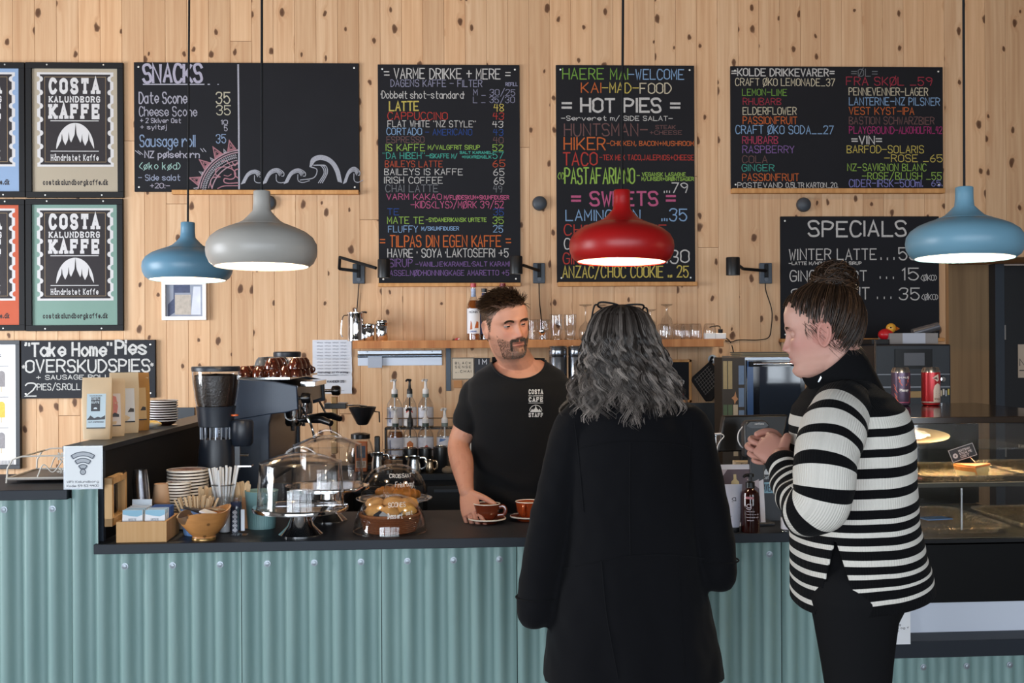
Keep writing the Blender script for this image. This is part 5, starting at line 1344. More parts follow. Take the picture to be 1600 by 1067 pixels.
# ---------------------------------------------------------------- pendants
def pendant(label, px, top, neck, bot, wid, D, col, tilt=0):
 c = PD(px, bot, D); s = D / F
 r = wid / 2 * s; h = (bot - top) * s
 root = thing('pendant_lamp', label, 'pendant', (c.x, c.y, c.z), 0, 'dome pendants on black cords')
 root.rotation_euler = (math.radians(-1.8), math.radians(tilt), 0)
 rn = neck / 2 * s; ro = r * .85
 prof = [(ro, 0), (r * .93, h * .045), (r * .985, h * .13), (r, h * .215), (r * .985, h * .30), (r * .92, h * .385), (r * .80, h * .455), (r * .64, h * .51), (r * .50, h * .548)]
 neckp = [(r * .44, h * .565), (r * .34, h * .605), (r * .265, h * .66), (rn * 1.10, h * .74), (rn * 1.02, h * .83), (rn, h * .9), (rn, h), (rn * .94, h + .002), (.006, h + .002)]
 t = .003
 inner = [(.012, h * .50)] + [(a - t, b - .001) for a, b in prof[::-1]]
 paint = P(col, .38, spec=.45, var=.03, vs=3)
 MB().lathe(prof + [(r * .47, h * .552)] + neckp, 64, cap=False).build('lamp_shade', paint, root, angle=60)
 ins = P('f4ead8', .6)
 MB().lathe(inner[:-1] + [(ro - t * .6, .0005)], 64, cap=False).build('shade_lining', P('f6ecda', .6, Emission_Color=lin('ffe3ba'), Emission_Strength=.95), root, angle=60)
 MB().tube([(x, y, h * .5505) for x, y in circle_pts(0, 0, r * .485, n=48)[:-1]], .0012, 5, closed=True).build('seam_ring', paint, root)
 MB().tube([(x, y, .0003) for x, y in circle_pts(0, 0, ro - t * .4, n=64)[:-1]], .0022, 6, closed=True).build('rim', paint, root)
 MB().sphere((0, 0, h * .30), .045, 18, 12).build('bulb', P('fff2dc', .4, Emission_Color=lin('ffe2b4'), Emission_Strength=6.0), root)
 MB().cyl((0, 0, h * .30 + .04), .018, h * .2, 14).build('socket', P('d8d8d8', .5), root)
 zt_ = ZC - c.z
 MB().tube([(0, 0, h), (0, 0, zt_ - .03)], .0042, 8).build('cord', BLACK, root)
 MB().lathe([(.05, zt_ - .035), (.055, zt_ - .03), (.055, zt_ - .001), (.002, zt_ - .001)], 24).build('ceiling_rose', BLACK, root)
 l = bpy.data.lights.new('pendant_light', 'POINT'); l.energy = 7; l.color = (1, .80, .56); l.shadow_soft_size = .045
 lo = bpy.data.objects.new('pendant_light', l); C.objects.link(lo); lo.parent = root; lo.location = (0, 0, h * .06)
pendant('smaller blue pendant lamp hanging over the coffee grinder', 293, 348, 21.5, 437, 138, 4.45, '5f88a0', .2)
pendant('pale grey pendant lamp, overlapping the smaller blue one', 409, 299, 26, 416, 172, 3.62, 'a8a49e', 0)
pendant('glossy red pendant lamp in front of the pies chalkboard', 971, 297.5, 25.5, 409, 164, 3.72, 'a81414', .9)
pendant('large blue pendant lamp beside the specials chalkboard', 1507, 293, 27, 403, 176, 3.52, '6f99ae', .9)
# ---------------------------------------------------------------- shelf on the wall and what stands on it
SHY = WY - .265
a, b = PY(551, 531, SHY), PY(1131, 531, SHY)
SHZ = 1.58 + (CY - 531.3) * SHY / F
root = thing('wall_shelf', 'long thick wooden shelf under the chalkboards carrying glasses', 'shelf', ((a.x + b.x) / 2, WF, SHZ))
SL = b.x - a.x; TH = 12.2 * SHY / F
MB().box((0, -.132, -TH / 2), (SL, .264, TH)).build('board', OAK, root, bev=.002)
for px in (700, 1008):
 x = PY(px, 560, SHY + .12).x - root.location.x
 MB().box((x, -.09, -TH - .003), (.022, .18, .006)).box((x, -.0045, -TH - .118), (.026, .009, .235)).build('bracket', P('39434e', .45, .3), root, bev=.001)
OX, OY, OZ = root.location
def shp(px, back=.13):
 return V((PY(px, 531, WY - back).x, WY - back, SHZ))
p = shp(556, .14)
root = thing('coffee_press', 'tall polished steel coffee press at the end of the shelf', 'coffee press', p)
MB().lathe([(.046, 0), (.047, .004), (.045, .012), (.0445, .14), (.0465, .145), (.0465, .152), (.042, .154), (.002, .157)], 32).build('jug', CHROME, root)
MB().tube(catmull([(-.044, 0, .138), (-.066, -.006, .132), (-.075, -.008, .09), (-.078, -.008, .04), (-.07, -.006, .022)], 6), .007, 8, flat=.5).build('handle', CHROME, root)
MB().cyl((0, 0, .155), .004, .012, 10).sphere((0, 0, .17), .007, 10, 8).build('plunger_knob', CHROME, root)
MB().tube(catmull([(.01, 0, .15), (.05, -.012, .154), (.06, -.012, .15)], 4), .006, 8).build('spout', CHROME, root)
for px, h, r, lab in ((577, .093, .030, 'shorter steel shaker with a black band beside the coffee press'), (597, .112, .034, 'taller steel shaker with a black band on the shelf')):
 p = shp(px, .13); root = thing('steel_shaker', lab, 'shaker', p)
 MB().lathe([(r * .85, 0), (r * .9, .003), (r, h * .72), (r * .98, h * .73)], 28).build('body', CHROME, root)
 MB().lathe([(r * 1.02, h * .73), (r * 1.05, h * .76), (r * 1.03, h * .83), (r * 1.05, h * .84), (r * 1.05, h * .93), (r * .9, h * .99), (.002, h)], 28).build('lid', CHROME, root)
 MB().lathe([(r * .905, h * .2), (r * .99, h * .66)], 28).build('band', P('101013', .15, .5), root)
def glassmat(name, tint):
 return glassy(name, tint, edge=.55)
AMBERG = glassmat('amber_glass', (.93, .85, .72))
SYRUP = NT('caramel_syrup'); SYRUP.set(Base_Color=lin('a85a1c'), Roughness=.1); SYRUP.b.inputs['Transmission Weight'].default_value = .5
def bottle(label, p, r, h, liquid, fill, cap_, neck=None, lab_col='dcdce0', art=None, tint=None):
 root = thing('syrup_bottle', label, 'bottle', p)
 prof = [(r * .9, 0), (r, .004), (r, h * .58), (r * .92, h * .64), (r * .6, h * .72), (r * .4, h * .80), (r * .36, h * .93), (r * .42, h * .935), (r * .42, h * .96)]
 MB().lathe(prof + [(a - .0015, b) for a, b in prof[::-1]], 28).build('bottle_glass', tint or GLASS2, root)
 MB().lathe([(a - .002, max(b, .004)) for a, b in prof if b < h * fill] + [(r * .55 if fill > .66 else r - .002, h * fill), (.002, h * fill)], 24).build('syrup', liquid, root)
 MB().lathe([(r * .44, h * .93), (r * .45, h), (.002, h)], 20).build('cap', P(cap_, .4), root)
 if neck: MB().lathe([(r * .385, h * .76), (r * .385, h * .91)], 20).build('neck_label', P(neck, .5, var=.4, vs=120), root)
 f_ = wrapf(r + .0006); m = MB(); m.nrm = V((0, 0, 0)); N = 18; z0, z1 = h * .12, h * .555
 m.lathe([(r + .0004, z0), (r + .0004, z1)], 28); m.f = m.f[:-2]; m.m = m.m[:-2]
 m.build('label', P(lab_col, .55), root)
 if art: art(root, wrapf(r + .001), r, z0, z1)
 return root
def monin(root, f_, r, z0, z1):
 m = MB(); m.nrm = V((0, 0, 0)); letter(m, 'MONIN', -r * .72, r * .72, z1 - .024, z1 - .013, f_, th=.002, jit=0); m.build('lettering', P('3a3a4a', .6), root, flat=True)
 m = MB(); m.nrm = V((0, 0, 0))
 wrap_poly(m, [(r * .15, z0 + .028), (r * .85, z0 + .03), (r * .85, z0 + .06), (r * .5, z0 + .066), (r * .3, z0 + .045)], f_); wrap_poly(m, [(-r * .6, z0 + .02), (-r * .2, z0 + .022), (-r * .25, z0 + .055), (-r * .45, z0 + .07), (-r * .5, z0 + .05)], f_)
 m.build('print', P('b05a24', .6, var=.4, vs=90), root, flat=True)
 m = MB(); m.nrm = V((0, 0, 0)); letter(m, 'CARAMEL', -r * .6, r * .6, z0 + .007, z0 + .014, f_, th=.0018, jit=0); m.build('lettering', P('3c5a9a', .6), root, flat=True)
p = shp(740, .17)
bottle('caramel syrup bottle with white label and red cap beside the head of the man', p, .0345, .305, SYRUP.m, .70, 'b8404a', 'a8b4d0', art=monin)
p = shp(757, .1); bottle('dark syrup bottle mostly hidden by the head of the man', p, .034, .28, P('3a2418', .15), .7, '1c1c20', '2c4a8a', lab_col='3a4a78')
p = shp(786, .16); bottle('tall bottle with a dark red cap behind the head of the man', p, .036, .305, P('2a1c18', .15), .7, '7a1c24', '5a1c24', lab_col='5a2c30')
o = MB().sphere((0, 0, .007), .007, 14, 8, (2.2, 1, .9)).build('red_peel', P('b02a34', .4)); p = shp(715, .2); o.location = p; o.rotation_euler = (0, -.2, .1)
tag(o, 'small red curl lying on the shelf beside the caramel bottle', 'scrap')
MB().sphere((.006, -.004, .006), .0055, 10, 6, (1.3, .7, .8)).build('white_tip', P('e0d4d0', .5), o)
def turned(name, label, px, prof, n=28, back=.13, grp=None, flip=False, dz=0, extra=None, mat=None):
 p = shp(px, back) + V((0, 0, dz)); H_ = max(b for a, b in prof)
 root = thing(name, label, 'glass', p, 0, grp)
 pr = prof + [(max(.0015, a - .0016), b) for a, b in prof[::-1]]
 if flip: pr = [(a, H_ - b) for a, b in pr]
 MB().lathe(pr, n).build('bowl_glass', mat or GLASS2, root)
 if extra: extra(root, H_)
 return root
for px, bk, lab in ((832, .1, 'ribbed tumbler on the shelf next to the ear of the man'), (849, .08, 'ribbed tumbler on the shelf behind the little silver egg cup')):
 turned('ribbed_tumbler', lab, px, [(.002, .002), (.028, .002), (.029, .012), (.0275, .024), (.030, .036), (.0285, .048), (.031, .06), (.0295, .072), (.032, .084), (.031, .098), (.033, .112)], back=bk)
p = shp(847, .22); root = thing('egg_cup', 'little silver egg cup standing before the ribbed tumblers', 'cup', p)
MB().lathe([(.016, 0), (.017, .003), (.006, .012), (.005, .02), (.014, .03), (.019, .04), (.019, .05), (.014, .056), (.002, .058)], 24).build('cup_body', CHROME, root)
MB().tube([(-.03, 0, .047), (.03, 0, .047)], .0018, 6).build('ear_bar', CHROME, root)
MUG = [(.002, .004), (.030, .004), (.03, 0), (.034, .002), (.027, .014), (.026, .03), (.033, .07), (.035, .13), (.034, .138)]
def mug_handle(root, H_): MB().tube(catmull([(-.032, 0, .105), (-.05, -.01, .1), (-.053, -.012, .075), (-.04, -.01, .055), (-.028, 0, .06)], 6), .004, 8).build('handle', GLASS2, root)
turned('coffee_glass', 'tall handled coffee glass, first of the two by the egg cup', 869, MUG, back=.15, extra=mug_handle)
turned('coffee_glass', 'tall handled coffee glass, second from the egg cup', 891, MUG, back=.15, extra=mug_handle)
WINE = [(.002, .003), (.034, .003), (.036, .0), (.034, .005), (.008, .012), (.0035, .03), (.0035, .085), (.01, .098), (.03, .118), (.038, .145), (.036, .172), (.032, .19)]
turned('wine_glass', 'upside down wine glass beside the handled coffee glasses', 915, WINE, back=.14, flip=True)
turned('wine_glass', 'upside down wine glass half hidden by the grey hair', 938, WINE, back=.1, flip=True)
BEER = [(.002, .003), (.03, .003), (.032, .0), (.03, .005), (.008, .012), (.005, .03), (.010, .05), (.028, .068), (.035, .10), (.033, .14), (.03, .163)]
turned('beer_glass', 'upside down stemmed beer glass just right of the grey hair'.replace('right of', 'beyond'), 1016, BEER, back=.12, flip=True)
turned('beer_glass', 'tallest upside down stemmed glass, behind the low tumblers', 1042, [(a, b * 1.18) for a, b in BEER], back=.07, flip=True)
LOW = [(.002, .004), (.022, .003), (.027, .0), (.031, .01), (.034, .04), (.033, .07), (.0315, .083)]
for px, bk, lab in ((1037, .2, 'low upside down tumbler, first of the row beyond the grey hair'), (1061, .19, 'low upside down tumbler, second of the row beyond the grey hair'), (1073, .1, 'low upside down tumbler set back behind the row'), (1087, .2, 'low upside down tumbler with a bluish glint, third of the row'), (1109, .19, 'low upside down tumbler standing next to the white power strip')):
 turned('low_tumbler', lab, px, LOW, back=bk, flip=True)
p = shp(1117, .235); root = thing('power_strip', 'white power strip with a black plug at the end of the shelf', 'power strip', p)
MB().box((0, 0, .016), (.112, .05, .031)).build('housing', P('d8d8da', .5), root, bev=.003)
MB().box((-.002, -.0255, .017), (.002, .001, .03)).build('joint', P('9a9a9c', .5), root)
MB().cyl((.03, 0, .031), .013, .022, 14).build('plug', BLACK, root, bev=.002)
MB().tube(catmull([(.03, 0, .05), (.03, .02, .068), (.01, .05, .07), (-.01, .08, .064)], 6), .003, 6).build('plug_cord', BLACK, root)
o_ = V(p); MB().tube(catmull([V((.05, .0, .01)), V((.075, .06, .004)), PY(1141, 534, WF - .006) - o_, PY(1145, 545, WF - .006) - o_, PY(1148, 562, WF - .006) - o_, PY(1151, 600, WF - .006) - o_], 6), .003, 6).build('mains_cord', BLACK, root)
# ---------------------------------------------------------------- wall things under the shelf
a, b, c, d = wall_rect(488.5, 531, 550, 615, WF - .004)
root = thing('pinned_sheet', 'creased white printed sheet pinned to the wall under the shelf end', 'sheet', ((a + b) / 2, WF, (c + d) / 2)); W_, H_ = b - a, d - c
m = MB(); N = 14; vs = []
for i in range(N + 1):
 for j in range(N + 1):
  u, v = -W_ / 2 + W_ * i / N, -H_ / 2 + H_ * j / N; jag = .003 * noise.noise(V((v * 60, 3, 0))) if i in (0, N) else 0
  vs.append(V((u + jag, -.006 - .003 * noise.noise(V((u * 9, v * 12, 1))), v)))
m.add(vs, [(i * (N + 1) + j, (i + 1) * (N + 1) + j, (i + 1) * (N + 1) + j + 1, i * (N + 1) + j + 1) for i in range(N) for j in range(N)]); m.build('sheet', P('cfd2da', .7), root)
MB().box((0, -.0105, H_ * .33), (W_ * .98, .0012, H_ * .3)).build('second_sheet', P('c4c8d2', .35), root)
f_ = lambda u, v: V((u, -.0125, v)); m = MB()
for k in range(11):
 z = H_ * (.44 - k * .06);
 for q in range(4): letter(m, 'kaffe og te', -W_ * .38 + q * W_ * .2, -W_ * .24 + q * W_ * .2, z, z + .006, f_, th=.0012)
m.build('lettering', P('9a9eaa', .7), root, flat=True)
m = MB(); letter(m, 'mandag til fredag', -W_ * .36, W_ * .4, -H_ * .115, -H_ * .09, f_, th=.0022); letter(m, 'KANDER 25', -W_ * .12, W_ * .3, -H_ * .29, -H_ * .255, f_, th=.003)
ribbon(m, [(-W_ * .36, -H_ * .16), (W_ * .1, -H_ * .16)], .002, f_); ribbon(m, [(-W_ * .36, -H_ * .44), (W_ * .3, -H_ * .44)], .0015, f_)
m.build('lettering', P('3a3c46', .7), root, flat=True)
a, b, c, d = wall_rect(559, 547.5, 690.5, 571, WF - .01)
root = thing('ticket_rail', 'metal ticket rail with a white strip on the wall under the shelf', 'rail', ((a + b) / 2, WF, (c + d) / 2)); W_, H_ = b - a, d - c
MB().box((0, -.006, H_ * .38), (W_, .012, H_ * .24)).build('rail_top', P('aab0b8', .35, .6), root, bev=.002)
MB().tube([(-W_ / 2, -.014, H_ * .14), (W_ / 2, -.014, H_ * .14)], .009, 10).build('roller', P('6a7684', .25, .8), root)
MB().box((0, -.004, -H_ * .2), (W_, .004, H_ * .6)).build('strip', P('c8d2e2', .4), root, bev=.001)
for s in (-.385, .385): MB().cyl((W_ * s, -.012, H_ * .42), .003, .002, 10, Matrix.Rotation(PI / 2, 3, 'X')).build('rivet', P('3a3f48', .5), root)
x0, x1, z0, z1 = wall_rect(575, 557, 597, 574.5, WF - .02)
o = MB().box((0, -.001, 0), (x1 - x0, .0015, z1 - z0)).build('sticky_note', P('a8b0be', .7)); o.location = ((x0 + x1) / 2, WF - .0245, (z0 + z1) / 2); tag(o, 'grey slip hanging from the metal ticket rail', 'slip')
def wallcard(name, label, rect, col, cat, lines, edge=None, th=.012, inkc='2a2a2c', yo=0):
 a, b, c, d = wall_rect(*rect, WF - th - yo)
 root = thing(name, label, cat, ((a + b) / 2, WF - yo, (c + d) / 2)); W_, H_ = b - a, d - c
 MB().box((0, -th / 2, 0), (W_, th, H_)).build('panel', P(col, .7), root, bev=.001)
 if edge:
  m = MB(); f_ = lambda u, v: V((u, -th - .0006, v)); ribbon(m, [(-W_ / 2 + .003, -H_ / 2 + .003), (W_ / 2 - .003, -H_ / 2 + .003), (W_ / 2 - .003, H_ / 2 - .003), (-W_ / 2 + .003, H_ / 2 - .003), (-W_ / 2 + .003, -H_ / 2 + .003)], .004, f_); m.build('border_line', P(edge, .6), root, flat=True)
 m = MB(); f_ = lambda u, v: V((u, -th - .001, v))
 for t, u0, u1, v0, v1 in lines: letter(m, t, u0 * W_, u1 * W_, v0 * H_, v1 * H_, f_, th=(v1 - v0) * H_ * .18, jit=0, gap=3.4)
 if lines: m.build('lettering', P(inkc, .7), root, flat=True)
 return root
wallcard('wall_card', 'cream card lettered black sense on the wall behind the man', (705.5, 558.5, 741, 593), 'c8b8a2', 'card', [('BLACK', -.34, .36, .2, .3), ('SENSE', -.34, .36, .02, .12), ('_.CHAI', -.34, .36, -.18, -.08)], edge='4a443c')
wallcard('wall_card', 'small dark card beside the cream one behind the man', (741.5, 559, 765, 592), '26282e', 'card', [('IM', -.2, .3, .2, .42)], inkc='c8c8cc')
wallcard('cork_tile', 'small brown tile on the wall below the cream card', (709, 594.5, 722, 606), 'b07a4a', 'tile', [])
p = PY(1106, 592, WF - .02)
root = thing('pot_holder', 'black quilted pot holder with white checks hanging from a round hook', 'pot holder', p); s = 6.1 / F
m = MB(); pts = [(x * s, z * s) for x, z in ((3, 28), (29, 3), (27, -10), (6, -35), (-4, -36), (-27, -2), (-24, 4))]
m.prism(pts, .016, Matrix.Translation((0, -.008, 0))); m.build('pad', P('121114', .85), root, bev=.006, seg=3)
m = MB(); f_ = lambda u, v: V((u, -.0095, v))
c0, ea, eb = V((-25 * s, 0)), V((27 * s, 26 * s)) * .88, V((22 * s, -32 * s)) * .9
for k in range(7):
 t = .1 + k / 7 * .95
 q = c0 + ea * t + eb * .06; ribbon(m, [tuple(q), tuple(q + eb * .9)], .0016, f_); q = c0 + eb * t + ea * .06; ribbon(m, [tuple(q), tuple(q + ea * .98)], .0016, f_)
m.build('check_print', P('8a8480', .8), root, flat=True)
MB().tube(catmull([(3 * s, 0, 26 * s), (5 * s, -.004, 33 * s), (7.5 * s, -.002, 35 * s), (8 * s, .002, 30 * s), (5 * s, 0, 26 * s)], 5), .005, 6).build('loop', BLACK, root)
p = PY(1113, 561, WF); root = thing('wall_hook', 'round pale plastic hook holding the pot holder', 'hook', (p.x, WF, p.z))
MB().lathe([(.024, 0), (.025, .004), (.02, .009), (.002, .010)], 24, rot=Matrix.Rotation(PI / 2, 3, 'X')).build('disc', P('a8b6c4', .2, spec=.7), root)
MB().tube(catmull([(0, -.01, .006), (0, -.02, .002), (0, -.024, -.006), (0, -.024, -.0)], 4), .004, 7).build('peg', P('d0d4dc', .3), root)
# ---------------------------------------------------------------- back counter: syrups, jugs, coffee makers
def bk(px, Y, z=BKZ): return V((PY(px, 600, Y).x, Y, z))
r0, r1 = PY(600, 700, 5.75).x, PY(712, 700, 5.75).x
root = thing('bottle_rack', 'black two step rack holding the pump bottles', 'rack', ((r0 + r1) / 2, 0, BKZ))
W_ = r1 - r0; Z1, Z2 = .062, .205
m = MB().box((0, 5.75, Z1 - .004), (W_, .1, .008)).box((0, 5.9, Z2 - .004), (W_, .1, .008)); m.build('step', P('1a1a1d', .5), root)
m = MB()
for x in (-W_ / 2, W_ / 2):
 m.box((x, 5.75, Z1 / 2), (.008, .1, Z1)).box((x, 5.9, Z2 / 2), (.008, .1, Z2))
m.build('leg_frame', P('1a1a1d', .5), root)
for y, z in ((5.70, Z1 + .045), (5.85, Z2 + .05)): MB().tube([(-W_ / 2, y, z), (W_ / 2, y, z)], .003, 6).build('guard_wire', P('6a5a48', .4, .6), root)
def pump_bottle(label, px, Y, z, liquid, fill, pump, cap2, labart, lab_col='c9cbd6', r=.0405, h=.168):
 root = thing('pump_bottle', label, 'bottle', bk(px, Y, z), 0, 'syrup bottles with pumps')
 prof = [(r * .93, 0), (r, .004), (r, h * .66), (r * .93, h * .74), (r * .62, h * .87), (r * .36, h * .96), (r * .34, h * 1.06)]
 MB().lathe(prof + [(a - .0015, b) for a, b in prof[::-1]], 26).build('bottle_glass', GLASS2, root)
 MB().lathe([(r - .003, .004), (r - .003, min(h * .64, h * fill)), (r * .85 if fill > .66 else r - .003, h * fill), (.002, h * fill)], 24).build('syrup', liquid, root)
 m = MB(); m.lathe([(r + .0005, h * .06), (r + .0005, h * .62)], 26); m.f = m.f[:-2]; m.m = m.m[:-2]; m.build('label', P(lab_col, .6, var=.18, vs=60), root)
 f_ = wrapf(r + .001); m = MB(); m.nrm = V((0, 0, 0))
 wrap_poly(m, [(a, b) for a, b in labart[1]], f_); m.build('print', P(labart[0], .6, var=.4, vs=80), root, flat=True)
 if labart[2]:
  m = MB(); m.nrm = V((0, 0, 0)); letter(m, labart[2], -r * .55, r * .6, h * .28, h * .33, f_, th=.0016); m.build('lettering', P('5a6078', .6), root, flat=True)
 PM = P(pump, .45); z0 = h * 1.04
 MB().lathe([(r * .42, z0 - .018), (r * .42, z0), (r * .36, z0 + .002)], 18).build('neck_ring', P(cap2, .4), root)
 MB().lathe([(r * .40, z0), (r * .42, z0 + .004), (r * .40, z0 + .022), (r * .22, z0 + .030), (r * .16, z0 + .055), (r * .16, z0 + .068), (.002, z0 + .069)], 18).build('pump_collar', PM, root)
 MB().lathe([(r * .2, z0 + .064), (r * .28, z0 + .068), (r * .28, z0 + .076), (.002, z0 + .078)], 16).tube([(0, 0, z0 + .073), (-.012, -.02, z0 + .074), (-.016, -.034, z0 + .068)], .0052, 8).build('pump_head', PM, root)
 MB().tube([(0, 0, .01), (0, 0, z0)], .004, 8).build('dip_tube', PM, root)
AMB, CLR_, GOLD = P('7a4414', .15), P('c8c2b8', .1, Transmission_Weight=.7), P('a8782c', .12, Transmission_Weight=.3)
leafy = ('7f86a4', [(-.03, .03), (-.02, .025), (-.018, .08), (-.028, .095)], None)
pump_bottle('white pumped syrup bottle in the back row, nearest the coffee maker', 616.5, 5.9, BKZ + Z2, CLR_, .5, 'd4d2d2', '2c3a34', leafy)
pump_bottle('black pumped syrup bottle with a red print in the back row', 640, 5.9, BKZ + Z2, CLR_, .5, '17171a', '9aa0a4', ('b8443c', [(-.02, .075), (.0, .09), (.02, .075), (.018, .085), (0, .1), (-.018, .09)], None), 'd8d4d4', r=.036)
pump_bottle('white pumped syrup bottle in the back row, nearest the bracket', 665, 5.9, BKZ + Z2, CLR_, .5, 'd4d2d2', '6a7470', ('a8704c', [(-.015, .03), (.0, .02), (.016, .035), (.01, .06), (-.01, .06)], None))
pump_bottle('amber syrup bottle with a white pump in the front row', 617.5, 5.75, BKZ + Z1, AMB, .78, 'd4d2d2', '2c3a34', ('6f7690', [(-.03, .02), (-.02, .018), (-.024, .095), (-.032, .09)], 'Karamel'))
pump_bottle('front row syrup bottle with a black pump and an orange print', 640.5, 5.75, BKZ + Z1, CLR_, .6, '17171a', '17171a', ('b86a34', [(-.015, .03), (.0, .02), (.016, .035), (.018, .075), (0, .09), (-.016, .075)], None), 'd8d4d4', r=.036)
pump_bottle('front row syrup bottle with a white pump and red berries on its label', 664.5, 5.75, BKZ + Z1, CLR_, .55, 'd4d2d2', '33403a', ('b85a44', [(-.004, .045), (.01, .04), (.018, .055), (.008, .068), (-.004, .06)], 'vanilje'))
pump_bottle('front row syrup bottle with a white pump, nearest the arm of the man', 694.5, 5.75, BKZ + Z1, CLR_, .6, 'd4d2d2', '6a7470', ('5a7ab0', [(-.03, .08), (-.01, .085), (.01, .095), (-.028, .1)], 'Tantal'))
def jug(name, label, px, Y, r, h, mat, kind):
 root = thing(name, label, 'jug', bk(px, Y))
 MB().lathe([(r * .92, 0), (r, .003), (r * .97, h * .45), (r * .82, h * .8), (r * .84, h * .97), (r * .88, h), (r * .84, h), (r * .78, h * .8), (r * .9, h * .45), (.002, .006)] if kind == 'pitcher' else [(r * .95, 0), (r, .003), (r, h * .97), (r * .98, h), (r * .93, h), (r * .93, h * .1), (.002, h * .08)], 28).build('body', mat, root)
 if kind == 'pitcher':
  MB().tube(catmull([(r * .8, 0, h * .88), (r * 1.5, -.005, h * .85), (r * 1.55, -.005, h * .4), (r * .95, 0, h * .22)], 6), .004, 8, flat=1.5).build('handle', mat, root)
  MB().tube([(-r * .75, 0, h * .86), (-r * 1.1, -.004, h * 1.0)], [.012, .004], 8).build('spout', mat, root)
 else:
  MB().tube([(x, y, h) for x, y in circle_pts(0, 0, r * .965, n=28)[:-1]], .002, 6, closed=True).build('rim', CHROME, root)
 return root
BLKJ = P('17181b', .3, spec=.5, name='black_enamel')
jug('steel_jug', 'steel milk jug beside the orange coffee packet', 590, 5.64, .034, .10, STEEL, 'pitcher')
jug('steel_jug', 'steel milk jug under the black canister with a shiny rim', 646, 5.6, .038, .085, STEEL, 'pitcher')
jug('steel_jug', 'small warm toned steel jug among the black canisters', 671, 5.6, .022, .066, P('c8b094', .25, 1), 'pitcher')
jug('canister', 'black canister with a shiny rim behind the steel jugs', 640, 5.67, .037, .118, BLKJ, 'can')
jug('canister', 'black canister before the red berry syrup bottle', 664, 5.67, .033, .118, BLKJ, 'can')
jug('canister', 'tall black canister nearest the arm of the man', 688, 5.63, .037, .128, BLKJ, 'can')
root = thing('tamper', 'wooden handled coffee tamper beside the steel jugs', 'tamper', bk(606, 5.62))
MB().lathe([(.026, 0), (.026, .016), (.012, .022), (.010, .03)], 24).build('tamper_base', STEEL, root)
MB().lathe([(.010, .03), (.019, .04), (.021, .055), (.015, .066), (.002, .068)], 20).build('handle', P('7a5a40', .5), root)
m = MB().sphere((0, 0, .014), 1, 20, 10, (.034, .024, .018)); m.v = [(x * (1 + .15 * noise.noise(V((x, y, z)) * 70)), y, z * (1 + .35 * noise.noise(V((x, y, z)) * 50))) for x, y, z in m.v]
o = m.build('cleaning_cloth', P('8a7a68', .9)); o.location = bk(699, 5.6); tag(o, 'crumpled beige cloth on the back counter by the man', 'cloth')
root = thing('paper_roll', 'white paper roll standing on the back counter behind the arm of the man', 'roll', bk(744, 5.72))
MB().lathe([(.05, 0), (.052, .003), (.052, .21), (.05, .213), (.02, .213), (.02, .19), (.002, .19)], 28).build('roll', P('d8d4ce', .85), root)
MB().cyl((0, 0, .0), .0195, .21, 16).build('core', P('a88a68', .8), root)
root = thing('coffee_maker', 'black drip coffee maker with a cone filter and glass jug', 'coffee maker', bk(560, 5.86))
s = 5.86 / F
Z = lambda py: 1.58 - (py - CY) * s - BKZ
X = lambda px: (px - 560) * s
MB().box((X(548), 0, .012), (X(585) - X(510), .2, .024)).build('base', BLKJ, root, bev=.003)
MB().box((X(522), .03, Z(690) / 2 + Z(634) / 2), (.03, .07, Z(634) - .02)).build('tower', P('9a7a50', .35, .6), root, bev=.003)
MB().box((X(525), .02, Z(632)), (X(542) - X(508), .11, .028)).build('tank_lid', BLKJ, root, bev=.003)
MB().tube([(X(535), .01, Z(632)), (X(560), .0, Z(631)), (X(573), .0, Z(633))], .007, 8, flat=.6).build('spray_arm', STEEL, root)
MB().lathe([(.022, Z(662)), (.03, Z(660)), (.068, Z(638)), (.072, Z(634)), (.068, Z(634)), (.03, Z(657)), (.002, Z(659))], 30, c=(X(566), 0, 0)).build('filter_cone', BLKJ, root)
MB().tube([(X(584), 0, Z(641)), (X(592), -.004, Z(642)), (X(592.5), -.004, Z(658))], .004, 6).build('cone_handle', BLKJ, root)
MB().lathe([(.058, .026), (.07, .05), (.072, .08), (.058, .13), (.046, .155), (.043, .155), (.055, .13), (.069, .08), (.067, .05), (.002, .03)], 30, c=(X(563), -.01, 0)).build('glass_jug', GLASS2, root)
MB().lathe([(.05, .153), (.05, .175), (.03, .182), (.002, .184)], 26, c=(X(563), -.01, 0)).build('jug_lid', BLKJ, root)
MB().lathe([(.059, .03), (.067, .05), (.069, .08), (.002, .083)], 26, c=(X(563), -.01, 0)).build('jug_coffee', P('2a1508', .2), root)
MB().box((X(589), -.01, .1), (.028, .03, .13)).build('jug_handle', BLKJ, root, bev=.006)
root = thing('coffee_packet', 'orange coffee packet with a dark picture before the coffee maker', 'packet', bk(564, 5.7))
MB().box((0, 0, .075), (.06, .04, .15)).build('pouch', P('b8683a', .5), root, bev=.004)
m = MB(); m.poly([V((a, -.0206, b)) for a, b in ((-.022, .07), (.022, .07), (.022, .13), (-.022, .13))]); m.build('picture_print', P('3a4658', .5, var=.5, vs=60), root, flat=True)
m = MB(); m.poly([V((a, -.0206, b)) for a, b in ((-.026, .02), (.026, .02), (.026, .055), (-.026, .055))]); m.build('label_print', P('c8b8a8', .6), root, flat=True)
m = MB(); f_ = lambda u, v: V((u, -.0212, v))
for k in range(3): letter(m, 'KAFFE'[:5 - k], -.02, .02, .044 - k * .009, .050 - k * .009, f_, th=.0014)
m.build('lettering', P('5a4a40', .6), root, flat=True)
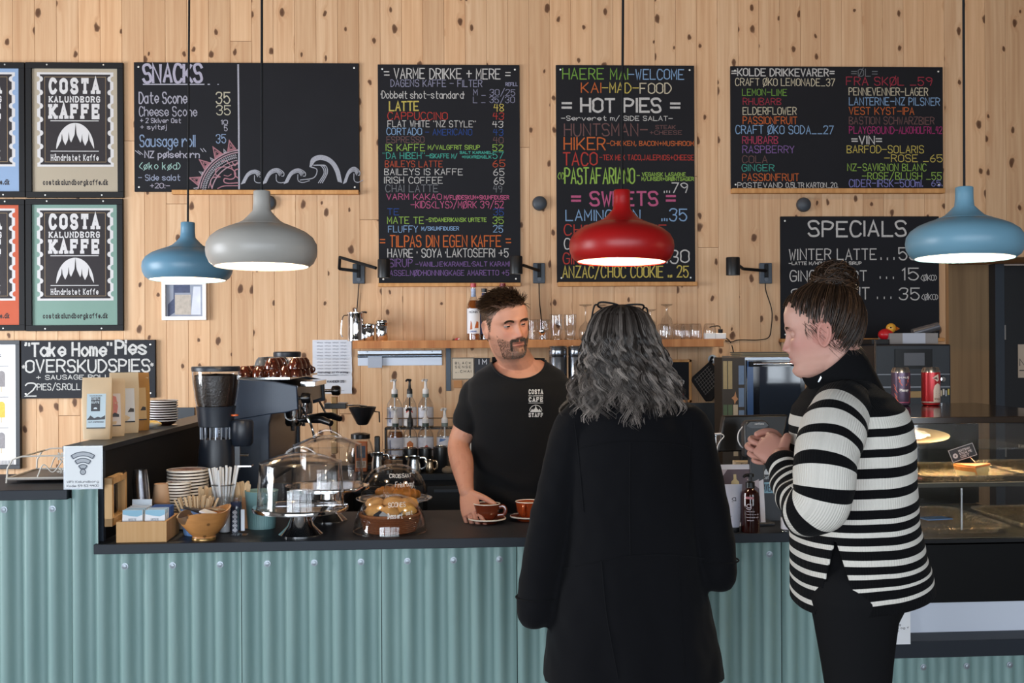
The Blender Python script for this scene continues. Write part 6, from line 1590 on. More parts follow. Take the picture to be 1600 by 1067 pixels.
for px, lab in ((872, 'tall steel water canister beside the shoulder of the man'), (902, 'tall steel water canister next to the grey hair')):
 p = bk(px, 5.86); zt_ = 1.58 - (541 - CY) * 5.8 / F - BKZ
 root = thing('steel_canister', lab, 'canister', p)
 MB().lathe([(.044, 0), (.047, .004), (.047, zt_ - .06), (.045, zt_ - .055), (.047, zt_ - .05), (.047, zt_ - .004), (.044, zt_), (.002, zt_)], 32).build('body', P('8a8f98', .22, 1), root)
 for z in (zt_ - .02, zt_ - .045): MB().tube([(x, y, z) for x, y in circle_pts(0, 0, .047, n=32)[:-1]], .002, 6, closed=True).build('hoop', CHROME, root)
s = 5.6 / F; OXc = PY(1206, 600, 5.6).x
root = thing('tabletop_oven', 'small steel oven with a glass door and bar handle, behind the striped sweater', 'oven', (OXc, 5.6, BKZ)); Zo = lambda py: 1.58 - (py - CY) * s - BKZ; Xo = lambda px: (px - 1206) * s
w0, w1, top = Xo(1165.5), Xo(1262), Zo(560)
MB().box(((w0 + w1) / 2, .29, top / 2 + .006), (w1 - w0, .5, top - .012)).build('housing', P('8a9098', .3, .8), root, bev=.003)
MB().box(((w0 + w1) / 2, .03, top / 2 + .01), (w1 - w0 - .01, .03, top - .05)).build('door', P('1a1e26', .1, spec=.7), root, bev=.002)
MB().box((w0 + .022, .012, top / 2 + .01), (.03, .008, top - .06)).build('door_edge', P('3a5a8a', .25), root)
MB().box(((w0 + w1) / 2 + .02, .0135, top / 2 + .04), (w1 - w0 - .1, .003, top - .18)).build('door_glass', P('2c3440', .05, spec=.8), root)
MB().tube([(Xo(1174), -.03, Zo(571)), (Xo(1250), -.03, Zo(571))], .007, 10).build('handle', CHROME, root)
for px in (1179, 1246): MB().box((Xo(px), -.012, Zo(571)), (.06 if px < 1200 else .03, .035, .026)).build('handle_mount', BLACK, root, bev=.002)
first = None
for k in range(4):
 o = MB().box((0, 0, 0), (.30 - k * .02, .22, .005)).build('flat_carton', P(('9a8a6a', '6a6458', 'a09070', '55524c')[k], .8)); o.location = (OXc + .03 - k * .01, 5.85, BKZ + top + .003 + k * .0055); o.rotation_euler.z = (-.04, .05, -.02, .1)[k]
 tag(o, ('bottom flattened carton on the oven', 'second flattened carton on the oven', 'third flattened carton on the oven', 'topmost flattened carton on the oven, dark grey')[k], 'carton', 'flattened cartons on the oven')
c0, c1 = PY(1128.5, 600, 5.62).x, PY(1164, 600, 5.62).x
root = thing('tea_carton', 'tall printed carton of tea drawers standing beside the oven', 'carton', ((c0 + c1) / 2, 5.62, BKZ)); W_ = c1 - c0; h_ = 1.58 - (561 - CY) * 5.62 / F - BKZ
MB().box((0, .09, h_ / 2), (W_, .18, h_)).build('body', P('3c342c', .6), root, bev=.001)
f_ = lambda u, v: V((u * W_, -.0008, v * h_))
def rects(name, col, rs):
 for a, b, c_, d in rs:
  MB().box(((a + b) / 2 * W_, -.001, (c_ + d) / 2 * h_), ((b - a) * W_, .002, (d - c_) * h_)).build(name, P(col, .6, var=.15, vs=50), root)
rects('picture_panel', 'a8946a', [(-.46, -.29, .72, .97), (-.25, -.06, .72, .97), (-.46, -.06, .2, .3)]); rects('green_panel', '55684a', [(-.46, -.29, .36, .58), (-.25, -.06, .36, .58)])
rects('paper_strip', 'c4b49a', [(-.02, .18, .12, .58)]); rects('drawer_front', '6f86a4', [(.22, .46, z, z + .17) for z in (.16, .36, .56, .76)])
m = MB(); m.poly([f_(a, b) + V((0, -.0015, 0)) for a, b in ((-.1, .64), (.02, .66), (.08, .7), (.12, .65), (.2, .63), (.1, .61), (.04, .58), (.0, .62))]); m.build('orange_print', P('c08a60', .6), root, flat=True)
p = on(1180, 745, TOPZ, 0); p = PD(1180, 735, 4.05); p.z = TOPZ
root = thing('till_screen', 'black till screen seen from behind between the two women', 'screen', p, .12)
s = 4.05 / F; Zt = lambda py: 1.58 - (py - CY) * s - TOPZ; Xt = lambda px: (px - 1180) * s
m = MB().prism([(Xt(1120), Zt(707)), (Xt(1222), Zt(707)), (Xt(1236), Zt(651)), (Xt(1130), Zt(651))], .035); o = m.build('screen_back', P('0d0d0f', .4), root, bev=.006)
MB().box((0, .05, Zt(707) / 2), (.07, .03, Zt(700))).build('stand', BLACK, root, bev=.004)
MB().lathe([(.09, 0), (.09, .008), (.06, .014), (.002, .014)], 28, c=(0, .05, 0)).build('stand_foot', BLACK, root)
p = PD(1186, 735, 3.86); p.z = TOPZ
root = thing('card_terminal', 'dark grey card payment terminal on a stem in front of the till screen', 'card terminal', p, .1); s = 3.86 / F; Zt = lambda py: 1.58 - (py - CY) * s - TOPZ; Xt = lambda px: (px - 1186) * s
TG = P('25282e', .4)
MB().prism([(Xt(1164), Zt(716)), (Xt(1204), Zt(718)), (Xt(1204), Zt(665)), (Xt(1198), Zt(659)), (Xt(1168), Zt(659)), (Xt(1163), Zt(666))], .045).build('terminal_body', TG, root, bev=.008, seg=3)
m = MB(); m.poly([V((Xt(a), -.0006, Zt(b))) for a, b in ((1166, 667), (1172, 661), (1196, 661), (1202, 667), (1194, 671), (1174, 671))]); m.build('top_bezel', P('17181b', .25), root, flat=True)
m = MB(); letter(m, 'verifone', Xt(1179), Xt(1194), Zt(665.5), Zt(662.5), lambda u, v: V((u, -.0016, v)), th=.0012); m.build('lettering', P('c8c8cc', .5), root, flat=True)
MB().box((Xt(1186), .03, Zt(716) / 2), (.05, .03, Zt(716))).build('stem', TG, root, bev=.003)
MB().box((Xt(1186), .03, .006), (.10, .1, .012)).build('stem_foot', TG, root, bev=.003)
MB().tube(catmull([V((Xt(1163), .02, Zt(669))), V((Xt(1155), .01, Zt(677))), V((Xt(1153.5), .01, Zt(688))), V((Xt(1157), .01, Zt(697))), V((Xt(1163), .02, Zt(702)))], 6), .0022, 6).build('white_cable', P('dcdce0', .4), root)
p = PD(1118, 735, 3.95); p.z = TOPZ
root = thing('charging_post', 'slim steel post with white charging cables beside the black coat', 'post', p); s = 3.95 / F; Zt = lambda py: 1.58 - (py - CY) * s - TOPZ
MB().lathe([(.035, 0), (.035, .004), (.006, .008), (.006, Zt(684)), (.009, Zt(683)), (.009, Zt(680)), (.002, Zt(680))], 18).build('post_body', STEEL, root)
MB().tube([(-.02, -.01, Zt(680)), (.018, -.01, Zt(679))], .004, 8).build('plug', P('d8d8dc', .4), root)
MB().tube(catmull([(.018, -.01, Zt(679)), (.028, -.01, Zt(683)), (.012, -.012, Zt(692)), (.004, -.01, Zt(703)), (.008, -.01, Zt(720))], 6), .002, 6).build('cable', P('d8d8dc', .4), root)
p = on(1168, 733, TOPZ); p = PD(1160, 730, 3.98); p.z = TOPZ
root = thing('small_carton', 'small cream cardboard box behind the framed leaflet', 'carton', p); Zt = lambda py: 1.58 - (py - CY) * 3.98 / F - TOPZ
MB().box((0, 0, Zt(722) / 2), (.06, .045, Zt(722))).build('body', P('c9b79a', .7), root, bev=.001)
m = MB(); letter(m, 'te', -.015, .015, Zt(722) - .012, Zt(722) - .005, lambda u, v: V((u, -.0235, v)), th=.0014); m.build('lettering', P('5a5048', .7), root, flat=True)
root = thing('stacked_plate', 'small white plate behind the leaflet next to the black coat', 'plate', PD(1124, 728, 3.98));
root.location.z = TOPZ; MB().lathe([(.03, 0), (.035, .004), (.055, .16), (.06, .166), (.054, .164), (.03, .008), (.002, .006)], 28).build('dish', P('d8cabc', .4), root)
root['label'] = 'tall cream pot behind the leaflet next to the black coat'; root.name = 'cream_pot'; root['category'] = 'pot'
p = on(1159, 822)
root = thing('leaflet', 'white framed leaflet with bottle pictures leaning behind the tube and pump bottle', 'leaflet', p, CROT); root.rotation_euler.x = -.16; W_ = 76 * mpp(p); h_ = 96 * mpp(p)
MB().box((0, 0, h_ / 2), (W_, .004, h_)).build('sheet', P('c8c8d2', .5), root)
m = MB(); m.poly([V((a * W_, -.0026, b * h_)) for a, b in ((-.42, .06), (.40, .06), (.40, .92), (-.42, .92))]); m.build('picture_print', P('4a3c48', .5, var=.35, vs=16), root, flat=True)
m = MB(); m.poly([V((a * W_, -.0032, b * h_)) for a, b in ((-.42, .74), (-.25, .92), (-.42, .92))]); m.poly([V((a * W_, -.0032, b * h_)) for a, b in ((.15, .75), (.3, .85), (.4, .80), (.4, .6))]); m.build('pale_print', P('a8a0ac', .5), root, flat=True)
m = MB(); m.poly([V((a * W_, -.0034, b * h_)) for a, b in ((-.2, .5), (.0, .5), (-.02, .72), (-.07, .76), (-.07, .84), (-.13, .84), (-.13, .76), (-.18, .72))]); m.build('bottle_print', P('b8aa80', .5), root, flat=True)
MB().box((0, .05, h_ * .42), (.03, .003, h_ * .84), rx=.32).build('prop', P('b8b8c0', .5), root)
p = on(1146, 832, r=.02)
root = thing('cream_tube', 'white cream tube with a black cap standing before the leaflet', 'tube', p, CROT)
sc_ = mpp(p); h_ = 74 * sc_; rings = []
for z, a, b in ((.016, .019, .017), (.024, .0205, .0185), (h_ * .5, .026, .0135), (h_ * .93, .0300, .0035), (h_, .0305, .002)): rings.append([V((a * math.cos(2 * PI * k / 28), b * math.sin(2 * PI * k / 28), z)) for k in range(28)])
MB().loft(rings).build('tube_body', P('c4c4d2', .4), root)
MB().lathe([(.0185, 0), (.0195, .002), (.0195, .016), (.002, .0165)], 24).build('cap', P('121214', .4), root)
def tubef(u, v):
 t = v / h_; b = .0185 + (.002 - .0185) * t; a = .02 + .011 * t; return V((u, -b * math.sqrt(max(0, 1 - (u / a) ** 2)) - .0022, v))
m = MB(); letter(m, 'g', -.0065, .006, h_ * .66, h_ * .76, tubef, th=.0022); letter(m, 'hand cream', -.017, .017, h_ * .51, h_ * .535, tubef, th=.0009); letter(m, 'okologisk', -.012, .014, h_ * .33, h_ * .35, tubef, th=.0008)
ribbon(m, [(-.016, h_ * .27), (.016, h_ * .27), (.016, h_ * .38), (-.016, h_ * .38), (-.016, h_ * .27)], .0006, tubef); m.build('lettering', P('3a3a48', .5), root, flat=True)
p = on(1172.5, 833, r=.028); sc_ = mpp(p)
root = thing('soap_bottle', 'dark amber pump bottle with a white g before the leaflet', 'bottle', p, CROT); r = 14.5 * sc_; h_ = 92 * sc_
AM = P('2e0c08', .08, spec=.7, Transmission_Weight=.25, name='amber_plastic')
MB().lathe([(r * .93, 0), (r, .004), (r, h_ * .60), (r * .9, h_ * .67), (r * .5, h_ * .72), (r * .42, h_ * .75)], 30).build('bottle_body', AM, root)
MB().lathe([(r * .5, h_ * .75), (r * .5, h_ * .84), (r * .2, h_ * .86), (r * .2, h_ * .93), (r * .42, h_ * .935), (r * .42, h_ * .985), (.002, h_ * .99)], 20).tube([(0, 0, h_ * .96), (-.02, -.012, h_ * .965), (-.026, -.016, h_ * .945)], .005, 8).build('pump', P('111113', .35), root)
m = MB(); m.nrm = V((0, 0, 0)); f_ = wrapf(r + .0006); letter(m, 'g', -r * .68, -r * .2, h_ * .43, h_ * .52, f_, th=.0026)
for k, (a, b) in enumerate(((-.7, .2), (-.7, .7), (-.7, .75), (-.6, .1))): letter(m, 'hand soap og lotion'[:9 + 3 * k], r * a, r * b, h_ * (.36 - k * .05), h_ * (.376 - k * .05), f_, th=.0008)
m.build('lettering', P('c4b8c0', .5), root, flat=True)
m = MB(); m.nrm = V((0, 0, 0)); wrap_poly(m, [(-r * .8, h_ * .575), (r * .1, h_ * .575), (r * .1, h_ * .615), (-r * .8, h_ * .615)], f_); m.build('pink_band', P('b87a80', .4), root, flat=True)
p = on(1203, 815)
root = thing('gift_card_sign', 'dark stamp shaped gift card sign beside the pump bottle', 'sign', p, CROT); sc_ = mpp(p)
MB().box((0, .02, 88 * sc_ / 2), (48 * sc_, .012, 88 * sc_)).build('panel', P('22262e', .5), root, bev=.001)
m = MB(); f_ = lambda u, v: V((u, .0132, v)); g = lambda u, v: f_((u - 1203) * sc_, (815 - v) * sc_)
m.poly([g(1182, 771), g(1222, 771), g(1222, 754), g(1182, 754)]); m.build('blue_band', P('7aa8bc', .5), root, flat=True)
m = MB(); h2 = lambda u, v: V((u, .0122, v)); letter(m, 'GAVEKORT', (1191 - 1203) * sc_, (1221 - 1203) * sc_, (815 - 768) * sc_, (815 - 757) * sc_, h2, th=.0028, jit=0); m.build('lettering', P('2a3440', .5), root, flat=True)
m = MB(); letter(m, 'Kaffe', (1194 - 1203) * sc_, (1210 - 1203) * sc_, (815 - 749) * sc_, (815 - 744) * sc_, h2, th=.0018, jit=0); m.poly([h2((1204 + 9 * math.cos(a) - 1203) * sc_, (815 - 742 + 11 * math.sin(a)) * sc_) for a in [k * PI / 8 for k in range(9)]]); m.build('print', P('b8c0c8', .5), root, flat=True)
p = on(1231, 833, r=.02)
root = thing('label_jar', 'small glass jar with a white label almost hidden by the striped sweater', 'jar', p)
MB().lathe([(.02, 0), (.023, .003), (.023, .055), (.019, .064), (.02, .075), (.017, .075), (.02, .055), (.02, .005), (.002, .004)], 24).build('jar_glass', GLASS2, root)
m = MB(); m.lathe([(.0235, .012), (.0235, .05)], 24); m.f = m.f[:-2]; m.m = m.m[:-2]; m.build('label', P('c8c6cc', .5), root)
m = MB(); m.nrm = V((0, 0, 0)); letter(m, 'Tips', -.012, .012, .024, .038, wrapf(.0242), th=.003); m.build('lettering', P('33343c', .5), root, flat=True)
s = 5.62 / F; a, b = PY(1368, 600, 5.62).x, PY(1487.5, 600, 5.62).x; h_ = 1.58 - (541.5 - CY) * s - BKZ
root = thing('bean_to_cup_machine', 'wide dark coffee machine with a small grey display, behind the drink cans', 'coffee machine', ((a + b) / 2, 5.62, BKZ)); W_ = b - a
DK = P('1b2027', .4)
MB().box((0, .25, h_ / 2), (W_, .48, h_)).build('housing', DK, root, bev=.008)
Zm = lambda py: 1.58 - (py - CY) * s - BKZ; Xm = lambda px: (px - 1427.7) * s
MB().box((Xm(1428), .006, (Zm(549) + Zm(580)) / 2), (Xm(1458) - Xm(1398), .012, Zm(549) - Zm(580))).build('display_bezel', P('0b0c0e', .2), root)
MB().box((Xm(1428.5), -.001, (Zm(555) + Zm(575)) / 2), (Xm(1445) - Xm(1412), .004, Zm(555) - Zm(575))).build('display', P('55565c', .3), root)
for py, hh in ((589, .005), (609, .008)): MB().box((0, .004, Zm(py)), (W_ - .02, .01, hh)).build('trim_line', P('77797e', .35, .6), root)
MB().lathe([(.016, 0), (.017, .012), (.013, .02), (.002, .021)], 20, c=(Xm(1474), .01, Zm(597)), rot=Matrix.Rotation(PI / 2, 3, 'X')).build('knob', CHROME, root)
MB().box((Xm(1431), .004, Zm(621)), (Xm(1440) - Xm(1421), .01, Zm(616) - Zm(626))).build('wood_strip', P('a88a5c', .6), root)
for k in range(4): MB().cyl((Xm(1472 + k * 4), .002, Zm(624 - 2 * (k % 2))), .005, .03, 10).build('button', P(('b8a88a', 'd8d0c8', '9aa0a8', 'b8a44a')[k], .4), root)
MB().tube([(Xm(1365), -.01, Zm(535)), (Xm(1365), -.01, Zm(590))], .004, 6).build('steam_pipe', CHROME, root)
zt_ = BKZ + h_
def bx(name, label, cat, x0, x1, y0, y1, col, Y=5.75, dep=.16, rough=.6):
 a, b = PY(x0, 533, Y).x, PY(x1, 533, Y).x; hh = (y1 - y0) * Y / F
 o = MB().box(((b - a) / 2, dep / 2, hh / 2), (b - a, dep, hh)).build(name, P(col, rough), bev=.002); o.location = (a, Y, zt_ + .001); tag(o, label, cat); return o
o = bx('grey_carton', 'grey and white cardboard box lying on the dark coffee machine', 'carton', 1390, 1466, 524, 541.5, '8f8a88')
MB().box((PY(1428, 533, 5.75).x - PY(1390, 533, 5.75).x, -.001, .03), (.12, .002, .054)).build('white_flap', P('b8bcc8', .5), o)
MB().cyl((.13, .02, .057), .022, .14, 20, Matrix.Rotation(math.radians(75), 3, 'Y')).build('roll_core', P('9a9ca4', .2, .8), o)
bx('black_tray', 'flat black tray under the toy bird on the dark coffee machine', 'tray', 1362, 1389, 533.5, 541.5, '141416', 5.7)
root = thing('toy_bird', 'small red and yellow toy bird on the dark coffee machine', 'toy', (PY(1384, 530, 5.8).x, 5.8, BKZ + h_ + .03), 0)
MB().sphere((0, 0, .022), .036, 18, 12, (1.1, 1, .85)).build('body', P('c01822', .35), root)
MB().sphere((.028, 0, .055), .026, 16, 12).build('head', P('dca23a', .35), root)
MB().sphere((.018, -.024, .058), .004, 8, 6).build('eye', BLACK, root)
MB().lathe([(.012, 0), (.002, .018)], 10, c=(.05, -.012, .052), rot=Matrix.Rotation(PI / 2, 3, 'Y')).build('beak', P('c86a22', .4), root)
MB().box((0, 0, -.018), (.05, .04, .03)).build('perch', P('2a3c7a', .5), root)
# ---------------------------------------------------------------- coffee grinder and espresso machine on the side counter
D = 4.25; p = PD(338, 700, D); s = D / F
root = thing('coffee_grinder', 'black coffee grinder with a clear hopper full of dark beans', 'grinder', (p.x, p.y, TOPZ)); Zg = lambda py: 1.58 - (py - CY) * s - TOPZ
GB = P('1c222c', .38, spec=.45, name='grinder_black')
rh = 36.5 * s
MB().lathe([(rh * .96, 0), (rh * .96, .01), (rh * .86, .03), (rh * .74, Zg(700)), (rh * .66, Zg(683))], 36).build('body', GB, root)
MB().lathe([(rh * .63, Zg(683)), (rh * .66, Zg(664)), (.002, Zg(664))], 36).build('window_ring', glassy('grinder_window', (.8, .82, .86)), root)
for k in range(18):
 a = 2 * PI * k / 18; MB().box((rh * .66 * math.cos(a), rh * .66 * math.sin(a), (Zg(683) + Zg(664)) / 2), (.004, .004, Zg(664) - Zg(683)), rz=a).build('window_rib', P('9aa0aa', .3, .6), root)
MB().lathe([(rh * .70, Zg(664)), (rh * .74, Zg(663)), (rh * .80, Zg(640)), (rh * .84, Zg(632)), (.002, Zg(632))], 36).build('collar', GB, root)
hp = [(rh * .82, Zg(632)), (rh * .90, Zg(615)), (rh * .96, Zg(598)), (rh, Zg(577))]
MB().lathe(hp + [(a - .003, b) for a, b in hp[::-1]], 40).build('hopper', GLASS2, root)
m = MB().lathe([(rh * .79, Zg(631)), (rh * .87, Zg(615)), (rh * .93, Zg(598)), (rh * .95, Zg(584)), (rh * .7, Zg(582)), (rh * .3, Zg(583)), (.002, Zg(581))], 40)
m.build('coffee_beans', P('1a100c', .4, bump=1.0, bs=130, var=.5, vs=150), root)['kind'] = 'stuff'
MB().lathe([(rh * 1.01, Zg(577.5)), (rh * 1.03, Zg(572)), (rh * 1.0, Zg(570)), (.002, Zg(570))], 40).build('hopper_lid', GB, root)
MB().cyl((rh * .83, -.02, Zg(647)), .014, .006, 16).build('orange_button', P('c85a20', .4), root)
MB().lathe([(.032, Zg(694)), (.04, Zg(690)), (.043, Zg(658)), (.038, Zg(654)), (.002, Zg(654))], 30, c=(rh * 1.12, -.01, 0)).build('dosing_head', GB, root)
MB().box((rh * .98, -.03, Zg(712)), (.018, .02, Zg(694) - Zg(730))).build('fork_mount', GB, root)
MB().tube([(rh * 1.1, -.04, Zg(707)), (rh * 1.45, -.045, Zg(707))], .005, 8).box((rh * 1.3, -.03, Zg(724)), (.05, .05, .006)).build('portafilter_fork', CHROME, root)
D = 4.52; s = D / F; p = PD(415, 700, D)
root = thing('espresso_machine', 'dark blue grey espresso machine with cups on top, seen from its end', 'espresso machine', (p.x, p.y, TOPZ), -.03); Xe = lambda px: (px - 415) * s; Ze = lambda py: 1.58 - (py - CY) * s - TOPZ
EB = P('2a3648', .42, var=.08, vs=4, name='espresso_blue_grey')
up = [(Xe(352), Ze(590)), (Xe(372), Ze(589)), (Xe(430), Ze(594)), (Xe(464), Ze(601)), (Xe(466), Ze(638)), (Xe(446), Ze(643)), (Xe(424), Ze(645)), (Xe(368), Ze(654)), (Xe(345), Ze(656))]
lo_ = [(Xe(345), Ze(652)), (Xe(424), Ze(643)), (Xe(420), Ze(660)), (Xe(420), .0), (Xe(345), .0)]
MB().prism(up, .03).build('upper_side_panel', EB, root, bev=.004)
MB().prism(lo_, .03, Matrix.Translation((0, .003, 0))).build('lower_side_panel', EB, root, bev=.003)
MLEN = .72
MB().prism([(Xe(352), Ze(594)), (Xe(430), Ze(598)), (Xe(460), Ze(604)), (Xe(462), Ze(632)), (Xe(420), Ze(640)), (Xe(352), Ze(650))], MLEN - .06, Matrix.Translation((0, .03, 0))).build('boiler_housing', P('2a2d33', .35, .4), root)
MB().prism([(Xe(352), Ze(650)), (Xe(418), Ze(640)), (Xe(414), .02), (Xe(352), .02)], MLEN - .06, Matrix.Translation((0, .03, 0))).build('back_body', P('33363c', .3, .6), root)
MB().prism(up, .03, Matrix.Translation((0, MLEN - .03, 0))).build('upper_side_panel', EB, root, bev=.004)
MB().prism(lo_, .03, Matrix.Translation((0, MLEN - .03, 0))).build('lower_side_panel', EB, root, bev=.003)
MB().box((Xe(452), MLEN / 2, .035), (Xe(486) - Xe(418), MLEN - .04, .07)).build('drip_tray', P('55585e', .3, .8), root, bev=.003)
MB().box((Xe(400), MLEN / 2, Ze(588) - .004), (Xe(460) - Xe(356), MLEN - .02, .008)).build('cup_shelf', STEEL, root)
MB().box((Xe(474), MLEN / 2 - .1, Ze(600)), (Xe(488) - Xe(464), .3, .02)).build('front_lip', CHROME, root, bev=.002)
for k, y in enumerate((.16, .42)):
 g = MB(); g.lathe([(.034, Ze(655)), (.036, Ze(650)), (.036, Ze(632)), (.002, Ze(630))], 26, c=(Xe(448), y, 0)); g.build('group_head', CHROME, root)
 MB().lathe([(.03, Ze(668)), (.036, Ze(664)), (.036, Ze(656)), (.002, Ze(656))], 24, c=(Xe(448), y, 0)).build('filter_basket', CHROME, root)
 MB().tube([(Xe(455), y - .01, Ze(659)), (Xe(470), y - .04, Ze(658)), (Xe(480), y - .06, Ze(657)), (Xe(500), y - .1, Ze(656)), (Xe(516), y - .13, Ze(661))], [.007, .011, .014, .015, .012], 10).build('portafilter_handle', P('111114', .3), root)
 MB().tube([(Xe(446), y, Ze(668)), (Xe(446), y, Ze(676))], .008, 8).build('spout', CHROME, root)
for k, (px, py, y) in enumerate(((479, 621, .05), (501, 617, .5))):
 MB().lathe([(.012, 0), (.021, .004), (.023, .03), (.017, .04), (.002, .041)], 18, c=(Xe(px) - .03, y, Ze(py)), rot=Matrix.Rotation(PI / 2, 3, 'Y')).build('steam_knob', P('0f0f11', .25), root)
 MB().cyl((Xe(px) - .06, y, Ze(py)), .007, .04, 10, Matrix.Rotation(PI / 2, 3, 'Y')).build('knob_stem', CHROME, root)
 MB().tube(catmull([(Xe(468), y, Ze(635)), (Xe(476), y, Ze(650)), (Xe(484), y - .01, Ze(665)), (Xe(490), y - .01, Ze(690))], 5), .005, 8).build('steam_wand', CHROME, root)
MB().tube(catmull([(Xe(441), .05, Ze(640)), (Xe(445), .03, Ze(652)), (Xe(455), .03, Ze(655)), (Xe(458), .05, Ze(638))], 5), .003, 6).build('hose', P('c8ccd0', .3, .5), root)
ez = Matrix.Translation(root.location) @ Matrix.Rotation(-.03, 4, 'Z')
cupm = [(.036, 0), (.0375, .002), (.036, .02), (.028, .042), (.02, .05), (.019, .054), (.002, .053)]
firsts = {}
n_c = 0
for row, y in enumerate((.05, .14, .23, .33, .43, .53)):
 for col_, px in enumerate((381, 402, 423, 444, 459)):
  if px == 459 and row > 2: continue
  grey = px < 410 and row > 1
  lv = 1 if (col_ in (2, 4) and row in (0, 1, 2)) or (col_ < 2 and row > 2) else 0
  for L in range(lv + 1):
   loc = ez @ V((Xe(px) + R.uniform(-.004, .004), y + R.uniform(-.006, .006), Ze(588) + .001 + L * .032))
   key = 'g' if grey else 'b'
   if key not in firsts:
    c = thing('espresso_cup', 'grey cup upside down on the espresso machine' if grey else 'glossy brown cup stacked upside down on the espresso machine', 'cup', loc, R.uniform(-2.5, -.5), 'grey cups on the espresso machine' if grey else 'brown cups on the espresso machine')
    gm = P('56595e', .35, spec=.5) if grey else P('4a1c0e', .15, spec=.7, coat=.5)
    MB().lathe(cupm, 24).build('cup_body', gm, c)
    MB().tube(catmull([(.034, 0, .012), (.05, 0, .014), (.052, 0, .03), (.03, 0, .038)], 5), .0045, 7).build('handle', gm, c)
    firsts[key] = c; c.scale = (.82,) * 3
   else: copy_tree(firsts[key], loc, R.uniform(-2.5, -.5))
D = 5.42; s = D / F; p = PD(449, 600, D)
root = thing('coffee_grinder', 'second grinder with an empty clear hopper behind the brown cups', 'grinder', (p.x, p.y, TOPZ)); Zg = lambda py: 1.58 - (py - CY) * s - TOPZ; rh = 21 * s
MB().lathe([(rh * .95, 0), (rh * .95, .01), (rh * .9, Zg(620)), (rh * .8, Zg(602)), (.002, Zg(600))], 30).build('body', GB, root)
hp = [(rh * .72, Zg(600)), (rh * .95, Zg(580)), (rh * .97, Zg(556))]; MB().lathe(hp + [(a - .003, b) for a, b in hp[::-1]], 32).build('hopper', GLASS2, root)
MB().lathe([(rh * .99, Zg(556)), (rh * 1.02, Zg(553)), (rh * 1.02, Zg(549)), (rh * .95, Zg(547.5)), (.002, Zg(547.5))], 32).build('hopper_lid', GB, root)
# ---------------------------------------------------------------- people: tools
def remesh(mb, vox, smooth=3, fac=.5):
 me = bpy.data.meshes.new('tmp'); me.from_pydata(mb.v, [], mb.f)
 bm = bmesh.new(); bm.from_mesh(me); bmesh.ops.recalc_face_normals(bm, faces=bm.faces); bm.to_mesh(me); bm.free()
 o = bpy.data.objects.new('tmp', me); C.objects.link(o)
 r = o.modifiers.new('r', 'REMESH'); r.mode = 'VOXEL'; r.voxel_size = vox
 if smooth: s = o.modifiers.new('s', 'SMOOTH'); s.iterations = smooth; s.factor = fac
 bpy.context.view_layer.update()
 dg = bpy.context.evaluated_depsgraph_get()
 out = bpy.data.meshes.new_from_object(o.evaluated_get(dg))
 bpy.data.objects.remove(o); bpy.data.meshes.remove(me)
 return out
def set_attr(me, name, vals):
 a = me.attributes.new(name, 'FLOAT', 'POINT'); a.data.foreach_set('value', vals)
def set_col(me, name, cols):
 a = me.color_attributes.new(name, 'FLOAT_COLOR', 'POINT')
 flat = []
 for c in cols: flat += [c[0], c[1], c[2], 1.0]
 a.data.foreach_set('color', flat)
def ellring(c, rx, ry, yaw=0, n=48, e=1.0, tilt=None):
 out = []
 for k in range(n):
  t = 2 * PI * k / n; cc, ss = math.cos(t), math.sin(t)
  x, y = math.copysign(abs(cc) ** e, cc) * rx, math.copysign(abs(ss) ** e, ss) * ry
  p = V((x, y, 0))
  if tilt: p = tilt @ p
  p = Matrix.Rotation(yaw, 3, 'Z') @ p
  out.append(V(c) + p)
 return out
def limb(mb, pts, rad, n=18, sub=5, flat=1.0):
 """tapered limb with rounded ends through joints"""
 P4 = [V((*p, r)) for p, r in zip([tuple(p) for p in pts], rad)]
 q = []
 N = len(P4)
 for i in range(N - 1):
  p1, p2 = P4[i], P4[i + 1]; p0 = P4[i - 1] if i else p1 * 2 - p2; p3 = P4[i + 2] if i + 2 < N else p2 * 2 - p1
  for k in range(sub):
   t = k / sub
   q.append(0.5 * ((2 * p1) + (p2 - p0) * t + (2 * p0 - 5 * p1 + 4 * p2 - p3) * t * t + (3 * p1 - p0 - 3 * p2 + p3) * t ** 3))
 q.append(P4[-1])
 path = [V(p[:3]) for p in q]; rr = [max(.003, p[3]) for p in q]
 d0, d1 = (path[0] - path[1]).normalized(), (path[-1] - path[-2]).normalized()
 a = [(path[0] + d0 * rr[0] * h, rr[0] * w_) for h, w_ in ((.95, .25), (.8, .6), (.45, .88))]
 b = [(path[-1] + d1 * rr[-1] * h, rr[-1] * w_) for h, w_ in ((.45, .88), (.8, .6), (.95, .25))]
 mb.tube([p for p, _ in a] + path + [p for p, _ in b], [r for _, r in a] + rr + [r for _, r in b], n, flat=flat)
def G(x, m, s): return math.exp(-((x - m) / s) ** 2)
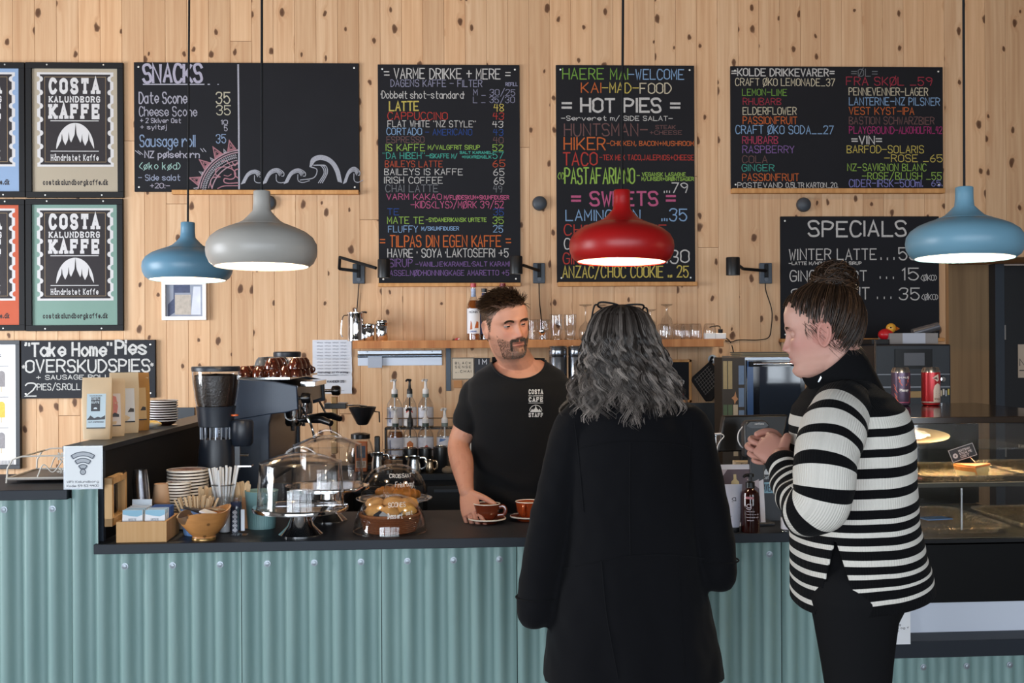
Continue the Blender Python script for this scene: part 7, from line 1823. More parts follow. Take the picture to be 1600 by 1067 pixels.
def head_points(male=True, nz=110, na=120):
 """closed head surface, face towards -y, origin between the ears"""
 fr = [(-.122, .050), (-.116, .074), (-.108, .083), (-.095, .0865), (-.08, .084), (-.065, .087), (-.05, .0885), (-.03, .0875), (-.012, .0865), (.005, .0875), (.02, .0935), (.035, .096), (.055, .0945), (.075, .088), (.092, .074), (.105, .056), (.115, .034), (.121, .012)]
 bk_ = [(-.122, .0), (-.11, .02), (-.09, .05), (-.065, .072), (-.04, .085), (0, .097), (.03, .101), (.06, .097), (.08, .086), (.1, .064), (.113, .037), (.121, .012)]
 wd = [(-.122, .026), (-.116, .036), (-.108, .044), (-.095, .051), (-.08, .0575), (-.06, .064), (-.03, .0705), (0, .0745), (.03, .0765), (.055, .0745), (.075, .067), (.092, .055), (.105, .041), (.115, .024), (.121, .009)]
 if not male:
  wd = [(a, b * (.95 if a < -.02 else .98)) for a, b in wd]
 rings = []
 for i in range(nz):
  t = i / (nz - 1); z = -.122 + .243 * (.5 - .5 * math.cos(PI * t))
  f, b, w_ = interp(fr, z), interp(bk_, z), interp(wd, z)
  ring = []
  for k in range(na):
   a = 2 * PI * k / na
   a = a - .38 * math.sin(a)
   s, c = math.sin(a), math.cos(a)
   e = .86
   x = w_ * math.copysign(abs(s) ** e, s)
   y = -f * abs(c) ** 1.0 if c > 0 else b * abs(c) ** .95
   if c > 0:
    fx = sm(c, .0, .5)
    d = 0.0
    np_ = interp([(-.055, 0), (-.046, .25), (-.041, .85), (-.036, 1.0), (-.028, .92), (-.01, .62), (.005, .40), (.018, .22), (.03, 0)], z)
    nw = interp([(-.05, .0125), (-.036, .0118), (-.02, .0085), (0, .0075), (.02, .010)], z)
    d += (.029 if male else .023) * np_ * G(x, 0, nw)
    d += .0095 * (G(x, .0135, .0055) + G(x, -.0135, .0055)) * G(z, -.0395, .0065)
    d -= .0125 * (G(x, .031, .0155) + G(x, -.031, .0155)) * G(z, .0005, .0125)
    d -= .004 * (G(x, .016, .007) + G(x, -.016, .007)) * G(z, .002, .012)
    d += (.006 if male else .0025) * (G(x, .028, .02) + G(x, -.028, .02)) * G(z, .0185, .007)
    d += .0035 * (G(x, .045, .016) + G(x, -.045, .016)) * G(z, -.022, .016)
    d -= .0028 * (G(x, .040, .013) + G(x, -.040, .013)) * G(z, -.058, .018)
    d += .0055 * G(x, 0, .028) * G(z, -.062, .02)
    d += .005 * G(x, 0, .019) * G(z, -.0585, .0038) + .0062 * G(x, 0, .017) * G(z, -.0705, .0048)
    d -= .0075 * G(x, 0, .025) * G(z, -.0645, .0024)
    d -= .0035 * G(x, 0, .02) * G(z, -.0795, .005)
    d -= .0018 * G(x, 0, .0035) * G(z, -.051, .005)
    d += (.0075 if male else .0055) * G(x, 0, .019) * G(z, -.098, .012)
    y -= d * fx
   ring.append(V((x, y, z)))
  rings.append(ring)
 return rings
def add_ear(mb, sx, T):
 rings = []
 for r, yy, q in ((1.0, 0, .6), (1.12, .004, 1), (1.15, .008, 1), (1.0, .0105, 1), (.85, .0085, 1), (.6, .005, 1), (.2, .004, 1)):
  ring = []
  for k in range(26):
   a = 2 * PI * k / 26
   yv = .0165 * math.cos(a) * r * (1 - .18 * math.sin(a) * -1); zv = .0315 * math.sin(a) * r * (1.0 if math.sin(a) > 0 else .92)
   yv += .004 * math.sin(a)
   p = V((sx * (.066 + yy * 1.35 + .28 * max(0, yv + .005)), .012 + yv, -.012 + zv)); ring.append(T @ p)
  rings.append(ring)
 mb.loft(rings if sx > 0 else [r[::-1] for r in rings])
def head_T(c, yaw, pitch=0, roll=0, s=1.0):
 return Matrix.Translation(c) @ Matrix.Rotation(yaw, 4, 'Z') @ Matrix.Rotation(roll, 4, 'Y') @ Matrix.Rotation(pitch, 4, 'X') @ Matrix.Scale(s, 4)
def hand(mb, wrist, fwd, palm_n, side, curl, s=1.0, thumb=(.5, .5), spread=.1):
 """five separate fingers; fwd: towards the fingertips, palm_n: out of the palm, side: towards the thumb"""
 fwd = V(fwd).normalized(); palm_n = (V(palm_n) - fwd * V(palm_n).dot(fwd)).normalized(); side = (V(side) - fwd * V(side).dot(fwd)); side = (side - palm_n * side.dot(palm_n)).normalized()
 wrist = V(wrist)
 rings = []
 for t, hw, th, off in ((-.02, .026, .020, 0), (.0, .028, .0195, 0), (.025, .036, .018, .001), (.055, .041, .0165, .002), (.082, .041, .0135, .002), (.094, .037, .010, .002)):
  rings.append([wrist + fwd * t * s + side * (off + hw * math.cos(a)) * s + palm_n * th * .85 * math.sin(a) * s for a in [2 * PI * k / 20 for k in range(20)]])
 mb.loft(rings)
 L = ((.044, .026, .022), (.049, .03, .023), (.045, .028, .022), (.034, .021, .019))
 for i in range(4):
  o = wrist + (fwd * (.080 - .004 * abs(i - 1)) + side * (.030 - .0195 * i)) * s
  d = (fwd + side * spread * (1.5 - i) * .5).normalized()
  pts, ang = [o - d * .015 * s, o], 0
  c = curl[i] if isinstance(curl[0], (list, tuple)) else curl
  p = o
  for j in range(3):
   ang += c[j]
   dd = d * math.cos(ang) + palm_n * math.sin(ang)
   p = p + dd * L[i][j] * s; pts.append(p)
  r = (.0092, .0094, .0088, .0078)[i] * s
  limb(mb, pts, [r, r * 1.04, r * .96, r * .88, r * .72], 12, 3)
 o = wrist + (fwd * .022 + side * .026) * s
 d = (fwd * .62 + side * .72 + palm_n * .18).normalized(); p = o; pts = [o - d * .006 * s]
 for j, l_ in enumerate((.036, .03, .024)):
  a = thumb[0] * (j > 0) + thumb[1] * (j > 1)
  dd = (d * math.cos(a) + (palm_n * .75 - side * .35 + fwd * .4).normalized() * math.sin(a)).normalized()
  p = p + dd * l_ * s; pts.append(p)
 limb(mb, pts, [.0135 * s, .0118 * s, .0105 * s, .0085 * s], 12, 4)
def skin_mat(name, base, spec=.35):
 t = NT(name); a = t.n('VertexColor'); a.layer_name = 'Col'
 f = t.noise(t.coord(), 90, 4, .6)
 t.l(t.mix(t.math('MULTIPLY', f, .22), a.outputs[0], tuple(x * .72 for x in lin(base))), t.b.inputs['Base Color'])
 t.set(Roughness=.52); t.b.inputs['Specular IOR Level'].default_value = spec
 t.b.inputs['Subsurface Weight'].default_value = .12; t.b.inputs['Subsurface Radius'].default_value = (.012, .005, .003); t.b.inputs['Subsurface Scale'].default_value = .6
 t.bump(t.noise(t.coord(), 420, 3), .12, .0015)
 return t.m
def hair_mat(name, dark, light, rough=.42):
 t = NT(name); a = t.n('Attribute'); a.attribute_name = 'tone'
 t.l(t.mix(a.outputs['Fac'], lin(dark), lin(light)), t.b.inputs['Base Color'])
 t.set(Roughness=rough); t.b.inputs['Specular IOR Level'].default_value = .4
 return t.m
def strands(name, items, mat, parent, n=3):
 """items: (path, radius0, tone0, tone1); every strand a thin tapering tube, all one head of hair"""
 vs, fs, tone = [], [], []
 for path, r0, t0, t1 in items:
  N = len(path); base = len(vs); nrm = None
  for i, p in enumerate(path):
   a = path[max(0, i - 1)]; b = path[min(N - 1, i + 1)]; t = (b - a)
   t = t.normalized() if t.length > 1e-9 else V((0, 0, 1))
   nrm = t.orthogonal().normalized() if nrm is None else (nrm - t * nrm.dot(t)).normalized()
   bn = t.cross(nrm); u = i / (N - 1); r = r0 * (1 - .75 * u ** 2)
   for k in range(n):
    an = 2 * PI * k / n; q = p + nrm * (r * math.cos(an)) + bn * (r * math.sin(an)); vs.append((q.x, q.y, q.z)); tone.append(t0 + (t1 - t0) * u)
  for i in range(N - 1):
   for k in range(n):
    k2 = (k + 1) % n; fs.append((base + i * n + k, base + i * n + k2, base + (i + 1) * n + k2, base + (i + 1) * n + k))
 me = bpy.data.meshes.new(name); me.from_pydata(vs, [], fs); me.materials.append(mat); set_attr(me, 'tone', tone); me.shade_smooth()
 o = bpy.data.objects.new(name, me); C.objects.link(o)
 if parent: o.parent = parent
 o['kind'] = 'stuff'
 return o
def rel(o, parent):
 """keep a child authored in world space where it is"""
 o.parent = parent; o.matrix_parent_inverse = parent.matrix_world.inverted() if parent.type == 'EMPTY' else Matrix.Identity(4)
 return o
def eyes(T, parent, gaze, iris='3a2c20', skin=None, sides=(-1, 1), lid=.2):
 for sx in sides:
  c = V((sx * .0300, -.0665, .0005))
  m = MB(); m.T = T; m.sphere(c, .0122, 20, 14); m.build('eyeball', P('7c726c', .35, spec=.4), parent)
  g = (V(gaze) - c).normalized() if False else V(gaze).normalized()
  q = g.to_track_quat('Z', 'Y').to_matrix()
  m = MB(); m.T = T; m.sphere(c, .01255, 18, 6, rot=q, z0=.8); m.build('iris', P(iris, .15, spec=.7), parent)
  m = MB(); m.T = T; m.sphere(c, .01275, 14, 5, rot=q, z0=.975); m.build('pupil', P('060505', .1, spec=.8), parent)
  for up in (1, -1):
   m = MB(); m.T = T
   ax = V((0, -.04, up)).normalized().to_track_quat('Z', 'Y').to_matrix()
   m.sphere(c, .0136, 22, 8, rot=ax, z0=lid if up > 0 else .30)
   m.build('eyelid', skin, parent)
# ---------------------------------------------------------------- the man behind the bar
HC = PD(791, 507, 4.06)
HT = head_T(HC, math.radians(23), math.radians(3), math.radians(-8), 1.0)
man_hand_target = None
mb = MB()
hm = MB(); hm.T = HT; hm.loft(head_points(True)); hv = list(hm.v)
mb.v, mb.f, mb.m = list(hm.v), list(hm.f), list(hm.m)
add_ear(mb, 1, HT); add_ear(mb, -1, HT)
NB = PD(814, 577, 4.17)                    # base of the neck
limb(mb, [NB + V((0, .01, -.06)), NB + V((0, 0, .0)), HT @ V((0, .022, -.07)), HT @ V((0, .02, -.02))], [.075, .063, .058, .06], 24, 6)
TX = NB.x
def torso(mb, g=0.0, gz=0.0, full=True):
 rows = [(.86, .168, .125, .15), (.95, .172, .125, .13), (1.06, .160, .112, .10), (1.18, .163, .112, .06), (1.29, .176, .118, .03), (1.37, .186, .118, .01), (1.43, .178, .105, 0), (1.468, .150, .088, 0), (1.492, .112, .072, 0), (1.512, .078, .062, 0)]
 rings = []
 for z, rx, ry, back in rows:
  rings.append(ellring((TX - .004 + (1.5 - z) * -.012, NB.y + .012 + back * .9, z), rx + g, ry + g, .12, 56, .86))
 mb.loft(rings)
torso(mb)
SHL, SHR = PD(749, 613, 4.2), PD(884, 617, 4.22)
EL, WL = PD(717, 694, 4.17), PD(729, 768, 4.0)
limb(mb, [V((TX - .08, SHL.y, SHL.z + .0)), SHL, SHL * .45 + EL * .55, EL, EL * .62 + WL * .38, EL * .2 + WL * .8, WL], [.056, .054, .046, .041, .0435, .031, .0268], 22, 6)
ER, WR = PD(925, 700, 4.2), PD(900, 770, 4.0)
limb(mb, [V((TX + .08, SHR.y, SHR.z)), SHR, SHR * .45 + ER * .55, ER, ER * .62 + WR * .38, WR], [.056, .054, .046, .041, .0435, .0275], 22, 6)
fw_ = (PD(736, 803, 3.945) - WL)
hand(mb, WL, fw_, V((.45, .8, -.2)), V((.85, -.35, .1)), [(.15, .35, .3), (.2, .45, .35), (.25, .5, .4), (.3, .55, .4)], .98, (.15, .1), .14)
hand(mb, WR, PD(885, 798, 3.93) - WR, V((0, .2, -1)), V((-.8, -.4, 0)), [(.2, .3, .2)] * 4, .98)
me = remesh(mb, .0026, 1, .5)
Ti = HT.inverted()
SK, SKD, LIP = lin('c08a72'), lin('a06a54'), lin('9a5a50')
cols = []
STUB = lin('5c4438'); GST = lin('7a6c62'); HAIRC = lin('3a291e')
def hl_man(a): return interp([(0, .066), (.45, .069), (.72, .06), (.92, .042), (1.15, .02), (1.3, -.012), (1.48, -.012), (1.52, .028), (1.75, .024), (1.9, -.02), (2.3, -.06), (PI, -.075)], a)
for v in me.vertices:
 p = Ti @ v.co
 c = V(SK)
 if p.z > -.14 and abs(p.x) < .11 and p.y > -.14 and p.y < .13 and v.co.z > NB.z:
  a = abs(math.atan2(p.x, -p.y))
  red = .35 * (G(abs(p.x), .035, .02) * G(p.z, -.028, .02)) + .4 * G(p.x, 0, .014) * G(p.z, -.035, .014)
  c = c.lerp(V(lin('b4685a')), min(1, red))
  if p.y < -.06:
   lip = G(p.x, 0, .022) * (G(p.z, -.0595, .0042) + G(p.z, -.070, .0052)); c = c.lerp(V(LIP), min(1, lip * 1.1))
   sl = G(p.x, 0, .024) * G(p.z, -.0645, .0016); c = c.lerp(V(lin('4a2824')), min(1, sl))
  nost = (G(abs(p.x), .0085, .0042) * G(p.z, -.0445, .003)) * sm(-p.y, .075, .09); c = c.lerp(V(lin('4a2822')), min(.9, nost))  # nostril shade painted into the skin colour as dark spots
  st = 0
  if p.y < .02:
   edge = interp([(0, -.078), (.018, -.076), (.03, -.056), (.045, -.048), (.06, -.04), (.08, -.015)], abs(p.x))
   st = max(st, sm(edge - p.z, -.004, .012) * sm(p.z, -.15, -.118) * .75)
   st = max(st, .8 * sm(-p.y, .06, .075) * G(p.z, -.0515, .005) * sm(.03 - abs(p.x), 0, .008))
   st *= (.75 + .5 * noise.noise(p * 260))
  c = c.lerp(V(STUB).lerp(V(GST), sm(-p.z, .075, .105) * .6), min(.8, max(0, st * .72)))
  hz = hl_man(a)
  hh = sm(p.z - hz, -.004, .006); fade = .35 + .65 * sm(p.z, -.0, .06)
  c = c.lerp(V(HAIRC), hh * fade * .9)
 else:
  if noise.noise(v.co * 40) > .3: c = c.lerp(V(SKD), .25)
  if v.co.z < 1.2 and v.co.x < TX: c = c.lerp(V(lin('b0705c')), .18 + .25 * sm(-(v.co.z - .99), 0, .05))
 cols.append(c)
set_col(me, 'Col', cols)
SKM = skin_mat('man_skin', 'c08a72'); me.materials.append(SKM)
me.name = 'person'
man = finish(me, 'person', None, angle=180, fix=False)
tag(man, 'bearded man with short brown hair in a black t-shirt, holding a coffee saucer', 'person')
lidm = P('b98370', .5); eyes(HT, man, (.25, -1, -.02), '2c2620', P('b07a66', .5))
bv = BVHTree.FromPolygons([tuple(v.co) for v in me.vertices], [tuple(p.vertices) for p in me.polygons])
bvh_head = BVHTree.FromPolygons(hm.v, hm.f)
def on_head(dirv, bvx, T, c0=(0, .004, .0)):
 o = T @ V(c0); d = (T.to_3x3() @ V(dirv)).normalized()
 h = bvx.ray_cast(o + d * .3, -d, .3)
 return (h[0], d) if h[0] else (None, None)
RR = random.Random(11)
items = []
T3 = HT.to_3x3()
for k in range(6200):
 z = RR.uniform(-.6, 1); a = RR.uniform(-PI, PI); q = math.sqrt(1 - z * z)
 d = V((q * math.sin(a), -q * math.cos(a), z))
 hit, dw = on_head(d, bvh_head, HT)
 if hit is None: continue
 p = Ti @ hit; aa = abs(math.atan2(p.x, -p.y)); hz = hl_man(aa)
 if p.z < hz + RR.uniform(-.002, .006): continue
 top = sm(p.z, .05, .088) * (1 if p.y < .06 else .75)
 if top < .15 and RR.random() < .25: continue
 nrm = V((p.x / .08, p.y / .1, (p.z - .02) / .1)).normalized()
 L = (.008 + .006 * sm(p.z, 0, .05)) * (1 - top) + top * (.042 + .02 * sm(-p.y, -.02, .07)) * RR.uniform(.75, 1.05)
 flow_side = V((0, .55, -.75)); flow_top = V((-.75 + RR.uniform(-.4, .4), -.25 + RR.uniform(-.35, .35) + (.7 if p.y > .03 else 0), .12))
 f = (nrm * .22 + flow_side) * (1 - top) + (nrm * (.42 + .45 * sm(-p.y, .0, .08)) + flow_top) * top
 f.normalize(); path = [hit - T3 @ nrm * .002]; cur = p.copy(); N = 5 if top > .2 else 3
 for i in range(1, N + 1):
  f2 = (f + V((-.25, -.1, -.55)) * top * (i / N) * .8).normalized(); cur = cur + f2 * L / N
  path.append(HT @ cur)
 t = RR.random() ** 2
 items.append((path, .0010 + .0004 * top, .05 + .25 * t + (.3 * (1 - top)), .12 + .5 * t))
strands('hair', items, hair_mat('brown_hair', '20150f', '6e5036'), man)
items = []
for sx in (-1, 1):
 for k in range(210):
  u = RR.random(); x = sx * (.012 + .037 * u); z = .0145 + .0065 * math.sin(min(1, u * 1.25) * PI * .62) - .004 * max(0, u - .75) * 4 * .6 + RR.uniform(-.0032, .0032)
  hit, dw = on_head(V((x, -.1, z)), bvh_head, HT, (0, 0, 0))
  if hit is None: continue
  f = T3 @ V((sx * (.9 + .1 * u), -.15, .45 - .7 * u)); items.append(([hit, hit + f * .004 + dw * .0015, hit + f * .008 + dw * .0012], .0009, .05, .4))
strands('eyebrows', items, hair_mat('brow_hair', '2a1c14', '5c4432'), man)
items = []
for k in range(4200):
 x = RR.uniform(-.07, .07); z = RR.uniform(-.122, -.02)
 if k % 4 == 0: x, z = RR.uniform(-.027, .027), RR.uniform(-.056, -.0465)
 if k % 7 == 0: x, z = RR.choice((-1, 1)) * RR.uniform(.024, .032), RR.uniform(-.09, -.05)
 edge = interp([(0, -.078), (.018, -.076), (.03, -.056), (.045, -.048), (.06, -.04), (.08, -.015)], abs(x))
 mous = abs(x) < .027 and -.056 < z < -.0465 and abs(x) > .002
 gob = abs(x) < .033 and abs(x) > .024 and z < -.05
 if not (z < edge or mous or gob): continue
 hit, dw = on_head(V((x, -.085 + .9 * max(0, abs(x) - .03), z * .08)), bvh_head, HT, (0, .0, z * .92))
 if hit is None: continue
 p = Ti @ hit
 dens = 1.0 if (mous or gob or z < -.085) else .8
 if RR.random() > dens: continue
 f = T3 @ V((.25 * (1 if x > 0 else -1), -.4, -.8)); L = RR.uniform(.003, .0055)
 grey = .75 if (z < -.09 and abs(x) < .03 and RR.random() < .6) else RR.random() * .35
 items.append(([hit - dw * .0005, hit + (dw * .5 + f * .5) * L * .6, hit + (dw * .35 + f * .8) * L], .0007 if (mous or gob) else .0005, grey, grey))
strands('beard', items, hair_mat('beard_hair', '35241a', 'a09488'), man)
mb = MB(); torso(mb, .0115)
limb(mb, [V((TX - .07, SHL.y, SHL.z - .002)), SHL + V((.0, 0, -.002)), SHL * .72 + EL * .28, SHL * .46 + EL * .54], [.062, .065, .061, .061], 26, 6)
limb(mb, [V((TX + .07, SHR.y, SHR.z - .002)), SHR + V((.0, 0, -.002)), SHR * .72 + ER * .28, SHR * .46 + ER * .54], [.062, .065, .061, .061], 26, 6)
me = remesh(mb, .0055, 6, .5)
NRM = [V(v.normal) for v in me.vertices]
for v, nv in zip(me.vertices, NRM):
 p = v.co; fz = .0035 * math.sin(p.z * 34 + 6 * noise.noise(p * 5)) * sm(1.34 - p.z, 0, .2) + .005 * noise.noise(V((p.x * 9, p.y * 5, p.z * 5))) * sm(1.45 - p.z, 0, .2)
 v.co = p + nv * fz
NRX, NRZ = .098, .066
nl = V((NB.x - .010, 0, NB.z + .035))
nk = lambda k, e=0: V((nl.x + (NRX + e) * math.cos(2 * PI * k / 64), 0, nl.z + (NRZ + e) * math.sin(2 * PI * k / 64) * (1 if k < 32 or k > 64 else 1)))
def cut_hole(me, e):
 """open the mesh where e(co) < 1 and pull the rim onto e = 1"""
 bm = bmesh.new(); bm.from_mesh(me); val = {v: e(v.co) for v in bm.verts}
 bmesh.ops.delete(bm, geom=[f for f in bm.faces if all(val[v][0] < 1 for v in f.verts)], context='FACES')
 for v in bm.verts:
  if val[v][0] < 1: v.co = val[v][1]
 bm.to_mesh(me); bm.free()
def neck_e(c):
 if c.y > NB.y - .005: return 2, c
 dx, dz = (c.x - nl.x) / NRX, (c.z - nl.z) / NRZ; q = math.hypot(dx, dz)
 return q, V((nl.x + (c.x - nl.x) / max(q, .01), c.y, nl.z + (c.z - nl.z) / max(q, .01)))
cut_hole(me, neck_e); me2 = me
CLOTH = NT('black_cotton'); CLOTH.set(Base_Color=lin('131315'), Roughness=.85); CLOTH.b.inputs['Specular IOR Level'].default_value = .15; CLOTH.b.inputs['Sheen Weight'].default_value = .08
CLOTH.bump(CLOTH.noise(CLOTH.coord(), 900, 2), .15, .001)
me2.materials.append(CLOTH.m)
shirt = finish(me2, 't_shirt', man, angle=40, fix=False)
bs = BVHTree.FromPolygons([tuple(v.co) for v in me2.vertices], [tuple(p.vertices) for p in me2.polygons])
band = []
for k in range(65):
 q = nk(31.5 + k * 33 / 64, .0035); h = bs.ray_cast(q + V((0, NB.y - .3, 0)), V((0, 1, 0)), .4)
 if h[0] and h[0].y < NB.y + .03: band.append(h[0] + V((0, -.001, 0)))
if len(band) > 20:
 MB().tube(band, .0042, 8).build('neck_band', CLOTH.m, shirt)
lg = MB(); lg.nrm = V((0, 0, 0)); c0 = PD(837, 632, 4.05); s_ = 4.05 / F
def onshirt(u, v):
 px, py = 837 + u, 632 - v
 d = ray(px, py).normalized(); h = bs.ray_cast(CAM, d, 8)
 return (h[0] - d * (.0012 + lg.lay * 2e-5 if hasattr(lg, 'lay') else .0012)) if h[0] else CAM + d * 4.05
letter(lg, 'COSTA', -11, 11.5, 16.5, 23.5, onshirt, slab=1.9); letter(lg, 'KALUNDBORG', -11, 11.5, 12.8, 14.6, onshirt, slab=1.2); letter(lg, 'CAFE', -11, 11.5, 4.3, 11.3, onshirt, slab=1.9)
ribbon(lg, [(-11, 2.4), (11.5, 2.4)], .8, onshirt); letter(lg, 'STAFF', -11, 11.5, -19.5, -13.2, onshirt, slab=1.9)
ribbon(lg, circle_pts(.2, -10.5, 9.6, .12, PI - .12, 20), .9, onshirt)
pr = [(-9.2, -11.6)] + [(x, -11.2 + max(0, *[h * max(0, 1 - abs(x - xc) / w_) for xc, h, w_ in ((-5.5, 4.5, 2.6), (-2.6, 5, 2), (.2, 9.5, 3), (3, 4.6, 2), (6, 4.5, 2.6))])) for x in [-9 + 18.4 * k / 50 for k in range(51)]] + [(9.6, -11.6)]
top_, bot_ = [onshirt(x, z + .4) for x, z in pr[1:-1]], [onshirt(x, -11.8) for x, z in pr[1:-1]]
n = len(top_); lg.add(bot_ + top_, [(k, k + 1, n + k + 1, n + k) for k in range(n - 1)])
lg.build('shirt_lettering', P('cfcdcb', .8), shirt, flat=True)
mb = MB(); rings = []
for z, rx, ry, dy in ((.80, .172, .125, .145), (.90, .175, .13, .14), (1.0, .172, .125, .12), (1.075, .166, .117, .105)): rings.append(ellring((TX - .01, NB.y + .012 + dy, z), rx, ry, .12, 48, .86))
mb.loft(rings)
for sx in (-1, 1): limb(mb, [(TX + sx * .09, NB.y + .15, .86), (TX + sx * .10, NB.y + .13, .48), (TX + sx * .11, NB.y + .17, .10)], [.098, .068, .052], 22, 8)
me = remesh(mb, .011, 4); me.materials.append(P('1b2233', .85, spec=.2, var=.2, vs=30, name='dark_denim')); finish(me, 'jeans', man, angle=180, fix=False)
for sx in (-1, 1):
 m = MB(); x = TX + sx * .112; y = NB.y + .17
 m.loft([ellring((x, y - .05, 0.0), .045, .135, 0, 24, .8), ellring((x, y - .05, .03), .047, .138, 0, 24, .8), ellring((x, y - .035, .065), .042, .115, 0, 24, .85), ellring((x, y + .01, .1), .04, .06, 0, 24)])
 m.build('shoe', P('1c1a1a', .5), man)
# ---------------------------------------------------------------- grey-haired woman seen from behind, black coat
WD = 3.1; ws = WD / F
def W(px, py, D=WD): return PD(px, py, D)
WX = W(988, 640); HCW = W(974, 549, 3.08); HTW = head_T(HCW, math.radians(172), math.radians(4), 0, .97)
mb = MB(); hm = MB(); hm.T = HTW; hm.loft(head_points(False, 70, 80)); mb.v, mb.f, mb.m = list(hm.v), list(hm.f), list(hm.m)
limb(mb, [WX + V((0, .03, -.1)), WX + V((-.01, .02, .0)), HTW @ V((0, .02, -.04))], [.07, .055, .052], 20, 6)
def wx(z): return WX.x + (1.39 - z) * .01
mb.loft([ellring((wx(z), WX.y + .02, z), rx, ry, 0, 40, .9) for z, rx, ry in ((.8, .18, .12), (.95, .18, .13), (1.1, .15, .11), (1.28, .165, .11), (1.36, .14, .09), (1.41, .07, .06))])
AL = [W(902, 668), W(878, 745), W(858, 820), W(844, 900), W(839, 958)]; AR = [W(1074, 668), W(1094, 745), W(1108, 805), W(1118, 858), W(1121, 900)]
for A, s_ in ((AL, 1), (AR, -1)):
 wr = A[-1] + V((0, 0, .115 if s_ > 0 else .082))
 limb(mb, [A[0], A[1], A[2], wr], [.05, .045, .036, .027], 18, 5)
 hand(mb, wr, V((-.02 * s_, .1, -1)), V((s_, .2, 0)), V((0, 1, 0)), [(.35, .5, .4)] * 4, .9, (.3, .3))
for sx in (-1, 1): limb(mb, [(wx(.7) + sx * .08, WX.y + .02, .85), (wx(.5) + sx * .085, WX.y, .48), (wx(.3) + sx * .09, WX.y + .03, .12)], [.085, .062, .045], 18, 6)
me = remesh(mb, .0055, 2); set_col(me, 'Col', [lin('b98a74')] * len(me.vertices)); me.materials.append(skin_mat('fair_skin', 'b98a74')); me.name = 'person'
wom = finish(me, 'person', None, angle=180, fix=False); tag(wom, 'woman with long wavy grey hair in a black coat, seen from behind', 'person')
mb = MB(); RW = []
for py, hw, ry, cx in ((1062, 144, .175, 990), (1000, 136, .165, 988), (930, 122, .155, 986), (870, 108, .142, 986), (820, 103, .135, 986), (760, 104, .135, 986), (705, 106, .135, 987), (672, 101, .128, 988), (650, 82, .112, 989), (632, 58, .092, 990), (620, 40, .078, 990)):
 c = W(cx, py); RW.append(ellring((c.x, WX.y + .02, c.z), hw * ws, ry, 0, 64, .88))
mb.loft(RW)
for A in (AL, AR): limb(mb, [WX * .45 + A[0] * .55 + V((0, .02, -.015))] + A[:-1] + [A[-1] + V((0, 0, .01))], [.064, .063, .060, .058, .056, .0555], 26, 6)
me = remesh(mb, .006, 7)
NRM = [V(v.normal) for v in me.vertices]
for v, nv in zip(me.vertices, NRM):
 p = v.co; k = sm(1.3 - p.z, 0, .25)
 v.co = p + nv * (.006 * noise.noise(V((p.x * 7, p.y * 7, p.z * 3.2))) + k * .004 * math.sin((p.x - WX.x) * 42 + p.z * 3) * sm(1.0 - p.z, 0, .3) + .0035 * noise.noise(p * 22))
WOOL = NT('black_wool'); WOOL.set(Base_Color=lin('0d0d10'), Roughness=.9); WOOL.b.inputs['Specular IOR Level'].default_value = .12; WOOL.b.inputs['Sheen Weight'].default_value = .03
WOOL.bump(WOOL.noise(WOOL.coord(), 500, 3), .25, .0015)
me.materials.append(WOOL.m); coat = finish(me, 'coat', wom, angle=180, fix=False)
bc = BVHTree.FromPolygons([tuple(v.co) for v in me.vertices], [tuple(p.vertices) for p in me.polygons])
def onto(bvh, px, py, lift=.0015):
 d = ray(px, py).normalized(); h = bvh.ray_cast(CAM, d, 8); return h[0] - d * lift if h[0] else None
def seam(bvh, pts, name, mat, par, r=.0022, lift=.0005):
 q = [onto(bvh, p.x, p.y, lift) for p in catmull([(a, b, 0) for a, b in pts], 10)]; q = [p for p in q if p]
 if len(q) > 2: MB().tube(q, r, 6).build(name, mat, par)
for pts in ([(905, 700), (950, 692), (1000, 690), (1060, 694), (1082, 700)], [(880, 888), (930, 878), (985, 868), (1045, 866), (1100, 872)], [(985, 692), (984, 780), (985, 868)], [(940, 876), (948, 960), (966, 1060)], [(1060, 868), (1064, 960), (1070, 1058)], [(898, 660), (905, 720), (912, 800)], [(1082, 660), (1078, 720), (1074, 800)]): seam(bc, pts, 'seam', WOOL.m, coat)
mb = MB(); cl = []
for k, (h, g) in enumerate(((.0, .0), (.035, .004), (.06, .012), (.05, .03), (.012, .045), (-.02, .05))): cl.append(ellring((WX.x + .004, WX.y + .015, 1.405 + h - .012), .075 + g, .078 + g, 0, 48))
mb.loft(cl, cap=False); mb.build('collar', WOOL.m, coat)
for A, nm in ((AL, 'l'), (AR, 'r')):
 MB().tube([A[-1] + V((.0577 * math.cos(a), .0577 * math.sin(a), .045)) for a in [2 * PI * k / 28 for k in range(28)]], .0025, 6, closed=True).build('cuff_seam', WOOL.m, coat)
for sx in (-1, 1):
 m = MB(); x, y = wx(.2) + sx * .09, WX.y + .03
 m.loft([ellring((x, y + .04, 0), .042, .12, 0, 20, .8), ellring((x, y + .04, .04), .043, .12, 0, 20, .85), ellring((x, y + .01, .09), .045, .07, 0, 20), ellring((x, y, .16), .047, .05, 0, 20)]); m.build('boot', P('17171a', .5), wom)
RR = random.Random(5)
crown = W(972, 475, 3.05); HX, HY, ZT = crown.x, HCW.y - .01, crown.z
env = [(0, .012), (.012, .05), (.03, .073), (.06, .087), (.10, .099), (.15, .114), (.20, .127), (.245, .136), (.28, .138), (.33, .122)]
mass = MB(); mass.loft([ellring((HX + .004 * k, HY - .002, ZT - d), interp(env, d) * .86, interp(env, d) * (.86 if d < .1 else .70), 0, 40) for k, d in enumerate((.008, .02, .04, .07, .1, .14, .18, .22, .25))])
mass.build('hair_base', P('2a2320', .7, name='hair_shade'), wom)
items = []
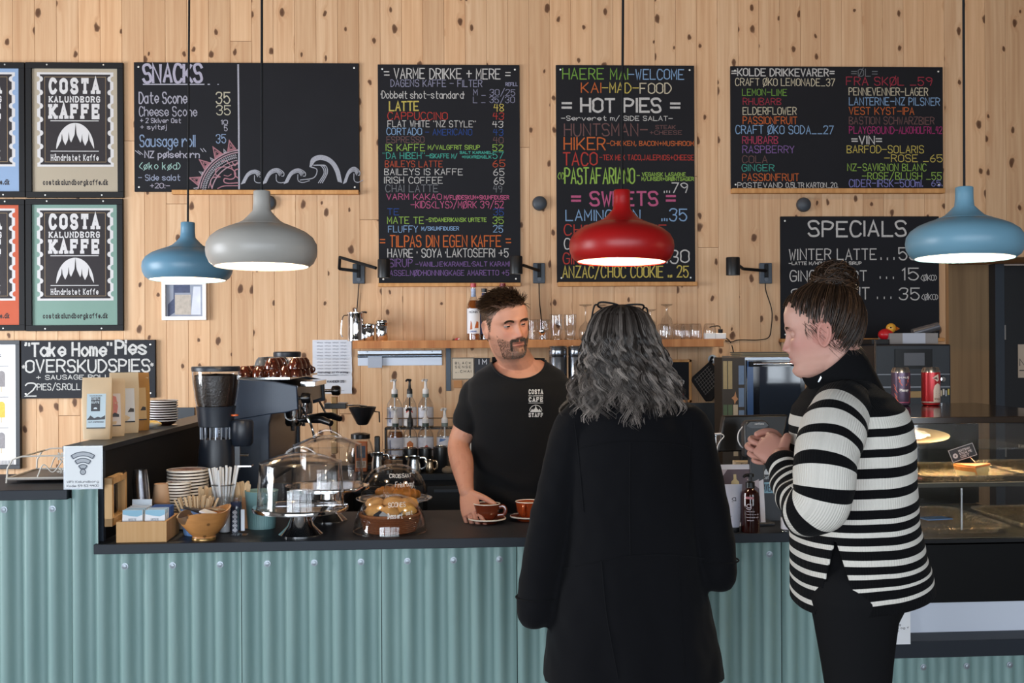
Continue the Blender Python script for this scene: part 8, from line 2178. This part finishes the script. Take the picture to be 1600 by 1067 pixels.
for lk in range(210):
 a = RR.uniform(-1.75, 1.75) if lk < 185 else RR.choice((-1, 1)) * RR.uniform(1.4, 2.3)
 L = RR.uniform(.235, .295) + .04 * G(a, .12, .35) + .02 * G(a, -.9, .4)
 ph, am, wl = RR.uniform(0, 6.3), RR.uniform(.004, .012), RR.uniform(.06, .095)
 dep = RR.uniform(.90, 1.06); tone = RR.random() ** 1.6; flip = RR.uniform(-.02, .03)
 for st in range(15):
  da, dd = RR.gauss(0, .017), RR.gauss(0, .006); Ls = L * RR.uniform(.86, 1.02); path = []; N = 24
  for i in range(N + 1):
   u = i / N; d = .003 + Ls * u ** 1.12
   r = interp(env, d) * (dep + dd)
   aa = a + da * (1 + u) + .02 * math.sin(u * 4 + ph)
   wv = am * sm(u, .22, .6) * (1 + .6 * u)
   side = wv * math.sin(2 * PI * d / wl + ph); out = wv * .8 * math.cos(2 * PI * d / wl + ph + .7) + flip * sm(u, .75, 1)
   x, y = math.sin(aa) * (r + out), -math.cos(aa) * (r + out) * (1 if d < .1 else 1 - .22 * sm(d, .1, .22))
   x += math.cos(aa) * side; y += math.sin(aa) * side
   path.append(V((HX + x + .012 * sm(d, .05, .25), HY + y, ZT - d + .004 * RR.uniform(-1, 1) * .3)))
  t = min(1, max(0, tone + RR.gauss(0, .12))); items.append((path, .0013, .0 + .12 * t, .04 + .78 * t ** 1.3))
strands('hair', items, hair_mat('grey_hair', '1a120e', 'c0b2a8', .36), wom)
g0 = W(970, 481, 3.06)
root = thing('spectacles', 'black framed spectacles pushed up on the grey hair', 'spectacles', g0, math.radians(-5))
root.rotation_euler = (math.radians(66), math.radians(4), math.radians(-3))
lens = [(a * .0285, b * .0205) for a, b in [(math.copysign(abs(math.cos(t)) ** .7, math.cos(t)), math.copysign(abs(math.sin(t)) ** .7, math.sin(t))) for t in [2 * PI * k / 32 for k in range(32)]]]
for sx in (-1, 1):
 MB().tube([(sx * .034 + a, .006 * abs(a + sx * .03) / .06, b) for a, b in lens], .0026, 8, closed=True).build('rim', BLACK, root)
 MB().add([(sx * .034 + a, .004, b) for a, b in lens], [tuple(range(32))]).build('lens', glassy('lens_glass', (.85, .85, .88)), root)
 MB().tube(catmull([(sx * .0625, .002, .008), (sx * .072, .0, .0), (sx * .077, -.03, -.02), (sx * .078, -.06, -.045)], 5), .0024, 7).build('temple', BLACK, root)
MB().tube(catmull([(-.007, 0, .006), (0, -.002, .010), (.007, 0, .006)], 4), .0026, 7).build('bridge', BLACK, root)
# ---------------------------------------------------------------- woman in the striped sweater
SD = 2.78; ss = SD / F
def S(px, py, D=SD): return PD(px, py, D)
HCS = S(1286, 517, 2.78); HTS = head_T(HCS, math.radians(-115), math.radians(7), 0, .94)
mb = MB(); hm = MB(); hm.T = HTS; hm.loft(head_points(False, 100, 120)); mb.v, mb.f, mb.m = list(hm.v), list(hm.f), list(hm.m)
add_ear(mb, 1, HTS); add_ear(mb, -1, HTS)
SN = S(1316, 600)
limb(mb, [SN + V((.01, 0, -.08)), SN + V((-.004, 0, .0)), HTS @ V((0, .028, -.08)), HTS @ V((0, .03, -.02))], [.068, .056, .054, .055], 22, 6)
mb.loft([ellring((S(px, py).x, S(px, py).y, S(px, py).z), a, b, 0, 40, .9) for px, py, a, b in ((1334, 905, .085, .13), (1330, 850, .10, .14), (1326, 760, .105, .15), (1325, 680, .105, .165), (1322, 640, .085, .14), (1316, 612, .06, .07))])
NE, NW_ = S(1276, 790, 2.57), S(1222, 716, 2.74)
NS = S(1318, 668, 2.66)
FS, FE, FWR = S(1300, 668, 2.94), S(1262, 780, 3.02), S(1232, 712, 2.86)
limb(mb, [NS, NE, NW_], [.055, .042, .027], 18, 7); limb(mb, [FS, FE, FWR], [.05, .042, .027], 18, 7)
hand(mb, NW_, S(1196, 696, 2.80) - NW_, V((.25, .9, -.2)), V((.25, .3, .9)), [(.45, .9, .6), (.5, 1.0, .7), (.55, 1.0, .7), (.55, 1.0, .7)], .92, (.95, .6), .06)
hand(mb, FWR, S(1206, 704, 2.89) - FWR, V((.2, -.9, -.25)), V((.1, -.2, .95)), [(1.0, 1.3, .9), (1.05, 1.3, .9), (1.1, 1.3, .9), (1.1, 1.3, .9)], .92, (.9, .5), .06)
me = remesh(mb, .0027, 1); Ti2 = HTS.inverted(); cols = []
for v in me.vertices:
 p = Ti2 @ v.co; c = V(lin('c89a8a'))
 if -.13 < p.z and v.co.z > SN.z:
  c = c.lerp(V(lin('b8706a')), min(.6, .5 * G(abs(p.x), .045, .03) * G(p.z, -.025, .03) + .7 * G(p.x, 0, .014) * G(p.z, -.037, .012)))
  if p.y < -.06: c = c.lerp(V(lin('a05a56')), min(1, G(p.x, 0, .02) * (G(p.z, -.0585, .004) + G(p.z, -.0705, .005))))
  if abs(p.x) > .066 and -.02 < p.y < .045 and p.z < .03: c = c.lerp(V(lin('b8756a')), .55)
 elif v.co.z < 1.4: c = V(lin('b98474'))
 cols.append(c)
set_col(me, 'Col', cols); me.materials.append(skin_mat('rosy_skin', 'c89a8a')); me.name = 'person'
sw = finish(me, 'person', None, angle=180, fix=False); tag(sw, 'woman with brown hair in a bun and a black and white striped sweater', 'person')
eyes(HTS, sw, (0, -1, -.15), '3a3028', P('bd9080', .5), sides=(1,), lid=-.25)
bh = BVHTree.FromPolygons(hm.v, hm.f); RR = random.Random(3); items = []; T3s = HTS.to_3x3()
BUN = S(1302, 444, 2.80); bl = Ti2 @ BUN; fr_h = [(0, .068), (.5, .066), (.85, .052), (1.1, .03), (1.32, .018), (1.52, .012), (1.6, .02), (1.85, .01), (2.0, -.035), (2.4, -.068), (PI, -.078)]
bdir = (bl - V((0, .01, .02))).normalized()
for k in range(3000):
 z = RR.uniform(-.7, 1); a = RR.uniform(-PI, PI); q = math.sqrt(1 - z * z); d = V((q * math.sin(a), -q * math.cos(a), z))
 hit, dw = on_head(d, bh, HTS)
 if hit is None: continue
 p = Ti2 @ hit; aa = abs(math.atan2(p.x, -p.y))
 if p.z < interp(fr_h, aa) + RR.uniform(-.004, .008): continue
 path = []; N = 11; t = RR.random(); lift = RR.uniform(.002, .008)
 v0 = p.normalized()
 for i in range(N + 1):
  u = i / N; dd = v0.lerp(bdir, u ** .9).normalized()
  h2, _ = on_head(dd, bh, HTS, (0, 0, 0))
  if h2 is None: break
  wob = .004 * math.sin(u * 5 + k) * (1 - u)
  path.append(h2 + (T3s @ dd) * (lift * (.3 + math.sin(PI * min(1, u * .8 + .1))) + .004 * sm(p.y, -.02, .09) * math.sin(PI * u)) + V((wob, wob, 0)))
 if len(path) > 4: items.append((path, .0014, .04 + .35 * t * t, .08 + .75 * t * t))
for k in range(520):                       # the bun: coiled strands
 ph, tilt_, rr = RR.uniform(0, 6.3), RR.gauss(0, .32), RR.uniform(.03, .060); ax = Matrix.Rotation(RR.gauss(.2, .5), 3, 'X') @ Matrix.Rotation(tilt_ + .2, 3, 'Y'); t = RR.random(); h0 = RR.uniform(-.034, .040)
 rq = rr * math.sqrt(max(.15, 1 - (h0 / .060) ** 2)); ln = RR.uniform(1.6, 3.6)
 items.append(([BUN + ax @ V((rq * math.cos(ph + ln * i / 12), rq * math.sin(ph + ln * i / 12), h0 + .006 * math.sin(i * .5 + ph))) for i in range(13)], .0019, .05 + .4 * t * t, .1 + .8 * t * t))
for k in range(70):                        # loose wisps at temple and nape
 nape = k > 26; a = RR.uniform(1.05, 1.45) if not nape else RR.uniform(1.7, 2.6); zz = RR.uniform(.0, .03) if not nape else RR.uniform(-.06, -.02)
 hit, dw = on_head(V((math.sin(a) * .08, -math.cos(a) * .1, zz)), bh, HTS)
 if hit is None: continue
 L = RR.uniform(.015, .045); f = T3s @ V((0, RR.uniform(.1, .9), -.8)); items.append(([hit, hit + f * L * .4 + dw * .004, hit + f * L + dw * RR.uniform(0, .006)], .0006, .2, .4))
for k in range(70):
 u = RR.random(); hit, dw = on_head(V((.013 + .036 * u, -.1, .016 + .006 * math.sin(u * 2.2) + RR.uniform(-.002, .002))), bh, HTS, (0, 0, 0))
 if hit: items.append(([hit, hit + dw * .002 + T3s @ V((.004, .001, .001)), hit + dw * .001 + T3s @ V((.008, .002, 0))], .0007, .3, .5))
strands('hair', items, hair_mat('chestnut_hair', '150e0a', '6e4e36', .4), sw)
m = MB(); m.sphere(BUN, .047, 24, 16, (1, 1, .92)); m.build('hair_base', P('241811', .6), sw)
def stripe_mat(name, bands, lo, hi):
 t = NT(name); a = t.n('Attribute'); a.attribute_name = 's'
 st = [(0, lin('0d0d0f'))]
 for b0, b1 in sorted(bands): st += [((b0 - lo) / (hi - lo), lin('d2cdc4')), ((b1 - lo) / (hi - lo), lin('0d0d0f'))]
 f = t.math('DIVIDE', t.math('SUBTRACT', a.outputs['Fac'], lo), hi - lo)
 r1 = t.ramp(f, st[:29], True); t.l(r1, t.b.inputs['Base Color']); t.set(Roughness=.9); t.b.inputs['Specular IOR Level'].default_value = .1; t.b.inputs['Sheen Weight'].default_value = .02
 b = t.n('Attribute'); b.attribute_name = 'w'
 t.bump(t.math('SINE', t.math('MULTIPLY', b.outputs['Fac'], 1100.0)), .35, .002)
 return t.m
zf = lambda py, D=2.66: 1.58 - (py - CY) / F * D
body_b = [(zf(b), zf(a)) for a, b in ((652, 669), (682, 700), (713, 730), (745, 762), (777, 794), (808, 815), (827, 835), (848, 856), (870, 878), (889, 896), (906, 912), (923, 930))]
rows = [(594, 1312, 40, .085), (606, 1316, 50, .10), (622, 1322, 66, .145), (642, 1325, 80, .188), (665, 1327, 86, .20), (700, 1330, 88, .20), (760, 1331, 89, .19), (820, 1333, 92, .19), (870, 1338, 97, .195), (915, 1343, 102, .20), (948, 1345, 104, .20)]
SR = []; tab = lambda i: [(r[0], r[i]) for r in rows]; NR, NA = 130, 168
vs, at, aw = [], [], []
for i in range(NR + 1):
 py = 594 + (948 - 594) * i / NR; cx, hw, ry = interp(tab(1), py), interp(tab(2), py), interp(tab(3), py); c = S(cx, py); c.z = zf(py, 2.78 - .14 * sm(py, 640, 760))
 for k in range(NA):
  a = 2 * PI * k / NA; x, y = hw * ss * math.copysign(abs(math.cos(a)) ** .85, math.cos(a)), ry * math.copysign(abs(math.sin(a)) ** .9, math.sin(a))
  n_ = .006 * noise.noise(V((x * 9, y * 9, c.z * 5))) * sm(i / NR, .1, .4); low = sm(i / NR, .8, 1)
  z = c.z + low * (.03 * math.cos(a) * .9 - .01 * math.sin(-a)); p = V((c.x + x * (1 + n_ * 4), SN.y + y * (1 + n_ * 4), z))
  vs.append(p); at.append(c.z - .022 * max(0, math.cos(a)) ** 1.6 * (1 - low * .8) + .008 * max(0, -math.cos(a))); aw.append(a * .16)
fs, sl = [], {}
for n_, p in enumerate(vs):
 if p.y < SN.y - .04:                # the side slit
  q = M3.transposed() @ (p - CAM); px, py = CX - F * q.x / q.z, CY + F * q.y / q.z
  l, r = 1303 - (py - 836) * .24, 1303 + (py - 836) * .33
  if py > 836 and l < px < r: sl[n_] = (l if px - l < r - px else r) - px
for i in range(NR):
 for k in range(NA):
  q = (i * NA + k, (i + 1) * NA + k, (i + 1) * NA + (k + 1) % NA, i * NA + (k + 1) % NA)
  if not all(n_ in sl for n_ in q): fs.append(q)
for n_, d in sl.items(): vs[n_] = vs[n_] + V((d * ss * .95, 0, 0))
me = bpy.data.meshes.new('sweater'); me.from_pydata([tuple(p) for p in vs], [], fs); set_attr(me, 's', at); set_attr(me, 'w', aw)
me.materials.append(stripe_mat('striped_knit', body_b, 0.9, 1.5)); swt = finish(me, 'sweater', sw, angle=180, fix=False)
so = swt.modifiers.new('thick', 'SOLIDIFY'); so.thickness = .006; so.offset = -1
def sleeve(pts, rad, bands, name):
 P4 = catmull([(*p, ) for p in pts], 16); N = len(P4); vs, at, aw, fs = [], [], [], []; L = [0]
 for a, b in zip(P4, P4[1:]): L.append(L[-1] + (b - a).length)
 n = 56; nrm = V((0, 0, 1)); tot = L[-1]
 for i, p in enumerate(P4):
  t = (P4[min(N - 1, i + 1)] - P4[max(0, i - 1)]).normalized(); nrm = (nrm - t * nrm.dot(t)).normalized() if (nrm - t * nrm.dot(t)).length > .1 else t.orthogonal().normalized(); bn = t.cross(nrm)
  u = L[i] / tot; r = interp(rad, u)
  for k in range(n):
   a = 2 * PI * k / n; q = nrm * math.cos(a) + bn * math.sin(a); rr = r * (1 + .10 * noise.noise(V((p.x * 14 + q.x, p.y * 14 + q.y, p.z * 14 + q.z * 1.2)))) + .0025 * math.sin(L[i] * 90 + 2 * math.sin(a)) * sm(u, .55, .7)
   vs.append(p + q * rr); at.append(L[i] + .018 * q.z * (1 - 2 * u) * 0); aw.append(a * .065)
 for i in range(N - 1):
  for k in range(n): fs.append((i * n + k, i * n + (k + 1) % n, (i + 1) * n + (k + 1) % n, (i + 1) * n + k))
 fs.append(tuple(range(n)))
 me = bpy.data.meshes.new('sleeve'); me.from_pydata([tuple(p) for p in vs], [], fs); set_attr(me, 's', at); set_attr(me, 'w', aw)
 me.materials.append(stripe_mat(name, [(a * tot, b * tot) for a, b in bands], 0, tot)); o = finish(me, 'sleeve', swt, angle=180); o.modifiers.new('thick', 'SOLIDIFY').thickness = .004
SB = [(.155, .222), (.258, .325), (.36, .425), (.455, .515), (.545, .60)] + [(.632, .648), (.69, .71), (.755, .775), (.82, .838), (.88, .898), (.935, .952)]
up_ = V((0, 0, 1))
sleeve([S(1326, 630, 2.70), S(1304, 664, 2.60), S(1290, 725, 2.53), S(1284, 778, 2.52), S(1262, 792, 2.56), S(1238, 760, 2.66), S(1222, 722, 2.73)], [(0, .06), (.1, .072), (.3, .074), (.55, .070), (.64, .066), (.75, .054), (.88, .045), (1, .037)], SB, 'striped_sleeve')
sleeve([S(1316, 630, 2.92), S(1290, 668, 2.98), S(1272, 725, 3.04), S(1266, 770, 3.03), S(1256, 772, 3.0), S(1244, 745, 2.93), S(1233, 718, 2.87)], [(0, .05), (.1, .066), (.3, .068), (.55, .064), (.66, .06), (.8, .05), (1, .037)], SB, 'striped_far_sleeve')
m = MB(); rg = []
KN = P('111113', .9, spec=.1, bump=.4, bs=260, name='black_knit')
for h, g in ((-.06, .012), (-.02, .004), (.02, -.003), (.05, -.005), (.074, -.002), (.078, .004), (.06, .008), (.02, .009), (-.03, .014), (-.055, .022)):
 tl = Matrix.Rotation(math.radians(-40 if h > -.01 else -14), 3, 'Y') @ Matrix.Rotation(math.radians(6), 3, 'X'); rg.append(ellring(SN + V((.008, 0, .004)) + tl @ V((0, 0, h)), .071 + g, .066 + g, 0, 44, tilt=tl))
m.loft(rg, cap=False); m.build('collar', KN, swt)
p = onto(BVHTree.FromPolygons(m.v, m.f), 1281, 592, .002)
if p: MB().box(p, (.004, .004, .018), ry=.5).build('zip_pull', STEEL, swt)
mb = MB(); mb.loft([ellring((S(px, py).x, SN.y, S(px, py).z), a, b, 0, 40, .9) for px, py, a, b in ((1338, 965, .085, .14), (1338, 930, .112, .165), (1334, 880, .125, .175), (1331, 830, .122, .165))])
for D0, px in ((2.69, 1340), (2.88, 1344)): limb(mb, [S(px - 4, 930, D0), S(px, 1068, D0), S(px + 8, 1220, D0), (S(px + 10, 1200, D0).x, S(px, 1000, D0).y, .1)], [.108, .078, .058, .045], 24, 8)
me = remesh(mb, .008, 4); me.materials.append(P('0f0f11', .85, spec=.15, name='black_trousers')); finish(me, 'trousers', sw, angle=180, fix=False)
for D0 in (2.69, 2.88):
 q = S(1350, 1000, D0); m = MB(); tl = Matrix.Identity(3)
 m.loft([ellring((q.x - .05, q.y, 0), .13, .043, 0, 20, .8), ellring((q.x - .05, q.y, .04), .13, .044, 0, 20, .85), ellring((q.x - .01, q.y, .09), .075, .046, 0, 20), ellring((q.x, q.y, .15), .05, .047, 0, 20)]); m.build('shoe', P('17171a', .5), sw)
